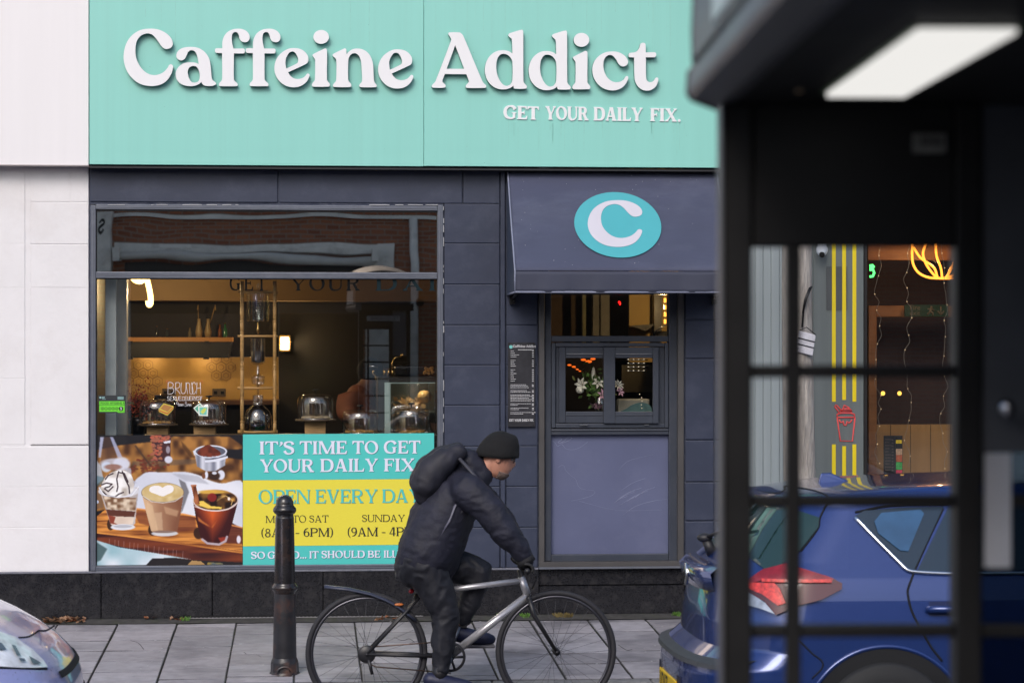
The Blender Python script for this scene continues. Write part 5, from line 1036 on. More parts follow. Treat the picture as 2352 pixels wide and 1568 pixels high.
mb = MB(); mb.pbox(1503, 650, 1520, 780, .95, .1); mb.build('menu_edge', M('kitchen_board', (.06, .05, .045), .4), hr)
mb = MB(); mb.tube([P(1502, 770, .6), P(1508, 758, .6), P(1534, 744, .6), P(1536, 772, .6)], .006, n=6); mb.pbox(1508, 760, 1540, 772, .62, .1); mb.build('range_hood', M('hood_dark', (.025, .026, .03), .3, metal=.5), hr)
sl = thing('strip_light', 'column of small square amber lamps behind the glass above the hatch', 'light', tuple(P(1528, 760, .45)))
for k in range(5): mb = MB(); y_ = 668+k*16.2; mb.pbox(1525.5, y_, 1530.5, y_+10.5, .45, .02); mb.build('lens', emis('amber_lens', (255, 176, 70), 2.2), sl, bevel=.002)
lamp(P(1522, 705, .5), 4.5, (1, .70, .33), .012, sl)
rl = thing('red_heart_light', 'tiny red indicator light behind the glass above the hatch', 'light', tuple(P(1423, 696, .5))); mb = MB(); mb.ball(P(1422, 694, .5), .008, 8); mb.ball(P(1424, 697, .5), .009, 8, (.7, 1, 1.3)); mb.build('lens', emis('red_led', (255, 20, 20), 3.5), rl)
kt = thing('card_reader_stand', 'cream box and teal board resting inside the right sash of the hatch', 'counter box', tuple(P(1455, 945, .3)))
mb = MB(); mb.pbox(1420, 916, 1492, 950, .36, .1); mb.build('box', M('cream_box', (.36, .34, .27), .5, var=.1), kt, bevel=.008); mb = MB(); mb.extr([crv([(1424, 947), (1438, 938), (1450, 930), (1470, 924), (1492, 930), (1494, 947)], 4)], mapy(.33), .01); mb.build('teal_sheet', M('teal_sheet', (.10, .20, .20), .4), kt)
gs = thing('glass_rack', 'rack of hanging glasses glinting behind the right sash of the hatch', 'glass rack', tuple(P(1460, 825, .7)))
mb = MB()
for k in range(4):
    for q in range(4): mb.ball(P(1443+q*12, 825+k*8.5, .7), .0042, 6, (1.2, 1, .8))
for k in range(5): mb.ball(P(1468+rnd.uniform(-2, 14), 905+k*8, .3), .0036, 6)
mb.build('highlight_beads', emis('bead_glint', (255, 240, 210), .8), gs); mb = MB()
for k in range(4): mb.cyl(P(1440, 826+k*8.5, .71), P(1488, 826+k*8.5, .71), .004, n=6)
mb.build('rail', chrome, gs); mb = MB(); mb.pbox(1428, 838, 1500, 900, 1.0, .02); mb.build('backing', M('olive_back', (.09, .075, .045), .6, var=.3), gs)
mb = MB(); mb.pbox(1296, 818, 1392, 950, 1.1, .02); mb.build('dark_screen', darkw, hr)

# ================================================================== neighbour on the left
nb = thing('white_building', 'white rendered shopfront wall with shallow recessed panel left of the cafe', 'building', (X(100), 0, 0))
mb = MB(); Tn = .25
mb.box((-9, .0, Zp-.003), (X(203.5), Tn, Zz(1023, 100))); mb.box((-9, .0, Zz(1023, 100)), (X(57), Tn, Zz(380, 100))); mb.box((X(57), .006, Zz(1021, 100)), (X(203.5), Tn, Zz(380, 100))); mb.box((X(57), .004, Zz(1023, 100)-.0), (X(70), .03, Zz(395, 100)))
mb.box((-9, .01, Zz(381, 100)), (X(203.5), Tn, 4.5)); mb.build('wall', white_wall, nb)
mb = MB()
for a, b, ya, yb2 in ((-60, 57, 392, 559), (-60, 57, 561, 660), (-60, 57, 662, 868), (-60, 57, 870, 1020), (-60, 203, 1026, 1117), (-60, 203, 1119, 1210), (-60, 203, 1212, 1311), (71, 161, 387, 463), (163, 203, 387, 463), (71, 203, 465, 560), (71, 203, 562, 660), (71, 203, 662, 1019)):
    y = -.003 if b == 57 or ya > 1020 else .0045
    mb.pbox(a+.1, ya+.1, b-.1, yb2-.1, .002 if y > 0 else -.0015, .02)
mb.box((-9, -.003, Zz(1021, 50)), (X(-62), .01, Zz(392, 50)))
mb.build('render_course', white_wall, nb, bevel=.0008)

# ================================================================== shop on the right
rsb = thing('takeaway_building', 'grey panelled takeaway shopfront with yellow stripes and timber lined window right of the cafe', 'building', (X(2000), 0, 0))
grey_p = M('grey_green_panel', (.15, .17, .172), .4, var=.08, vs=2.5, stretch=(6, 1, .4)); pale_p = M('pale_blue_grey_panel', (.30, .34, .36), .35, var=.06, vs=2, stretch=(10, 1, .3))
mb = MB(); mb.pbox(1868, 380, 1984, 1304, -.04, .3); mb.build('pilaster', grey_p, rsb, bevel=.004)
mb = MB()
for a, b, y in ((1709, 1734.8, -.02), (1735, 1752.8, -.03), (1753, 1771.3, -.024), (1771.5, 1790.8, -.03), (1791, 1867, -.025)): mb.pbox(a, 380, b, 1304, y, .28)
mb.build('fluted_panel', pale_p, rsb, bevel=.006, seg=2)
mb = MB(); mb.box((X(1717), -.13, Zz(384, 1900)), (X(2700), .1, 4.3)); mb.build('fascia', M('dark_fascia', (.05, .05, .055), .4), rsb)
mb = MB(); mb.pbox(1985, 520, 1992, 1304, -.045, .12); mb.pbox(2268, 520, 2276, 1304, -.045, .12); mb.pbox(1992.3, 1090, 2267.7, 1304, -.04, .1); mb.build('window_frame', M('black_window_frame', (.02, .018, .018), .35), rsb, bevel=.003)
mb = MB(); mb.pbox(2277, 384, 2700, 1304, -.03, .28); mb.build('pilaster', M('white_pilaster', (.72, .72, .76), .6, var=.04), rsb)
mb = MB(); mb.box((X(1985), 1.6, 0), (X(2700), 1.7, 3.3)); mb.build('back_wall', M('maroon_dark_wall', (.035, .018, .016), .6, var=.3, vs=1.5), rsb)
mb = MB(); mb.box((X(1993, 1.3), 1.3, 0), (X(2270, 1.3), 1.4, Zz(975, 2100, 1.3))); mb.build('timber_panelling', M('ochre_plank', (.36, .20, .075), .5, var=.12, vs=4, stretch=(4, 1, .4)), rsb)
mb = MB()
for k in range(5): mb.pbox(2045+k*46, 975, 2046.2+k*46, 1110, 1.297, .004)
mb.build('plank_joint', darkw, rsb)
wo = M('orange_timber', (.30, .13, .045), .5, var=.2, vs=3, stretch=(1, 1, 5))
mb = MB(); mb.pbox(1993, 560, 2270, 598, .9, .1); mb.pbox(2010, 702, 2270, 728, 1.2, .1); mb.pbox(1995, 702, 2014, 1100, 1.19, .1); mb.pbox(1993, 1092, 2270, 1101, .3, .4); mb.build('timber_beam', wo, rsb, bevel=.004)
mb = MB(); mb.box((X(1970), .1, 3.2), (X(2700), 1.7, 3.3)); mb.box((X(1978), .12, 0), (X(1984), 1.7, 3.2)); mb.build('ceiling', darkw, rsb)
mb = MB(); mb.pbox(1990, 520, 2270, 1092, .02, .006); mb.build('pane', glass('takeaway_glass', .05, (.95, .95, .95), wav=.0002, wsc=2), rsb)
yl = M('stripe_yellow', (.86, .66, .012), .45, var=.02)
ys_ = thing('yellow_stripes', 'three yellow vertical stripes on the grey pilaster of the takeaway', 'wall decal', tuple(P(1939, 1304, -.04)))
for a in (1911, 1934.5, 1958): 
    o1 = 0 if a == 1934.5 else 4
    mb = MB(); mb.pbox(a, 380, a+8.7, 918+o1, -.043, .002); mb.build('stripe', yl, ys_); mb = MB(); mb.pbox(a, 1024-o1, a+8.7, 1300, -.043, .002); mb.build('stripe', yl, ys_)
wb = thing('wall_box', 'dark grey meter box on the takeaway pilaster behind the yellow stripes', 'wall box', tuple(P(1922, 710, -.042))); mb = MB(); mb.pbox(1898, 612, 1910.5, 712, -.046, .003); mb.pbox(1920.3, 612, 1934, 712, -.046, .003); mb.pbox(1943.8, 612, 1946, 712, -.046, .003); mb.build('cover', M('box_grey', (.085, .09, .095), .4), wb)
mk = thing('milkshake_decal', 'red outline milkshake cup emblem between the yellow stripes', 'wall decal', tuple(P(1940, 1015, -.042)))
q8 = lambda x, y: P(1552.3+x*.39, 517.4+y*.39, -.043)
mb = MB(); RR = .0052
for s_ in ([(950, 1130), (968, 1268), (1040, 1270), (1055, 1130)], [(948, 1130), (1055, 1130)], [(950, 1128), (950, 1112), (975, 1104), (1030, 1104), (1052, 1112), (1052, 1128)], [(972, 1104), (966, 1092), (1038, 1092), (1030, 1104)], [(975, 1092), (982, 1080), (1025, 1080), (1034, 1092)], [(985, 1080), (992, 1058), (1005, 1066), (1018, 1072), (1022, 1080)], [(964, 1106), (934, 1064), (940, 1056), (950, 1062), (978, 1094)], [(962, 1142), (968, 1160), (980, 1158), (984, 1150), (990, 1176), (1002, 1178), (1010, 1152), (1018, 1164), (1030, 1156), (1036, 1142)]):
    mb.tube([q8(x, y) for x, y in s_], RR, n=6)
mb.build('outline', M('decal_red', (.86, .09, .09), .5, var=0), mk)
# neon crown pendant, green neon, fire exit, fairy lights, menu
nc = thing('neon_bulb_pendant', 'glowing orange neon outline of a bulb hanging in the takeaway window', 'neon sign', tuple(P(2150, 600, .5)))
mb = MB(); ne = emis('neon_orange', (255, 150, 50), 3.2)
for s_ in ([(1400, 20), (1392, 200), (1420, 270), (1480, 305), (1560, 312), (1650, 312)], [(1400, 130), (1440, 190), (1520, 250), (1540, 305)], [(1470, 110), (1455, 170), (1480, 240), (1530, 305)], [(1530, 110), (1535, 180), (1560, 250), (1568, 308)], [(1640, 110), (1648, 180), (1620, 260), (1590, 308)], [(1720, 110), (1700, 210), (1640, 290), (1575, 312)], [(1600, 305), (1620, 250), (1680, 200), (1720, 150)], [(1400, 20), (1470, -90), (1560, -120), (1650, -90), (1720, 20), (1720, 110)], [(1470, 110), (1500, 0), (1530, 110)], [(1530, 110), (1580, 0), (1640, 110)]):
    mb.tube([P(1552.3+x*.39, 517.4+y*.39, .5) for x, y in crv(s_, 5, False)], .0085, n=7)
mb.build('tube', ne, nc); mb = MB(); mb.cyl(P(2160, 470, .5), P(2160, 300, .5), .006); mb.build('cable', black_metal, nc)
lamp(P(2150, 600, .53), 3.5, (1, .55, .22), .02, nc)
gnn = thing('green_neon_letter', 'small green neon letters at the left edge of the takeaway window', 'neon sign', tuple(P(2004, 640, .3)))
mb = MB()
for s_ in ([(1142, 238), (1160, 236), (1166, 244), (1160, 250), (1142, 250)], [(1142, 262), (1162, 262), (1168, 280), (1160, 300), (1142, 302)]): mb.tube([P(1552.3+x*.39, 517.4+y*.39, .3) for x, y in s_], .009, n=6)
mb.build('tube', emis('neon_green', (90, 255, 120), 2.5), gnn)
fe = thing('fire_exit_sign', 'dark green fire exit sign hanging under the timber beam in the takeaway', 'sign', tuple(P(2125, 728, 1.1)))
mb = MB(); mb.pbox(2078, 700, 2178, 727, 1.1, .02); mb.build('board', M('exit_green', (.012, .05, .03), .4, var=.1), fe)
fw = M('exit_lettering', (.16, .13, .08), .5, var=0); btext('Fire', .052, P(2089, 712, 1.097), fw, fe); btext('exit', .052, P(2089, 724, 1.097), fw, fe)
mb = MB(); mb.ball(P(2139, 705, 1.096), .010, 8, (1, .3, 1)); mb.tube([P(2139, 708, 1.096), P(2136, 716, 1.096), P(2130, 722, 1.096)], .008, n=5, flat=.5); mb.tube([P(2136, 715, 1.096), P(2143, 719, 1.096), P(2142, 725, 1.096)], .007, n=5); mb.tube([P(2131, 710, 1.096), P(2139, 709, 1.096), P(2146, 713, 1.096)], .006, n=5); mb.tube([P(2161, 704, 1.096), P(2161, 722, 1.096)], .006, n=5); mb.tube([P(2154, 714, 1.096), P(2161, 723, 1.096), P(2168, 714, 1.096)], .006, n=5); mb.build('pictogram', fw, fe)
for i, (px, lb) in enumerate(((2017, 'leftmost hanging wire of fairy lights in the takeaway window'), (2085, 'middle hanging wire of fairy lights in the takeaway window'), (2168, 'rightmost hanging wire of fairy lights in the takeaway window'))):
    t = thing('fairy_light_string', lb, 'string lights', tuple(P(px, 560, .12)), 'fairy light strings in the takeaway window'); pts = []; rs = random.Random(20+i); y_ = 540
    while y_ < 1085: pts.append((px+rs.uniform(-6, 6)+math.sin(y_*.035+i)*4, y_)); y_ += rs.uniform(14, 26)
    mb = MB(); mb.tube([P(x, y, .12) for x, y in crv(pts, 3, False)], .0016, n=4); mb.build('wire', M('copper_wire', (.32, .27, .22), .35, metal=.6), t)
    mb = MB()
    for x, y in pts[::2]: mb.ball(P(x+1, y, .115), .0036, 6, (.8, .8, 1.3))
    mb.build('bulb', emis('fairy_bulb', (255, 214, 160), 1.2), t)
for x, lb in ((2028, 'left small round amber lamp glowing inside the takeaway'), (2066, 'right small round amber lamp glowing inside the takeaway')):
    t = thing('round_lamp', lb, 'lamp', tuple(P(x, 903, 1.25))); mb = MB(); mb.ball(P(x, 903, 1.25), .016, 10); mb.build('globe', emis('globe_amber', (255, 190, 80), 2.5), t); mb = MB(); mb.cyl(P(x, 903, 1.27), P(x, 903, 1.58), .004); mb.build('stem', black_metal, t)
ms = thing('table_menu', 'folded black menu card with food pictures standing on the takeaway sill', 'menu', tuple(P(2052, 1092, .32)))
mb = MB(); mb.pbox(2030, 1000, 2056, 1091, .33, .01); mb.pbox(2056.4, 1000, 2073, 1091, .32, .01); mb.build('card', M('menu_card', (.02, .02, .022), .4, var=.3, vs=20), ms)
for a, b, c, d, col in ((2058, 1010, 2071, 1018, (.7, .5, .02)), (2058, 1030, 2072, 1044, (.5, .32, .2)), (2058, 1044.5, 2072, 1060, (.45, .1, .04)), (2058, 1061, 2072, 1078, (.05, .4, .09)), (2058, 1079, 2072, 1089, (.6, .03, .08))): mb = MB(); mb.pbox(a, b, c, d, .318, .001); mb.build('panel', M('mp%d' % b, col, .5, var=.5, vs=70), ms)
mb = MB()
for k in range(11): mb.pbox(2033, 1008+k*7, 2033+rnd.uniform(8, 16), 1009.4+k*7, .328, .001); mb.ball(P(2050, 1010+k*7, .328), .006, 6, (1, .3, .7))
mb.build('print', M('menu_print', (.14, .10, .08), .5), ms)
cctv = thing('cctv_camera', 'small white security camera at the top of the takeaway pilaster', 'camera', tuple(P(1888, 585, -.12))); mb = MB(); mb.ball(P(1888, 574, -.12), .043, 16, (.95, .9, 1)); mb.cyl(P(1888, 566, -.12), P(1888, 556, -.04), .03); mb.build('housing', M('cctv_white', (.7, .74, .82), .35), cctv); mb = MB(); mb.ball(P(1888, 585, -.15), .02, 10); mb.build('lens', black_gap, cctv)

# ------------------------------------------------------------------ street tree with notice
tyc = -1.0; tx = X(1833, tyc); tr_ = thing('street_tree', 'slim pale barked street tree standing before the takeaway pilaster', 'tree', (tx, tyc, -.03))
bark = M('pale_bark', (.40, .36, .33), .85, var=.35, vs=7, stretch=(3, 3, .6), bump=.9, bs=16, bd=.02, dirt=(.20, .17, .15), ds=9, da=.7)
mb = MB(); pts = [(tx+.01*math.sin(z*2.1), tyc+.01*math.cos(z*1.7), z) for z in [-.05, .05, .2, .6, 1.0, 1.4, 1.8, 2.2, 2.6, 3.0, 3.5, 4.0]]; mb.tube(pts, [.14, .118, .107, .104, .102, .1, .098, .096, .094, .09, .085, .08], n=18); mb.build('trunk', bark, tr_)
def limb(mb, p, d, L_, r_, lv_):
    pts = [p]; q = Vector(p)
    for k in range(4): d = (d+Vector((rnd.uniform(-.25, .25), rnd.uniform(-.25, .25), rnd.uniform(-.05, .2)))).normalized(); q = q+d*L_/4; pts.append(q.copy())
    mb.tube(pts, r_, r_*.45, n=6)
    if lv_ > 0:
        for k in range(3): limb(mb, pts[rnd.choice([2, 3, 4])], (d+Vector((rnd.uniform(-.9, .9), rnd.uniform(-.9, .9), rnd.uniform(-.1, .6)))).normalized(), L_*.62, r_*.5, lv_-1)
mb = MB()
for k in range(6): limb(mb, Vector((tx, tyc, 3.7+k*.06)), Vector((math.cos(k*1.05), math.sin(k*1.05), 1.3)).normalized(), 1.5, .045, 3)
mb.build('crown', bark, tr_)
sg = thing('tree_notice', 'small weathered white notice tied to the street tree trunk', 'notice', tuple(P(1852, 812, tyc-.12)))
mb = MB(); sc8 = lambda x, y: P(1552.3+x*.39, 517.4+y*.39, tyc-.125); a, b, c, d = sc8(728, 620), sc8(825, 645), sc8(806, 768), sc8(700, 742)
mb.hexa([tuple(d), tuple(c), tuple(c+Vector((0, .02, 0))), tuple(d+Vector((0, .02, 0))), tuple(a), tuple(b), tuple(b+Vector((0, .02, 0))), tuple(a+Vector((0, .02, 0)))]); mb.build('board', M('notice_white', (.55, .54, .60), .6, var=.2, vs=20, dirt=(.2, .2, .24), ds=8, da=.8), sg, bevel=.003)
mb = MB()
for u in (.34, .62): mb.tube([Vector(a).lerp(d, u)+Vector((0, -.004, 0)), Vector(b).lerp(c, u)+Vector((0, -.004, 0))], .003, n=4)
mb.tube([a, sc8(770, 600), b], .003, n=4); mb.build('string', black_metal, sg)
st = thing('cable_strap', 'dark cable strap bound round the street tree trunk', 'strap', tuple(sc8(790, 360))); mb = MB(); mb.tube([sc8(800, 360), sc8(770, 430), sc8(752, 500), sc8(745, 600)], .007, n=5); mb.tube([sc8(790, 366), sc8(760, 440), sc8(748, 520)], .007, n=5); mb.build('strap', black_metal, st)
# ================================================================== opposite side of the street
YO = -26.0
def Q(px, py, d=0.0):                                    # a point of the opposite facade, as surveyed in its reflection
    p = P(px, py, 26.0-d); return Vector((p.x, -(26.0-d), p.z))
ob = thing('opposite_building', 'red brick terrace with pale stone bands across the street', 'building', (Q(600, 784).x, YO, .25))
bk = brick('red_brick', (.36, .13, .06), (.24, .08, .04), (.26, .19, .15)); pst = M('pale_stone', (.78, .75, .70), .75, var=.15, vs=2.5, dirt=(.3, .28, .26), ds=2, da=.6)
mb = MB(); mb.box((-22, YO-6, 0), (26, YO, 6.4)); mb.build('wall', bk, ob)
def obox(mb, a, b, c, d, pr): p, q = Q(a, b), Q(c, d); mb.box((p.x, YO, q.z), (q.x, YO+pr, p.z))
mb = MB(); obox(mb, -400, 487, 1012, 504, .08); obox(mb, 262, 560, 905, 585, .06); obox(mb, 868, 560, 905, 640, .07); obox(mb, 840, 600, 898, 1000, .09); obox(mb, 222, 484, 258, 624, .35); obox(mb, 244, 640, 300, 1000, .05); mb.build('stone_band', pst, ob)
mb = MB(); obox(mb, 0, 400, 2600, 470, .05); mb.build('parapet', M('parapet_stone', (.5, .47, .42), .8), ob)
mb = MB(); obox(mb, 285, 606, 835, 720, .02); mb.build('sign_board', M('dark_sign', (.012, .012, .014), .5, var=0), ob)
mb = MB(); obox(mb, 300, 720, 835, 1000, .015); obox(mb, 1040, 640, 1900, 1000, .015); mb.build('shop_window', M('dark_glass', (.01, .012, .014), .08, var=0), ob)
for a in range(-1400, 2600, 330):
    mb = MB(); obox(mb, a, 430, a+120, 480, .01); mb.build('window', M('dark_glass', None), ob)
rsx = thing('roller_awning', 'long rolled cream awning box fixed over the opposite shop', 'awning', tuple(Q(560, 600))); mb = MB(); p, q = Q(265, 588, .25), Q(862, 600, .25)
mb.tube([p+Vector((0, .15, 0)), q+Vector((0, .15, 0))], .075, n=14); mb.build('roll', M('cream_awning', (.62, .60, .56), .5), rsx); mb = MB(); mb.box((p.x, YO, p.z+.06), (q.x, YO+.2, p.z+.13)); mb.build('cassette', pst, rsx)
for a in (262, 855): mb = MB(); obox(mb, a, 572, a+14, 602, .5); mb.build('end_bracket', pst, rsx)
dpp = thing('downpipe', 'pale rainwater pipe on the opposite brick wall', 'pipe', tuple(Q(950, 1000))); mb = MB(); p = Q(950, 500); mb.cyl((p.x, YO+.08, .25), (p.x, YO+.08, p.z), .075, n=12); mb.build('pipe', pst, dpp); mb = MB(); mb.ball((p.x+.1, YO+.15, Q(950, 695).z), .075, 10); mb.build('bracket_joint', black_metal, dpp)
mb = MB(); caps(mb, 'S', 244, 231, 547, 547, 42, lambda u, v, w_: tuple(Q(u, v)+Vector((0, .352+w_, 0))), .004, w=.24, t=.2); mb.build('lettering', M('dark_sign', None), ob)
# warm sunlit upper storeys further back, above the terrace
ub = thing('rear_building', 'tall sunlit yellow stone block rising behind the opposite terrace', 'building', (0, -40, 0)); mb = MB(); mb.box((-30, -48, 0), (34, -40, 9.5)); mb.build('wall', M('yellow_stone', (.62, .47, .30), .8, var=.1, vs=.6), ub); mb = MB()
for k in range(-9, 11): mb.box((k*3.1, -40, 6.8), (k*3.1+1.2, -39.95, 8.6))
mb.build('window', M('dark_glass', None), ub)

# ================================================================== telephone kiosk in the foreground
KA = 4.0; eu = Vector((math.cos(R(KA)), -math.sin(R(KA)), 0)); ev = Vector((math.sin(R(KA)), math.cos(R(KA)), 0)); CAM = Vector((0, -DIST, 0))
def K(u, v, z): return CAM+eu*u+ev*v+Vector((0, 0, z))
def KP(px, py, v):
    k = (px-1176)/FPX; d = Vector((_s+_c*k, _c-_s*k, 0)); t = v/d.dot(ev); return t*d.dot(eu), EYE+t*(784-py)/FPX
def kb(mb, u0, u1, v0, v1, z0, z1):
    return mb.hexa([tuple(K(*p)) for p in ((u0, v0, z0), (u1, v0, z0), (u1, v1, z0), (u0, v1, z0), (u0, v0, z1), (u1, v0, z1), (u1, v1, z1), (u0, v1, z1))])
VF = 3.70; ku = lambda px: KP(px, 784, VF)[0]; kz = lambda py: KP(1176, py, VF)[1]
ki = thing('telephone_kiosk', 'black glazed telephone kiosk with lit ceiling panel in the near foreground', 'telephone box', tuple(K(ku(1950), VF, .25)))
kp = M('black_kiosk_paint', (.013, .013, .014), .5, var=.15, vs=10, spec=.25)
kg = M('sky_grey_kiosk_paint', (.085, .085, .095), .42, var=.12, vs=5)  # lighter grey carries the sky's reflection on the kiosk's outer edges
zc = kz(236); zg = .25
mb = MB(); kb(mb, ku(1662), ku(1728), VF, VF+.06, zg, zc); kb(mb, ku(2197), ku(2256), VF, VF+.06, zg, zc); kb(mb, ku(2500), ku(2560), VF, VF+.06, zg, zc); mb.build('corner_post', kp, ki, bevel=.004, seg=2)
mb = MB(); kb(mb, ku(1654), ku(1662)-.0005, VF-.01, VF+.05, zg, zc); mb.build('post_highlight_bead', kg, ki, bevel=.001)  # pale bead paints the highlight along the post's outer edge
mb = MB(); kb(mb, ku(1728)+.0005, ku(2197)-.0005, VF+.01, VF+.05, kz(566), zc); mb.build('solid_panel', kp, ki, bevel=.003)
mb = MB(); kb(mb, ku(2256)+.0005, ku(2500)-.0005, VF+.008, VF+.05, kz(1040), zc); mb.build('solid_panel', M('dull_grey_panel', (.07, .076, .092), .45, var=.2, vs=4), ki, bevel=.003)
mb = MB(); kb(mb, ku(1809), ku(1843), VF+.012, VF+.04, zg+.5, kz(567)); rows = [566, 853, 1153, 1453, 1753, 2053]
for r_ in rows[1:]: kb(mb, ku(1728.5), ku(1808.5), VF+.014, VF+.038, kz(r_+15), kz(r_-15)); kb(mb, ku(1843.5), ku(2196.5), VF+.014, VF+.038, kz(r_+15), kz(r_-15))
for r_ in rows[3-1:]: kb(mb, ku(2256.5), ku(2500), VF+.014, VF+.038, kz(r_+15), kz(r_-15))
mb.build('glazing_bar', kp, ki, bevel=.003, seg=2)
mb = MB(); kb(mb, ku(1728)+.001, ku(2500), VF+.005, VF+.045, zg, kz(2360)); mb.build('kick_panel', kp, ki)
mb = MB(); kb(mb, ku(1728), ku(2197), VF+.024, VF+.028, kz(2360), kz(566)); mb.build('pane', glass('kiosk_glass', .006, (.97, .98, .98)), ki)
mb = MB(); kb(mb, ku(2256), ku(2500), VF+.024, VF+.028, kz(2360), kz(1040)); mb.build('pane', glass('kiosk_reflection_glass', .02, (.22, .27, .30)), ki)  # dark tint stands in for the reflection on this pane
mb = MB(); kb(mb, ku(2264), ku(2326), VF+.010, VF+.012, kz(1306), kz(1042)); mb.build('reflection_sheet', M('reflection_white', (.50, .52, .58), .6, var=.06, vs=12), ki)  # pale sheet stands in for the white shape reflected in this pane
mb = MB(); u, z = KP(2308, 937, VF-.02); mb.ball(K(u, VF-.03, z), .014, 14, (1, 1.3, 1.1)); mb.build('door_knob', M('knob_steel', (.5, .5, .55), .2, metal=1), ki)
mb = MB(); u0, u1 = ku(2098), ku(2172); kb(mb, u0, u1, VF-.004, VF+.009, kz(350), kz(306)); mb.build('notice_plate', M('dim_plate', (.22, .22, .21), .5, var=.3, vs=60), ki)
mb = MB()
for a, b in ((2104, 2109), (2118, 2132), (2137, 2150), (2155, 2164)): kb(mb, ku(a), ku(b), VF-.006, VF-.004, kz(336), kz(312))
mb.build('plate_print', M('plate_ink', (.06, .06, .06), .5), ki)
# roof: eaves, ceiling, fascia with opal side sign, dome
ul, vn = ku(1592), 2.45
mb = MB(); ur = ku(2620); zb, zt_ = kz(214), kz(152)
def prism(mb, prof, v0, v1):                             # profile in (u,z) swept along depth
    n = len(prof); mb.add([tuple(K(u, v0, z)) for u, z in prof]+[tuple(K(u, v1, z)) for u, z in prof], [tuple(range(n)), tuple(range(2*n-1, n-1, -1))]+[(i, (i+1) % n, n+(i+1) % n, n+i) for i in range(n)])
prof = [(ku(1660), zc), (ul+.006, zb), (ul, zb+.010), (ul+.002, zt_), (ul+.012, zt_+.012), (ku(1690), zt_+.03), (ku(1690), zc+.0)]
prism(mb, prof, vn, VF+.09); mb.build('eave', kg, ki, bevel=.004, seg=2)
mb = MB(); kb(mb, ku(1690)+.0005, ur, vn, VF+.09, zc, zt_+.03); mb.build('ceiling', kp, ki)
mb = MB(); uf = ul+.004; ztop = zt_+.34
prism(mb, [(uf+.001, zt_+.013), (uf, zt_+.06), (uf+.006, zt_+.20), (uf+.03, ztop), (uf+.05, ztop), (uf+.05, zt_+.025)], vn+.05, VF+.05); kb(mb, uf+.0505, ur-.03, VF-.02, VF+.05, zt_+.03, ztop); kb(mb, uf+.0505, ur-.03, vn+.05, vn+.1, zt_+.03, ztop); mb.build('fascia', kg, ki, bevel=.003)
mb = MB(); prism(mb, [(uf-.003, zt_+.030), (uf-.002, zt_+.19), (uf+.006, zt_+.19), (uf+.004, zt_+.030)], vn+.16, 3.42); mb.build('opal_sign_panel', M('opal_panel', (.58, .60, .62), .3, var=.05), ki)
mb = MB(); cu_ = (uf+ur)/2; cv_ = (vn+VF+.1)/2; vs = []; fs = []; n = 16
for i in range(n+1):
    for j in range(n+1):
        a, b = -1+2*i/n, -1+2*j/n; vs.append(tuple(K(cu_+a*(ur-uf)/2, cv_+b*(VF+.1-vn)/2, ztop+.16*(1-.5*a*a-.5*b*b)-.0)))
for i in range(n):
    for j in range(n): k_ = i*(n+1)+j; fs.append((k_, k_+1, k_+n+2, k_+n+1))
mb.add(vs, fs, True); mb.build('dome_roof', kp, ki, solid=.01)
mb = MB(); kb(mb, ku(1800), ku(2380), VF+.0505, VF+.062, kz(420), kz(330)); mb.build('sign_plate', M('grey_sign_plate', (.30, .31, .33), .4, var=.05), ki)
pz = kz(405); bt = btext('TELEPHONE', .062, K(ku(2365), VF+.064, pz), M('plate_ink', None), ki, rot=(90, 0, 180-KA)); 
lampz = zc-.006
mb = MB(); kb(mb, .514, .629, 2.79, 3.52, lampz-.004, zc-.001); mb.build('ceiling_light', emis('kiosk_tube_light', (246, 244, 240), .80), ki, bevel=.002)
mb = MB(); kb(mb, .506, .637, 2.78, 3.53, zc-.003, zc-.0005); mb.build('light_frame', M('light_frame', (.10, .16, .09), .5), ki)
for px, py, v in ((1835, 228, 3.5), (2028, 98, 3.1)): mb = MB(); u, z = KP(px, py, v); mb.ball(K(u, v, zc-.002), .006, 8, (1, 1, .6)); mb.build('screw', M('screw_brass', (.4, .3, .2), .3, metal=.8), ki)
mb = MB(); kb(mb, ur-.06, ur-.03, vn+.05, VF, zg, zc); mb.build('side_wall', kp, ki)
fpv = MB(); kb(fpv, ku(1640), ur, vn, VF+.1, .0, zg+.02); fpv.build('base', kp, ki)

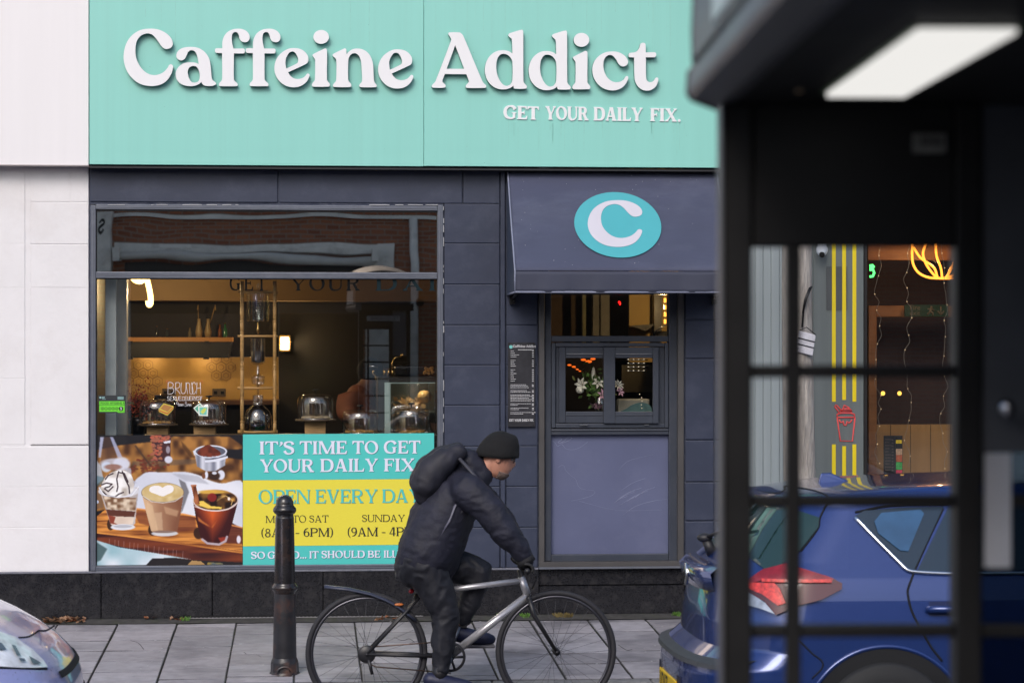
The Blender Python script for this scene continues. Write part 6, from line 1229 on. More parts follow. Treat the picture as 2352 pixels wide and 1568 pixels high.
# ================================================================== cars
def car(pref, yc, curves, rb, fb, paint, root, side_parts, L_pts=None):
    """closed body skin: for every height z the plan outline from rear to front"""
    zk, xr, xf, hw = [np.array(c) for c in zip(*curves)]
    fr_ = lambda z: float(np.interp(z, zk, xr)); ff = lambda z: float(np.interp(z, zk, xf)); fh = lambda z: float(np.interp(z, zk, hw))
    def sy(x, z):
        a, b, h = fr_(z), ff(z), fh(z); r_ = rb*min(1, h/.7); f_ = fb*min(1, h/.7)
        s_ = 1.0
        if x < a+r_: s_ = (1-(1-max(0, (x-a)/r_))**2.3)**(1/3.0)
        if x > b-f_: s_ = min(s_, (1-(1-max(0, (b-x)/f_))**2.3)**(1/2.8))
        return h*s_*(1-.035*((x-(a+b)/2)/((b-a)/2+1e-6))**2)
    rx = lambda y, z: fr_(z)+rb*min(1, fh(z)/.7)*(1-(1-min(1, abs(y)/max(fh(z), 1e-4))**3.0)**(1/2.3))
    fx = lambda y, z: ff(z)-fb*min(1, fh(z)/.7)*(1-(1-min(1, abs(y)/max(fh(z), 1e-4))**2.8)**(1/2.3))
    zs = sorted(set(list(zk)+list(np.linspace(zk[0], zk[-1], 60)))); mb = MB(); rings = []
    NS, NE = 70, 44
    for z in zs:
        h = fh(z); ring_ = []
        F_ = lambda x: 1-.035*((x-(fr_(z)+ff(z))/2)/((ff(z)-fr_(z))/2+1e-6))**2
        for i in range(NE): y = h*math.sin(math.pi/2*i/NE)*.999; ring_.append((rx(y, z), -y*F_(rx(y, z))))
        a = rx(h*.999, z); b = fx(h*.999, z)
        for i in range(NS+1): x = a+(b-a)*i/NS; ring_.append((x, -sy(x, z)))
        for i in range(NE-1, -1, -1): y = h*math.sin(math.pi/2*i/NE)*.999; ring_.append((fx(y, z), -y*F_(fx(y, z))))
        full = ring_+[(x, -y) for x, y in ring_[-2:0:-1]]; rings.append([(x, yc+y, z) for x, y in full])
    n = len(rings[0]); vs = [p for r_ in rings for p in r_]; fs = []
    for k in range(len(rings)-1):
        for i in range(n): j = (i+1) % n; fs.append((k*n+i, k*n+j, (k+1)*n+j, (k+1)*n+i))
    fs.append(tuple(range(n-1, -1, -1))); fs.append(tuple((len(rings)-1)*n+i for i in range(n)))
    mb.add(vs, fs, True); mb.build('body', paint, root, auto=40)
    return dict(sy=sy, rx=rx, fx=fx, yc=yc)
def patch_pts(poly, step):
    out = []
    for i in range(len(poly)):
        a, b = Vector(poly[i]), Vector(poly[(i+1) % len(poly)]); m = max(1, int((b-a).length/step))
        for k in range(m): out.append(a.lerp(b, k/m))
    nb = len(out); xs = [p.x for p in out]; ys = [p.y for p in out]; g = []
    def inside(x, y):
        c = False
        for i in range(nb):
            p, q = out[i], out[(i+1) % nb]
            if (p.y > y) != (q.y > y) and x < (q.x-p.x)*(y-p.y)/(q.y-p.y)+p.x: c = not c
        return c
    x = min(xs)+step/2
    while x < max(xs):
        y = min(ys)+step/2
        while y < max(ys):
            if inside(x, y): g.append(Vector((x, y)))
            y += step
        x += step
    r_ = delaunay_2d_cdt(out+g, [(i, (i+1) % nb) for i in range(nb)], [], 1, 1e-5); return [tuple(v) for v in r_[0]], [tuple(f) for f in r_[2]]
def spatch(C, poly, off, nm, mat, par, step=.05, sides=(-1,), smooth=True, th=0):
    v, f = patch_pts(poly, step)
    def pt(x, z, sd_):
        e = .004; s0 = C['sy'](x, z); gx = max(-6, min(6, (C['sy'](x+e, z)-C['sy'](x-e, z))/(2*e))); gz = max(-4, min(4, (C['sy'](x, z+e)-C['sy'](x, z-e))/(2*e))); m_ = math.sqrt(1+gx*gx+gz*gz); q = off*1.6
        return (x-gx/m_*q, C['yc']+sd_*(s0+q/m_), z-gz/m_*q)
    for sd_ in sides: mb = MB(); mb.add([pt(x, z, sd_) for x, z in v], f, smooth); o = mb.build(nm, mat, par, solid=th)
    return o
def epatch(C, poly, off, nm, mat, par, front=False, step=.05, smooth=True, th=0):
    v, f = patch_pts(poly, step); mb = MB(); mb.add([((C['fx'](y, z)+off) if front else (C['rx'](y, z)-off), C['yc']+y, z) for y, z in v], f, smooth); return mb.build(nm, mat, par, solid=th)
def sline(C, pts, r_, nm, mat, par, off=.002, sd_=-1, n=5):
    mb = MB(); mb.tube([(x, C['yc']+sd_*(C['sy'](x, z)+off), z) for x, z in crv(pts, 6, False)], r_, n=n); return mb.build(nm, mat, par)
def wheel(par, x, y, z, r_, sd_=-1):
    mb = MB(); mb.lathe((x, y, z), [(r_*.66, .09*sd_*-1), (r_*.95, .10*sd_*-1), (r_, .07*sd_*-1), (r_, -.07*sd_*-1), (r_*.95, -.10*sd_*-1), (r_*.66, -.09*sd_*-1)], 40, False, axis=1); w_ = mb.build('wheel', rubber, par)
    mb = MB(); mb.lathe((x, y+sd_*.07, z), [(.001, .02*sd_), (r_*.12, .02*sd_), (r_*.14, 0), (r_*.2, 0)], 20, False, axis=1)
    for k in range(10): a = 2*math.pi*k/10; mb.tube([(x+r_*.15*math.cos(a), y+sd_*.08, z+r_*.15*math.sin(a)), (x+r_*.66*math.cos(a), y+sd_*.09, z+r_*.66*math.sin(a))], .02, .016, n=6)
    mb.tube([(x+r_*.67*math.cos(2*math.pi*k/30), y+sd_*.09, z+r_*.67*math.sin(2*math.pi*k/30)) for k in range(30)], .014, n=6, closed=True); mb.build('rim', M('alloy', (.35, .36, .38), .3, metal=.9), w_)
YN = -5.28; YC = -4.42; G0 = -.25
cx = lambda px, y=YC: P(px, 784, y).x
zc_ = lambda py, px=1700, y=YC: P(px, py, y).z
def prow(px, py, y=YC): p = P(px, py, y); return p.x, p.z
xF = cx(1545)+4.15
pr = [(1556, 1700), (1540, 1640), (1536, 1580), (1534, 1510), (1537, 1490), (1560, 1472), (1583, 1452), (1588, 1400), (1597, 1340), (1600, 1320), (1604, 1296), (1642, 1262), (1690, 1196), (1735, 1146), (1737, 1133), (1760, 1124), (1830, 1112), (1930, 1104), (2060, 1098), (2200, 1093)]
pts = [prow(a, b) for a, b in pr]; zr_ = [p[1] for p in pts]; xr_ = [p[0] for p in pts]
xf_ = lambda z: xF-float(np.interp(z-G0, [0, .2, .5, .72, .80, .92, 1.0, 1.05, 1.25, 1.36, 1.41, 1.47], [.12, .03, 0, .06, .18, .70, .98, 1.06, 1.52, 1.85, 2.1, 2.7]))
hw_ = lambda z: float(np.interp(z-G0, [0, .15, .25, .55, .80, .93, 1.0, 1.2, 1.36, 1.40, 1.43, 1.45, 1.475], [.60, .76, .84, .875, .87, .84, .82, .71, .62, .585, .52, .38, .05]))
curves = [(z, x, xf_(z), hw_(z)) for x, z in zip(xr_, zr_)]
bluep = M('blue_car_paint', (.016, .045, .20), .24, metal=.35, var=.04, vs=60, coat=1.0)
car1 = thing('blue_hatchback', 'glossy blue hatchback seen from its rear side behind the kiosk glass', 'car', (cx(1545)+2, YC, G0))
C1 = car('b', YC, curves, .42, .5, bluep, car1, None)
gl_t = M('car_glass_tint', (.012, .03, .055), .04, var=0, coat=.6); 
def surf(C, px, py):
    y = C['yc']-.8
    for _ in range(60):
        p = P(px, py, y); y = y*.7+.3*(C['yc']-C['sy'](p.x, p.z))
    p = P(px, py, y); return p.x, p.z
c7 = lambda x, y: surf(C1, 1505+x*.36, 1035+y*.36)
chl = M('chrome_trim', (.8, .82, .88), .15, metal=1, var=0)
qg = [c7(1270, 418), c7(1330, 385), c7(1560, 366), c7(1836, 360), c7(1645, 770), c7(1600, 745), c7(1500, 640)]
spatch(C1, qg, .004, 'quarter_window', gl_t, car1, sides=(-1, 1))
spatch(C1, [c7(1395, 455), c7(1440, 400), c7(1690, 380), c7(1712, 405), c7(1612, 645), c7(1560, 640), c7(1420, 530)], .007, 'rear_quarter_pane', M('pale_blue_glass', (.03, .10, .22), .06, var=.2, vs=6, coat=.5), car1)
xd, zd = c7(1868, 362); xe, ze = c7(1668, 772)
zt1 = c7(1868, 362)[1]; dg1 = [(xd, zd), (xd+.75, zd+.005), (xe+1.05, ze+.012), (xe, ze)]; spatch(C1, dg1, .004, 'rear_door_window', gl_t, car1, sides=(-1, 1))
spatch(C1, [(xd+.82, zd+.004), (xd+1.2, zd-.03), (xe+2.1, ze+.03), (xe+1.12, ze+.013)], .004, 'front_door_window', gl_t, car1, sides=(-1, 1))
for sd_ in (-1, 1): sline(C1, [c7(1272, 422), c7(1420, 575), c7(1560, 715), c7(1605, 757), c7(1655, 770), c7(1900, 781), (xe+1.1, ze-.002), (xe+2.1, ze+.02)], .011, 'chrome_strip', chl, car1, .006, sd_)
gapm = M('shut_line', (.002, .003, .008), .8, var=0)
sline(C1, [c7(1835, 370), c7(1740, 570), c7(1650, 775), c7(1612, 880), c7(1612, 920), c7(1632, 1010), c7(1680, 1110), c7(1760, 1250), c7(1830, 1340)], .006, 'door_gap', gapm, car1, .001)
sline(C1, [c7(1275, 392), c7(1500, 352), c7(1836, 345), (xd+.8, zd+.03)], .006, 'door_gap', gapm, car1, .001)
sline(C1, [c7(920, 1210), c7(1000, 1290), c7(1070, 1360), c7(1000, 1450)], .004, 'bumper_gap', gapm, car1, .001)
sline(C1, [c7(640, 268), c7(780, 240), c7(930, 238), c7(1040, 262), c7(1110, 300), c7(1078, 370), c7(1050, 430), c7(1040, 490), c7(930, 640)], .005, 'tailgate_gap', gapm, car1, .001)
# lamps on the near corner
red = M('tail_lamp_red', (.26, .010, .018), .08, var=.25, vs=30, coat=1); redb = M('tail_lamp_bright', (.60, .035, .025), .12, var=.55, vs=45, emit=(255, 30, 20), es=.08, coat=1); mar = M('tail_lamp_smoked', (.085, .008, .012), .07, var=.1, coat=1); cle = M('tail_lamp_clear', (.45, .48, .55), .12, var=.3, vs=25, metal=.5)
spatch(C1, [c7(560, 850), c7(700, 775), c7(840, 735), c7(1000, 782), c7(1130, 820), c7(1188, 848), c7(1185, 885), c7(1060, 950), c7(925, 985), c7(840, 1020), c7(775, 1050), c7(705, 960), c7(560, 905)], .013, 'tail_lamp', mar, car1, step=.02)
spatch(C1, [c7(560, 850), c7(700, 777), c7(840, 737), c7(1000, 784), c7(1130, 822), c7(1120, 852), c7(1000, 838), c7(860, 832), c7(700, 830), c7(560, 870)], .016, 'tail_lamp_lens', red, car1, step=.02)
spatch(C1, [c7(600, 845), c7(770, 850), c7(800, 880), c7(838, 975), c7(790, 990), c7(700, 920), c7(610, 880)], .019, 'tail_lamp_lens', redb, car1, step=.025); spatch(C1, [c7(700, 822), c7(1120, 826), c7(1120, 846), c7(700, 842)], .021, 'tail_lamp_bar', redb, car1, step=.02)
spatch(C1, [c7(540, 890), c7(620, 905), c7(720, 975), c7(775, 1045), c7(690, 1010), c7(560, 970)], .019, 'reversing_lamp', cle, car1, step=.025)
# tail: rear screen, spoiler, ledge, plate, badge, wiper
def zr(py): return zc_(py, 1640)
epatch(C1, [(-.60, zr(1256)), (.60, zr(1256)), (.50, zr(1150)), (-.50, zr(1150))], .006, 'rear_window', M('rear_screen', (.02, .05, .05), .04, var=0, coat=.6), car1)
spatch(C1, [c7(612, 690), c7(612, 560), c7(840, 372), c7(935, 392), c7(1048, 430), c7(1042, 490), c7(925, 640), c7(800, 735), c7(700, 760)], .005, 'rear_side_screen', M('rear_screen', None), car1, step=.04)
mb = MB(); zs_ = zr(1131); xs_ = cx(1724)
for i in range(13):
    y = -.52+1.04*i/12; e = .10*(abs(y)/.52)**3; mb.v += [(xs_+e-.02, YC+y, zs_), (xs_+e+.35, YC+y, zs_+.035), (xs_+e+.35, YC+y, zs_-.02), (xs_+e+.0, YC+y, zs_-.022)]
for i in range(12):
    for k in range(4): a = i*4+k; b = i*4+(k+1) % 4; mb.f.append((a, b, b+4, a+4)); mb.m.append(0); mb.sm.append(True)
mb.build('spoiler', bluep, car1)
mb = MB(); 
for i in range(15):
    y = -.80+1.6*i/14; x0 = C1['rx'](y, zr(1487)); mb.v += [(x0-.02, YC+y, zr(1492)), (x0-.015, YC+y, zr(1482)), (x0+.12, YC+y, zr(1462)), (x0+.12, YC+y, zr(1492))]
for i in range(14):
    for k in range(4): a = i*4+k; b = i*4+(k+1) % 4; mb.f.append((a, b, b+4, a+4)); mb.m.append(0); mb.sm.append(False)
mb.build('bumper_step', M('grey_plastic', (.045, .05, .058), .5), car1)
mb = MB(); z0, z1 = zr(1338), zr(1290)
for i in range(15):
    y = -.42+.84*i/14; x0 = C1['rx'](y, z0); e = .03*(abs(y)/.42)**4; mb.v += [(x0-.05+e, YC+y, z1-.02), (x0-.02+e, YC+y, z1+.008), (x0+.08, YC+y, z1+.02), (x0+.05, YC+y, z0-.01), (x0-.03+e, YC+y, z0)]
for i in range(14):
    for k in range(5): a = i*5+k; b = i*5+(k+1) % 5; mb.f.append((a, b, b+5, a+5)); mb.m.append(0); mb.sm.append(True)
mb.build('tailgate_garnish', bluep, car1)
mb = MB(); mb.lathe((C1['rx'](0, zr(1315))-.055, YC, zr(1316)), [(.02, -.006), (.055, -.006), (.055, .006), (.02, .006)], 20, axis=0); mb.build('badge', chrome, car1)
mb = MB(); p = Vector((C1['rx'](0, zr(1262))+.0, YC, zr(1262))); mb.cyl(p+Vector((-.01, 0, -.02)), p+Vector((-.045, 0, .05)), .03, .022); mb.ball(p+Vector((-.05, 0, .06)), .034, 10, (1.2, 1, .7)); mb.tube([p+Vector((-.05, 0, .06)), p+Vector((.05, -.22, .13)), p+Vector((.10, -.38, .16))], .009, n=6); mb.build('rear_wiper', M('wiper_black', (.02, .02, .024), .5), car1)
zp0, zp1 = zr(1545)-.105, zr(1545); xp = C1['rx'](.26, zp0)-.012
mb = MB(); mb.box((xp-.004, YC-.26, zp0), (xp+.006, YC+.26, zp1)); mb.build('number_plate', M('plate_yellow', (.80, .52, .01), .45, var=0), car1, bevel=.003)
mb = MB(); mb.box((xp+.0065, YC-.33, zp0-.05), (xp+.02, YC+.33, zp1+.03)); mb.build('plate_recess', M('plate_recess', (.01, .01, .03), .6), car1)
btext('LD17 XYR'.split()[0], .115, (xp-.006, YC+.235, zp0+.014), M('plate_black', (.01, .01, .01), .5, var=0), car1, rot=(90, 0, -90), bold=.002)
mb = MB(); p = prow(1930, 1104); x0, z0 = cx(1876), zc_(1119, 1900); vs = []
for x, z, w_ in ((x0, z0, .02), (x0+.02, zc_(1086, 1885), .006), (x0+.07, zc_(1085, 1895), .006), (x0+.15, zc_(1102, 1920), .02), (cx(1962), zc_(1110, 1960), .03)): vs += [(x, YC-w_, z), (x, YC+w_, z)]
vs += [(x0-.01, YC-.04, z0-.02), (x0-.01, YC+.04, z0-.02), (cx(1970), YC-.04, z0-.01), (cx(1970), YC+.04, z0-.01)]
mb.add(vs, [(0, 2, 4, 6, 8, 12, 10), (1, 11, 13, 9, 7, 5, 3), (0, 1, 3, 2), (2, 3, 5, 4), (4, 5, 7, 6), (6, 7, 9, 8), (0, 10, 11, 1), (8, 9, 13, 12)]); mb.build('roof_fin', bluep, car1, bevel=.006, seg=2)
hx, hz = c7(1735, 1010); mb = MB(); ysd = lambda x, z: YC-C1['sy'](x, z)
mb.tube([(hx, ysd(hx, hz)-.012, hz), (hx+.02, ysd(hx, hz)-.035, hz+.004), (hx+.12, ysd(hx+.1, hz)-.042, hz+.004), (hx+.22, ysd(hx+.2, hz)-.035, hz+.003), (hx+.235, ysd(hx+.2, hz)-.012, hz)], .017, n=8); mb.build('door_handle', bluep, car1)
spatch(C1, [(hx+.01, hz-.03), (hx+.2, hz-.03), (hx+.2, hz+.035), (hx+.01, hz+.035)], .002, 'handle_recess', M('recess_blue', (.006, .015, .08), .3), car1)
wx = cx(2035, YN); WZ = G0+.315; arch = [(wx+.375*math.cos(R(a)), WZ+.375*math.sin(R(a))) for a in range(-14, 195, 8)]
spatch(C1, arch, .003, 'wheel_arch', M('arch_black', (.006, .006, .008), .8, var=0), car1, sides=(-1, 1))
spatch(C1, [(x+2.6, z) for x, z in arch], .003, 'wheel_arch', M('arch_black', None), car1, sides=(-1, 1))
for sd_ in (-1, 1):
    for dx in (0, 2.6): wheel(car1, wx+dx, YC+sd_*.80, WZ, .315, sd_)
sline(C1, [(wx+.385*math.cos(R(a)), WZ+.385*math.sin(R(a))) for a in range(-5, 186, 12)], .012, 'arch_lip', bluep, car1, -.002)
# lower near edge moulding
spatch(C1, [(wx+.5, G0+.16), (wx+2.1, G0+.16), (wx+2.1, G0+.24), (wx+.5, G0+.24)], .006, 'sill', M('grey_plastic', None), car1, sides=(-1, 1))

# silver lilac car on the left
YC2 = -4.55; YN2 = YC2-.86
car2 = thing('lilac_car', 'pale metallic lilac car nosing into view at the lower left', 'car', (P(0, 784, YC2).x-1.9, YC2, G0))
nose = [(203, 1640), (208, 1600), (207, 1560), (203, 1520), (192, 1494), (178, 1474), (150, 1446), (110, 1418), (60, 1390), (0, 1363), (-60, 1342), (-150, 1318)]
npz = [prow(a, b, YC2+.5) for a, b in nose]; zn = [p[1] for p in npz]; xn = [p[0] for p in npz]; XF = max(xn)
zz = zn+[z for z in np.linspace(zn[-1]+.06, G0+1.47, 12)]; 
def xf2(z): return float(np.interp(z, zn+[G0+1.05, G0+1.36, G0+1.44, G0+1.475], xn+[XF-1.25, XF-1.85, XF-2.2, XF-2.6]))
xr2 = lambda z: XF-4.2+float(np.interp(z-G0, [0, .4, .8, 1.0, 1.3, 1.42, 1.475], [.1, 0, .02, .1, .35, .5, 1.2]))
lil = M('lilac_car_paint', (.42, .44, .76), .30, metal=.35, var=.05, vs=50, coat=1.0)
C2 = car('l', YC2, [(z, xr2(z), xf2(z), hw_(z)) for z in zz], .42, .50, lil, car2, None)
c2 = lambda x, y: surf(C2, x*.36, 1223+y*.36)
spatch(C2, [c2(-260, 560), c2(0, 640), c2(90, 670), c2(200, 750), c2(270, 820), c2(298, 862), c2(0, 858), c2(-260, 830)], .006, 'headlamp', M('headlamp_clear', (.80, .83, .88), .22, metal=.0, var=.35, vs=9, coat=1), car2, step=.04)
for q in ([(60, 730), (85, 735), (120, 800), (95, 800)], [(105, 812), (140, 815), (150, 832), (115, 832)], [(-60, 700), (0, 720), (30, 760), (-60, 760)], [(170, 800), (230, 832), (250, 848), (190, 846)]): spatch(C2, [c2(*k) for k in q], .011, 'lamp_insert', M('lamp_insert_grey', (.10, .13, .16), .2, var=.3), car2, step=.03)
for x, z, r_ in ():
    p = c2(x, z); mb = MB(); mb.lathe((p[0], YC2-C2['sy'](*p)-.008, p[1]), [(.001, 0), (r_*.7, -.006), (r_, 0)], 20, False, axis=1); mb.build('lamp_reflector', chrome, car2)
sline(C2, [c2(-260, 850), c2(0, 858), c2(150, 862), c2(298, 866)], .006, 'lamp_gap', gapm, car2, .003)
sline(C2, [c2(120, 668), c2(220, 650), c2(300, 620), c2(352, 588)], .005, 'bonnet_gap', gapm, car2, .004)
za, zb2 = prow(150, 1515, YC2)[1], prow(150, 1529, YC2)[1]
epatch(C2, [(-.40, za), (.6, za), (.6, zb2), (-.40, zb2)], .006, 'grille', M('arch_black', None), car2, front=True, step=.04)
epatch(C2, [(-.6, zb2-.12), (.6, zb2-.12), (.55, zb2-.28), (-.55, zb2-.28)], .006, 'lower_grille', M('arch_black', None), car2, front=True, step=.05)
z0 = zn[-1]; spatch(C2, [(XF-1.75, G0+1.0), (XF-1.35, G0+1.02), (XF-1.95, G0+1.36), (XF-2.3, G0+1.38), (XF-3.4, G0+1.3), (XF-3.7, G0+1.0)], .004, 'side_window', gl_t, car2, sides=(-1, 1))
epatch(C2, [(-.66, G0+1.08), (.66, G0+1.08), (.55, G0+1.36), (-.55, G0+1.36)], .006, 'windscreen', gl_t, car2, front=True)
for dx in (.86, 3.35):
    ar = [(XF-dx+.36*math.cos(R(a)), G0+.31+.36*math.sin(R(a))) for a in range(-14, 195, 10)]; spatch(C2, ar, .003, 'wheel_arch', M('arch_black', None), car2, sides=(-1, 1))
    for sd_ in (-1, 1): wheel(car2, XF-dx, YC2+sd_*.79, G0+.31, .31, sd_)
# ================================================================== bicycle and rider
YB = -2.80
b = lambda px, py, dy=0.0: Vector((P(px, py, YB).x, YB+dy, P(px, py, YB).z))
sb = (P(1010, 1400, YB)-P(1000, 1400, YB)).x/10
RW = .335; ZG = -.208
hubF, hubR = b(1277, 1503), b(842, 1508); hubF.z = hubR.z = ZG+RW
bb, head_t, head_b, seatc = b(1034, 1505), b(1197, 1324), b(1212, 1368), b(977, 1352)
bk_ = thing('bicycle', 'silver and black bicycle with rear mudguard ridden past the cafe', 'bicycle', tuple(Vector((bb.x, YB, ZG))))
alu = M('silver_frame_paint', (.50, .50, .54), .3, metal=.5, var=.1, vs=20); blk = M('black_bike_parts', (.018, .018, .022), .4, var=.1)
def wheel_b(c):
    n = 56; mb = MB(); mb.tube([c+Vector((RW*.965*math.cos(2*math.pi*k/n), 0, RW*.965*math.sin(2*math.pi*k/n))) for k in range(n)], .0155, n=10, closed=True); w_ = mb.build('wheel', M('tyre', (.022, .022, .028), .7), bk_)
    mb = MB(); mb.tube([c+Vector((RW*.905*math.cos(2*math.pi*k/n), 0, RW*.905*math.sin(2*math.pi*k/n))) for k in range(n)], .010, n=8, closed=True, flat=1.0); mb.build('rim', M('rim_grey', (.10, .10, .12), .3, metal=.8), w_)
    mb = MB()
    for k in range(28):
        a = 2*math.pi*k/28; s_ = 1 if k % 2 else -1; h = a+(.9 if (k//2) % 2 else -.9); mb.tube([c+Vector((.022*math.cos(h), .028*s_, .022*math.sin(h))), c+Vector((RW*.9*math.cos(a), 0, RW*.9*math.sin(a)))], .0011, n=3)
    mb.build('spokes', M('spoke_steel', (.10, .10, .11), .45, metal=.4), w_); mb = MB(); mb.cyl(c+Vector((0, -.05, 0)), c+Vector((0, .05, 0)), .02); mb.cyl(c+Vector((0, -.065, 0)), c+Vector((0, .065, 0)), .008); mb.build('hub', blk, w_); return w_
wheel_b(hubF); wheel_b(hubR)
mb = MB(); mb.tube([head_b+Vector((-.005, 0, 0)), bb], .021, .023, n=12); mb.tube([head_t+Vector((0, 0, -.02)), seatc+Vector((.01, 0, -.02))], .016, n=12); mb.tube([head_t, head_b], .021, n=12); mb.build('frame', alu, bk_)
mb = MB(); mb.tube([bb, seatc, seatc+Vector((-.02, 0, .06))], .016, n=10)
for s_ in (-1, 1): mb.tube([bb+Vector((-.04, .03*s_, 0)), hubR+Vector((0, .05*s_, 0))], .010, n=8); mb.tube([seatc+Vector((0, .02*s_, -.01)), hubR+Vector((0, .05*s_, 0))], .009, n=8)
mb.build('rear_stays', blk, bk_)
mb = MB(); mb.tube([head_t+Vector((-.008, 0, .04)), head_b+Vector((.004, 0, -.01))], .015, n=8)
for s_ in (-1, 1): mb.tube([head_b+Vector((.004, .045*s_, -.01)), head_b+Vector((.03, .05*s_, -.10)), hubF+Vector((0, .05*s_, 0))], [.015, .013, .009], n=8)
mb.tube([head_b+Vector((.004, -.05, -.01)), head_b+Vector((.004, .05, -.01))], .015, n=8); mb.build('fork', blk, bk_)
hb = b(1214, 1306); mb = MB(); mb.tube([head_t+Vector((-.005, 0, .03)), hb+Vector((0, 0, -.0))], .015, n=8); mb.tube([hb+Vector((-.03, -.28, .015)), hb+Vector((.0, -.12, .005)), hb, hb+Vector((0, .12, .005)), hb+Vector((-.03, .28, .015))], .0125, n=8)
for s_ in (-1, 1): mb.tube([hb+Vector((-.035, s_*.30, .015)), hb+Vector((-.02, s_*.19, .013))], .017, n=8)
mb.build('handlebar', blk, bk_)
mb = MB(); sa = b(962, 1326); mb.tube([seatc+Vector((-.02, 0, .05)), sa+Vector((0, 0, -.02))], .013, n=8); mb.build('seat_post', chrome, bk_)
mb = MB(); mb.tube([sa+Vector((-.13, 0, .01)), sa+Vector((-.08, 0, .012)), sa+Vector((0, 0, .0)), sa+Vector((.13, 0, .0))], [.05, .075, .04, .018], n=12, flat=.4); mb.build('saddle', blk, bk_)
mb = MB(); mb.lathe(bb+Vector((0, -.055, 0)), [(.068, -.004), (.080, -.004), (.083, 0), (.080, .004), (.068, .004)], 36, False, axis=1)
for k in range(5): a = k*1.2566; mb.tube([bb+Vector((0, -.055, 0)), bb+Vector((.07*math.cos(a), -.055, .07*math.sin(a)))], .008, n=6)
mb.lathe(bb, [(.02, -.07), (.02, .07)], 14, axis=1); mb.build('chainring', blk, bk_)
mb = MB(); pn = b(1012, 1568, -.13); pf = bb*2-Vector((pn.x, bb.y, pn.z)); pf.y = YB+.13
mb.tube([bb+Vector((0, -.07, 0)), Vector((pn.x, YB-.075, pn.z))], .012, n=8); mb.build('crank', M('crank_grey', (.2, .2, .22), .3, metal=.8), bk_); mb = MB(); mb.tube([bb+Vector((0, .07, 0)), Vector((pf.x, YB+.075, pf.z))], .012, n=8); mb.build('crank', M('crank_grey', None), bk_)
for p in (pn, pf): mb = MB(); mb.box((p.x-.045, p.y-.045, p.z-.012), (p.x+.045, p.y+.045, p.z+.012)); mb.build('pedal', blk, bk_, bevel=.005)
mb = MB(); mb.tube([bb+Vector((.0, -.055, .088)), hubR+Vector((0, -.045, .038))], .004, n=5); mb.tube([bb+Vector((0, -.055, -.088)), hubR+Vector((.05, -.045, -.07)), hubR+Vector((.01, -.045, -.05)), hubR+Vector((.0, -.045, -.03))], .004, n=5); mb.build('chain', M('chain_brown', (.16, .11, .09), .35, metal=.8), bk_)
mb = MB(); mb.lathe(hubR+Vector((0, -.045, 0)), [(.01, -.01), (.045, -.006), (.05, .0), (.03, .012), (.01, .014)], 24, axis=1); mb.tube([hubR+Vector((.01, -.05, -.03)), hubR+Vector((.03, -.055, -.11))], .010, n=6); mb.build('derailleur', blk, bk_)
mb = MB(); mg = [b(745, 1346), b(800, 1352), b(850, 1363), b(885, 1376), b(915, 1392), b(935, 1408), b(955, 1424)]; vs = []
for p in mg: vs += [p+Vector((0, -.03, -.006)), p+Vector((0, -.02, .006)), p+Vector((0, .02, .006)), p+Vector((0, .03, -.006))]
mb.add(vs, [(i*4+k, i*4+k+1, i*4+k+5, i*4+k+4) for i in range(len(mg)-1) for k in range(3)], True); mb.build('mudguard', M('blue_black_mudguard', (.035, .042, .075), .4), bk_, solid=.006)
mb = MB(); mb.tube([b(958, 1362), b(945, 1392), b(930, 1402)], .010, n=6); mb.build('mudguard_stay', blk, bk_)
mb = MB(); mb.ball(b(945, 1357), .017, 10, (1, .8, .8)); mb.build('rear_reflector', M('reflector_red', (.35, .01, .02), .2), bk_); mb = MB(); mb.ball(b(916, 1388)+Vector((0, -.03, .004)), .014, 8, (2.0, .5, .6)); mb.build('side_reflector', M('reflector_orange', (.55, .16, .04), .3), bk_)
mb = MB(); mb.tube([hb+Vector((-.01, -.2, .01)), b(1232, 1322), b(1226, 1350), head_b+Vector((0, -.03, 0))], .003, n=4); mb.tube([hb+Vector((0, .18, .01)), b(1236, 1318), b(1222, 1352)], .003, n=4); mb.build('brake_cable', blk, bk_)

person = thing('person', 'cyclist in black beanie, dark hooded jacket and dark trousers leaning over the handlebars', 'person', tuple(Vector((b(965, 1290).x, YB, ZG))))
def skin(name, chains, mat, par, sub=2, root=0, smooth=True):
    """one continuous surface grown on a tree of joints; chains: lists of (key, pos, radius(x,y))"""
    idx = {}; vs = []; rr = []; es = []
    for ch in chains:
        prev = None
        for key, p, r_ in ch:
            if key in idx: i = idx[key]
            else: i = len(vs); idx[key] = i; vs.append(Vector(p)); rr.append(r_ if isinstance(r_, tuple) else (r_, r_))
            if prev is not None: es.append((prev, i))
            prev = i
    off = Vector((0, 0, 0)); q = par
    while q is not None: off += Vector(q.location); q = q.parent
    me = bpy.data.meshes.new(name); me.from_pydata([tuple(v-off) for v in vs], es, []); o = bpy.data.objects.new(name, me); COL.objects.link(o)
    md = o.modifiers.new('skin', 'SKIN'); md.use_smooth_shade = True; md.branch_smoothing = .6
    for i, sv in enumerate(me.skin_vertices[0].data): sv.radius = rr[i]; sv.use_root = (i == 0)
    s2 = o.modifiers.new('sd', 'SUBSURF'); s2.levels = sub; s2.render_levels = sub
    bpy.context.view_layer.update(); dg_ = bpy.context.evaluated_depsgraph_get(); m2 = bpy.data.meshes.new_from_object(o.evaluated_get(dg_)); m2.name = name; bpy.data.objects.remove(o)
    for pl in m2.polygons: pl.use_smooth = True
    m2.materials.clear(); m2.materials.append(mat); o2 = bpy.data.objects.new(name, m2); COL.objects.link(o2); o2.parent = par; return o2
SK = M('skin', (.56, .27, .19), .5, var=.08, vs=20)
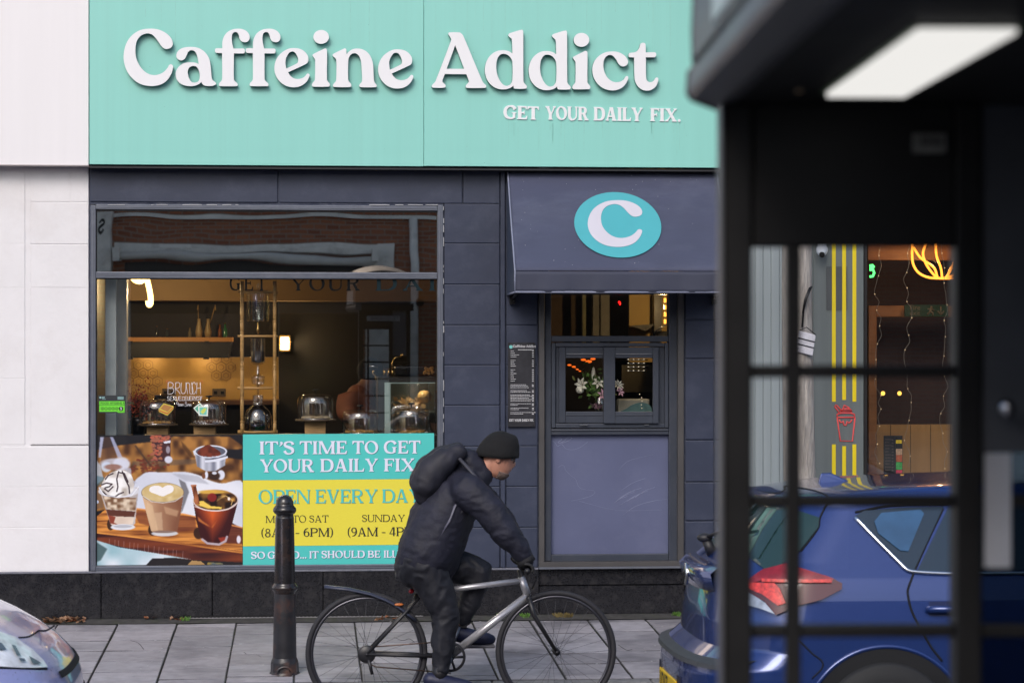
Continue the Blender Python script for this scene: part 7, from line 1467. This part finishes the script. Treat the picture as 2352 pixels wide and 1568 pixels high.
hip = b(962, 1268); waist = b(978, 1215); chest = b(1015, 1150); upch = b(1055, 1110); neckb = b(1092, 1092); neckt = b(1118, 1072); headc = b(1143, 1048)
shN, shF = b(1070, 1122, -.19), b(1078, 1122, .19); elN, elF = b(1150, 1212, -.25), b(1160, 1205, .25); wrN, wrF = b(1200, 1280, -.235), b(1204, 1276, .235)
hiN, hiF = b(966, 1282, -.09), b(966, 1282, .09); knN = b(1022, 1410, -.10); anN = b(1008, 1536, -.12); knF = b(1104, 1316, .10); anF = b(1062, 1440, .12)
# body under the clothes
from mathutils import noise as mn
def blob(name, tubes, mat, par, vox=.014, it=6, fold=0., fs=9., st=(1, 1, 1)):
    """one closed surface fused from overlapping tapering limbs, then relaxed; folds are real relief"""
    mb = MB()
    for pts, rs_ in tubes:
        P_ = [Vector(p) for p in pts]; seg = []; rr = []
        for i in range(len(P_)-1):
            n = 5
            for k in range(n): t = k/n; t2 = t*t*(3-2*t); seg.append(P_[i].lerp(P_[i+1], t)); rr.append(rs_[i]+(rs_[i+1]-rs_[i])*t2)
        seg.append(P_[-1]); rr.append(rs_[-1]); mb.tube(seg, rr, n=20)
        for p, r_ in ((P_[0], rs_[0]), (P_[-1], rs_[-1])): mb.ball(p, r_*.97, 16)
    o = mb.build(name, mat, None); o.modifiers.new('r', 'REMESH').mode = 'VOXEL'; o.modifiers['r'].voxel_size = vox; sm = o.modifiers.new('s', 'SMOOTH'); sm.iterations = it; sm.factor = .6
    bpy.context.view_layer.update(); dg_ = bpy.context.evaluated_depsgraph_get(); m2 = bpy.data.meshes.new_from_object(o.evaluated_get(dg_)); m2.name = name; bpy.data.objects.remove(o)
    if fold:
        m2.update(); nr = [v.normal.copy() for v in m2.vertices]
        for v, n_ in zip(m2.vertices, nr):
            q = Vector((v.co.x*fs*st[0], v.co.y*fs*st[1], v.co.z*fs*st[2])); f_ = 1-abs(mn.noise(q+Vector((0, 0, 3))*mn.noise(q*.4)))*2.2; v.co += n_*fold*(f_-.35)
    for pl in m2.polygons: pl.use_smooth = True
    m2.materials.clear(); m2.materials.append(mat); o2 = bpy.data.objects.new(name, m2); COL.objects.link(o2); off = Vector((0, 0, 0)); q = par
    while q is not None: off += Vector(q.location); q = q.parent
    m2.transform(Matrix.Translation(-off)); o2.parent = par; return o2
blob('body', [([hip, b(985, 1215), b(1022, 1150), upch], [.10, .09, .10, .085]), ([upch, shN, elN, wrN], [.07, .055, .042, .03]), ([upch, shF, elF, wrF], [.07, .055, .042, .03]), ([hip, hiN, knN, anN], [.09, .075, .055, .038]), ([hip, hiF, knF, anF], [.09, .075, .055, .038]),
 ([upch, neckb, neckt, b(1130, 1058)], [.09, .058, .054, .06])], SK, person, .012, 4)
jk = M('navy_black_jacket', (.011, .012, .026), .7, var=.3, vs=9, bump=.5, bs=30, bd=.01)
W2 = .07
blob('jacket', [([b(975, 1276, s_*W2), b(994, 1236, s_*W2), b(1012, 1190, s_*W2), b(1040, 1140, s_*W2)], [.158, .160, .152, .128]) for s_ in (-1, 1)]+[([b(985, 1290), b(1010, 1200), b(1046, 1140), b(1082, 1110), b(1104, 1090)], [.165, .18, .155, .115, .076]),
 ([b(1050, 1120), shN, b(1118, 1166, -.23), elN, b(1184, 1250, -.24), wrN], [.12, .095, .086, .078, .062, .044]), ([b(1050, 1120), shF, b(1124, 1162, .23), elF, b(1188, 1246, .24), wrF], [.12, .095, .086, .078, .062, .044]),
 ([b(1098, 1080), b(1074, 1062), b(1050, 1066)], [.075, .082, .06])], jk, person, .011, 5, .0048, 13, (1.0, .7, 2.0))
mb = MB(); mb.tube([b(1068, 1110, -.115), b(1042, 1150, -.20), b(1026, 1190, -.215), b(1000, 1230, -.22)], .011, n=6, flat=.5); mb.build('reflective_piping', M('piping_grey', (.09, .09, .13), .4), person)
tro = M('black_trousers', (.010, .011, .018), .65, var=.25, vs=8, bump=.4, bs=30, bd=.01)
blob('trousers', [([b(972, 1290), hiN, b(1000, 1350, -.10), knN, b(1014, 1465, -.11), b(1010, 1528, -.12)], [.155, .128, .098, .078, .064, .048]), ([b(972, 1290), hiF, b(1045, 1302, .10), knF, b(1086, 1378, .11), b(1066, 1428, .12)], [.155, .125, .098, .08, .062, .048]), ([b(958, 1300, -.06), b(958, 1300, .06)], [.125, .125])], tro, person, .011, 5, .007, 13, (1.5, 1, 1.2))
mb = MB(); mb.tube([wrN+Vector((-.012, 0, .02)), wrN+Vector((.008, 0, -.012))], .050, n=16); mb.build('cuff', M('cuff_black', (.008, .008, .011), .8), person)
mb = MB(); mb.tube([anN+Vector((0, 0, .03)), anN+Vector((-.005, 0, -.04))], .042, n=12); mb.build('sock', blk, person)
for s_, an in ((-1, anN), (1, anF)):
    f0 = an+Vector((-.055, 0, -.04))
    blob('shoe', [([f0, f0+Vector((.05, 0, -.012)), f0+Vector((.13, 0, -.03)), f0+Vector((.20, 0, -.04)), f0+Vector((.225, 0, -.042))], [.042, .047, .043, .038, .028])], M('shoe_navy', (.016, .02, .055), .5), person, .008, 3)
    mb = MB(); mb.box(tuple(f0+Vector((-.035, -.04, -.088))), tuple(f0+Vector((.245, .04, -.070)))); mb.build('shoe_sole', M('sole_grey', (.1, .1, .12), .6), person, bevel=.012, seg=3)
# gloved hands closed on the grips
gm = M('black_glove', (.012, .012, .014), .6)
for s_, wr in ((-1, wrN), (1, wrF)):
    g = hb+Vector((-.03, s_*.255, .018)); k = g+Vector((-.012, 0, .034))
    ch = [[('w', wr, (.034, .03)), ('p', wr.lerp(k, .55), (.036, .022)), ('k', k, (.042, .02))]]
    skin('glove', ch, gm, person)
    for q in range(4):
        y = (q-1.5)*.021; L_ = (.9, 1.0, .96, .8)[q]; p0 = k+Vector((0, y, .002))
        skin('finger', [[('a', p0+Vector((-.012, 0, 0)), .0105), ('b', p0+Vector((.028*L_, 0, -.004)), .0100), ('c', p0+Vector((.046*L_, 0, -.028)), .0095), ('d', p0+Vector((.034*L_, 0, -.050)), .0085)]], gm, person, 1)
    skin('thumb', [[('a', k+Vector((-.035, -s_*.035, -.004)), .012), ('b', k+Vector((-.022, -s_*.048, -.026)), .011), ('c', k+Vector((.006, -s_*.040, -.046)), .0095)]], gm, person, 1)
# head: face, beard, hat
mb = MB(); hc = b(1146, 1048)
def hd(dx, dy, dz): return hc+Vector((dx, dy, dz))
prof = [(-.105, .0), (-.10, .05), (-.08, .085)]
vs = []; fs = []; NA, NB = 26, 18
for i in range(NB+1):
    t_ = i/NB; z = .118-.236*t_; 
    rf_ = np.interp(z, [-.118, -.112, -.095, -.06, -.03, 0, .04, .09, .118], [.02, .050, .072, .084, .085, .084, .092, .078, .012]); rbk = np.interp(z, [-.118, -.09, -.05, 0, .05, .09, .118], [.02, .045, .07, .098, .102, .08, .012]); ry = np.interp(z, [-.118, -.10, -.05, 0, .05, .09, .118], [.022, .045, .066, .076, .077, .062, .012])
    for j in range(NA):
        a = 2*math.pi*j/NA; c_, s__ = math.cos(a), math.sin(a); rx_ = rf_ if c_ > 0 else rbk
        nose = .030*math.exp(-((z+.018)/.022)**2)*math.exp(-(s__/.16)**2) if c_ > 0 else 0; brow = .006*math.exp(-((z-.028)/.012)**2)*(c_ > 0)*math.exp(-((abs(s__)-.4)/.3)**2); eye = -.010*math.exp(-((z-.008)/.012)**2)*math.exp(-((abs(s__)-.42)/.16)**2)*(c_ > 0); lip = .006*math.exp(-((z+.058)/.008)**2)*math.exp(-(s__/.3)**2)*(c_ > 0)
        vs.append(hd(rx_*c_+nose+brow+eye+lip, ry*s__, z))
for i in range(NB):
    for j in range(NA): k = (j+1) % NA; fs.append((i*NA+j, i*NA+k, (i+1)*NA+k, (i+1)*NA+j))
rot = Matrix.Translation(hc) @ Matrix.Rotation(R(17), 4, 'Y') @ Matrix.Translation(-hc); RT = lambda l: [rot @ Vector(p) for p in l]
mb.add(RT(vs), fs, True); mb.build('head', SK, person, subd=1)
for s_ in (-1, 1):
    mb = MB(); mb.ball(rot @ hd(.068, s_*.031, .008), .0115, 10); mb.build('eye', M('eye_white', (.6, .58, .55), .2), person); mb = MB(); mb.ball(rot @ hd(.0755, s_*.032, .008), .0055, 8); mb.build('iris', M('iris_dark', (.03, .02, .015), .2), person)
    mb = MB(); mb.ball(rot @ hd(-.008, s_*.079, -.008), .022, 12, (.75, .4, 1.25)); mb.build('ear', SK, person)
    mb = MB(); mb.tube([rot @ hd(.086+.0*math.cos(a), s_*.034+.021*math.cos(a), .006+.017*math.sin(a)) for a in [2*math.pi*q/14 for q in range(14)]], .0018, n=5, closed=True); mb.tube([rot @ hd(.084, s_*.054, .012), rot @ hd(-.005, s_*.080, .010)], .0018, n=5); mb.build('spectacles', black_metal, person)
mb = MB(); vs = []; fs = []
for i in range(9):
    z = -.076-.044*i/8
    for j in range(13):
        a = R(-78+156*j/12); rf_ = np.interp(z, [-.13, -.118, -.095, -.06, -.03], [.02, .058, .078, .088, .086]); ry = np.interp(z, [-.13, -.10, -.05, 0], [.02, .052, .071, .078]); vs.append(hd(rf_*math.cos(a)+.002, ry*math.sin(a)*1.02, z-(.012 if abs(j-6) < 2 and i == 0 else 0)))
for i in range(8):
    for j in range(12): k = i*13+j; fs.append((k, k+1, k+14, k+13))
mb.add(RT(vs), fs, True); mb.build('beard', M('grey_beard', (.20, .14, .12), .8, var=.35, vs=50, bump=.8, bs=150), person, solid=.004)
mb = MB(); vs = []; fs = []
for i in range(13):
    t_ = i/12; z = .012+.128*math.sin(t_*math.pi/2); q = math.cos(t_*math.pi/2)**.75 if i < 12 else .001; low = .040*(1-t_)
    for j in range(28):
        a = 2*math.pi*j/28; c_ = math.cos(a); vs.append(hd((.102 if c_ > 0 else .118)*c_*q, .091*math.sin(a)*q, z-low*(.5-.5*c_)+.012*(1-t_)*max(0, c_)))
for i in range(12):
    for j in range(28): k = (j+1) % 28; fs.append((i*28+j, i*28+k, (i+1)*28+k, (i+1)*28+j))
vs = [v+(v-hc).normalized()*(.006*mn.noise(v*22)+(.004 if v.z < hc.z+.045 else 0)+.010*max(0, (hc.x-v.x)*6)) for v in vs]; mb.add(RT(vs), fs, True); mb.build('beanie', M('black_wool_hat', (.004, .004, .005), .9, var=.2, vs=40, bump=.5, bs=120), person, solid=.006)
bp = thing('backpack', 'small dark rucksack on the back of the cyclist', 'backpack', tuple(b(975, 1120)))
blob('bag', [([b(1052, 1036, s_*.08), b(1018, 1056, s_*.09), b(990, 1082, s_*.09), b(974, 1112, s_*.09), b(972, 1136, s_*.08)], [.05, .075, .088, .085, .055]) for s_ in (-1, 1)], M('backpack_cloth', (.016, .016, .026), .65, var=.3, vs=12, bump=.5, bs=25), bp, .012, 4, .005, 16)
for s_ in (-1, 1): mb = MB(); mb.tube([b(1052, 1050, s_*.12), b(1088, 1090, s_*.155), b(1080, 1140, s_*.19), b(1050, 1180, s_*.175), b(1000, 1165, s_*.15)], .018, n=8, flat=.5); mb.build('strap', M('strap_grey', (.05, .05, .065), .6), bp)

# person inside the cafe
pi_ = thing('person', 'barista in a rust brown top half hidden in the dark cafe behind the display fridge', 'person', tuple(P(825, 1000, 1.5)))
I = lambda px, py, d=0.0: P(px, py, 1.5+d)
skin('body', [[('h', I(826, 1000), (.15, .12)), ('c', I(826, 930), (.15, .12)), ('u', I(828, 898), (.12, .10)), ('n', I(846, 878), .05), ('hd', I(853, 860), .085), ('t', I(853, 844), .06)], [('u', I(828, 898), .1), ('s', I(806, 905, -.1), .06), ('e', I(798, 950, -.15), .05), ('w', I(820, 962, -.25), .035)]], M('barista_skin', (.25, .12, .08), .6), pi_)
skin('top', [[('h', I(826, 990), (.17, .14)), ('c', I(826, 930), (.175, .14)), ('u', I(828, 900), (.13, .12)), ('n', I(842, 884), .07)], [('u', I(828, 900), .1), ('s', I(806, 905, -.1), .085), ('e', I(798, 950, -.15), .075), ('w', I(818, 962, -.24), .06)]], M('rust_top', (.22, .075, .04), .7, var=.2), pi_)
mb = MB(); mb.ball(I(850, 850), .098, 14, (1, 1, 1)); mb.build('hair', black_gap, pi_)

# ================================================================== small things on the pavement
rs = random.Random(11)
def leafpile(label, x0, x1, n, spread=.05, hgt=.03):
    c = P((x0+x1)/2, 1415, -.1); t = MB()
    for _ in range(n):
        p = Vector((rs.uniform(X(x0, -.1), X(x1, -.1)), -.06-abs(rs.gauss(0, spread)), .006+rs.random()*hgt)); a = Vector((rs.uniform(-1, 1), rs.uniform(-1, 1), rs.uniform(-.4, .6))).normalized()*rs.uniform(.012, .026); b_ = a.cross(Vector((rs.uniform(-.3, .3), rs.uniform(-.3, .3), 1))).normalized()*a.length*.7
        t.add([p-a, p+b_*.8, p+a*.4+b_, p+a, p+a*.3-b_, p-b_*.8], [(0, 1, 2, 3, 4, 5)])
    t.m = [rs.randrange(3) for _ in t.f]
    return tag(t.build('fallen_leaves', [M('leaf_rust', (.22, .075, .03), .8, var=.3), M('leaf_brown', (.13, .07, .035), .8, var=.3), M('leaf_tan', (.30, .17, .10), .8, var=.3)]), label, 'leaves', kind='stuff')
leafpile('drift of dead brown leaves against the granite plinth at the left', 96, 195, 110); leafpile('few curled dead leaves left of the drain slot', 335, 356, 9, .02); leafpile('small cluster of dead leaves at the start of the drain slot', 392, 432, 20, .02); leafpile('dark leaf scraps by the plinth behind the rear wheel', 862, 915, 26, .04, .012)
for x0, x1, n, lb, dry in ((1062, 1084, 60, 'low green and yellow weed tuft at the plinth behind the cyclist', 0), (1144, 1178, 110, 'brightest green weed tuft at the plinth behind the bicycle frame', 0), (1196, 1214, 36, 'small green weed at the plinth left of the front wheel', 0), (1274, 1312, 60, 'dry brown weed patch at the plinth inside the front wheel', 1), (1545, 1560, 24, 'small weed at the plinth beside the blue car', 0), (418, 436, 18, 'tiny weed at the left end of the drain slot', 0)):
    c = P((x0+x1)/2, 1416, -.09); t = MB()
    for _ in range(n*3):
        x = rs.uniform(X(x0, -.09), X(x1, -.09)); p = Vector((x, -.07-abs(rs.gauss(0, .022)), .006)); h = rs.uniform(.01, .034); d = Vector((rs.uniform(-.02, .02), rs.uniform(-.02, .01), h)); w_ = Vector((.0022, 0, 0)); t.add([p-w_, p+w_, p+d*.6+w_*1.4, p+d, p+d*.6-w_*1.4], [(0, 1, 2, 3, 4)])
    o = t.build('weed', M('weed_dry', (.16, .12, .04), .8, var=.4, vs=60) if dry else M('weed_green', (.09, .20, .03), .7, var=.4, vs=60)); tag(o, lb, 'weed', 'weeds along the plinth')
dc = thing('drain_slot', 'narrow slotted metal drain along the foot of the plinth', 'drain', tuple(P(700, 1421, -.06)))
mb = MB(); mb.box((X(430, -.06), -.068, .0165), (X(972, -.06), -.035, .021)); mb.build('channel', M('drain_metal', (.32, .31, .32), .5, metal=.5, var=.2), dc)
mb = MB(); x = X(436, -.06)
while x < X(968, -.06): mb.box((x, -.062, .0208), (x+.016, -.050, .0222)); x += .026
mb.build('slots', black_gap, dc)
mb = MB(); mb.box((X(430, -.04), -.0345, .0), (X(972, -.04), -.029, .03)); mb.build('gap', black_gap, dc)
mb = MB()
for k in range(240):
    x = rs.uniform(-2.5, 4); y = rs.uniform(-2.2, -.1); mb.ball((x, y, .034*y+.003), rs.uniform(.002, .005), 6, (1.4, 1.2, .4))
tag(mb.build('grit', M('pale_grit', (.42, .42, .44), .8)), 'scattered pale grit and gum specks on the paving slabs', 'litter', kind='stuff')
# rust coloured feather and moss in slab joints
mb = MB()
for k in range(420):
    i = rs.randrange(34); x = X(679)-8*.388+i*.388+rs.gauss(0, .003); y = -.17-abs(rs.gauss(0, .5)); mb.ball((x, y, .034*y-.006), rs.uniform(.003, .006), 5, (1, 1.8, .7))
tag(mb.build('joint_moss', M('moss', (.035, .045, .018), .9, var=.4)), 'dark moss growing in the joints of the paving', 'moss', kind='stuff')

mb = MB()
for pts_ in ([(300, 1470), (318, 1476), (330, 1490)], [(905, 1462), (925, 1470), (940, 1466), (952, 1474)], [(560, 1497), (572, 1503), (585, 1501), (600, 1508)], [(1420, 1480), (1440, 1492), (1452, 1490)]):
    q_s = []
    for px, py in crv(pts_, 4, False):
        k = (px-1176)/FPX; v = (784-py)/FPX; t = 12.
        for _ in range(30): y = -DIST+t*(_c-_s*k); t = (.034*y+.001-EYE)/v
        q_s.append((t*(_s+_c*k), -DIST+t*(_c-_s*k), .034*(-DIST+t*(_c-_s*k))+.0012))
    mb.tube(q_s, .0022, n=4, flat=.5)
tag(mb.build('slab_cracks', black_gap), 'fine dark cracks across a few paving slabs', 'cracks', kind='stuff')
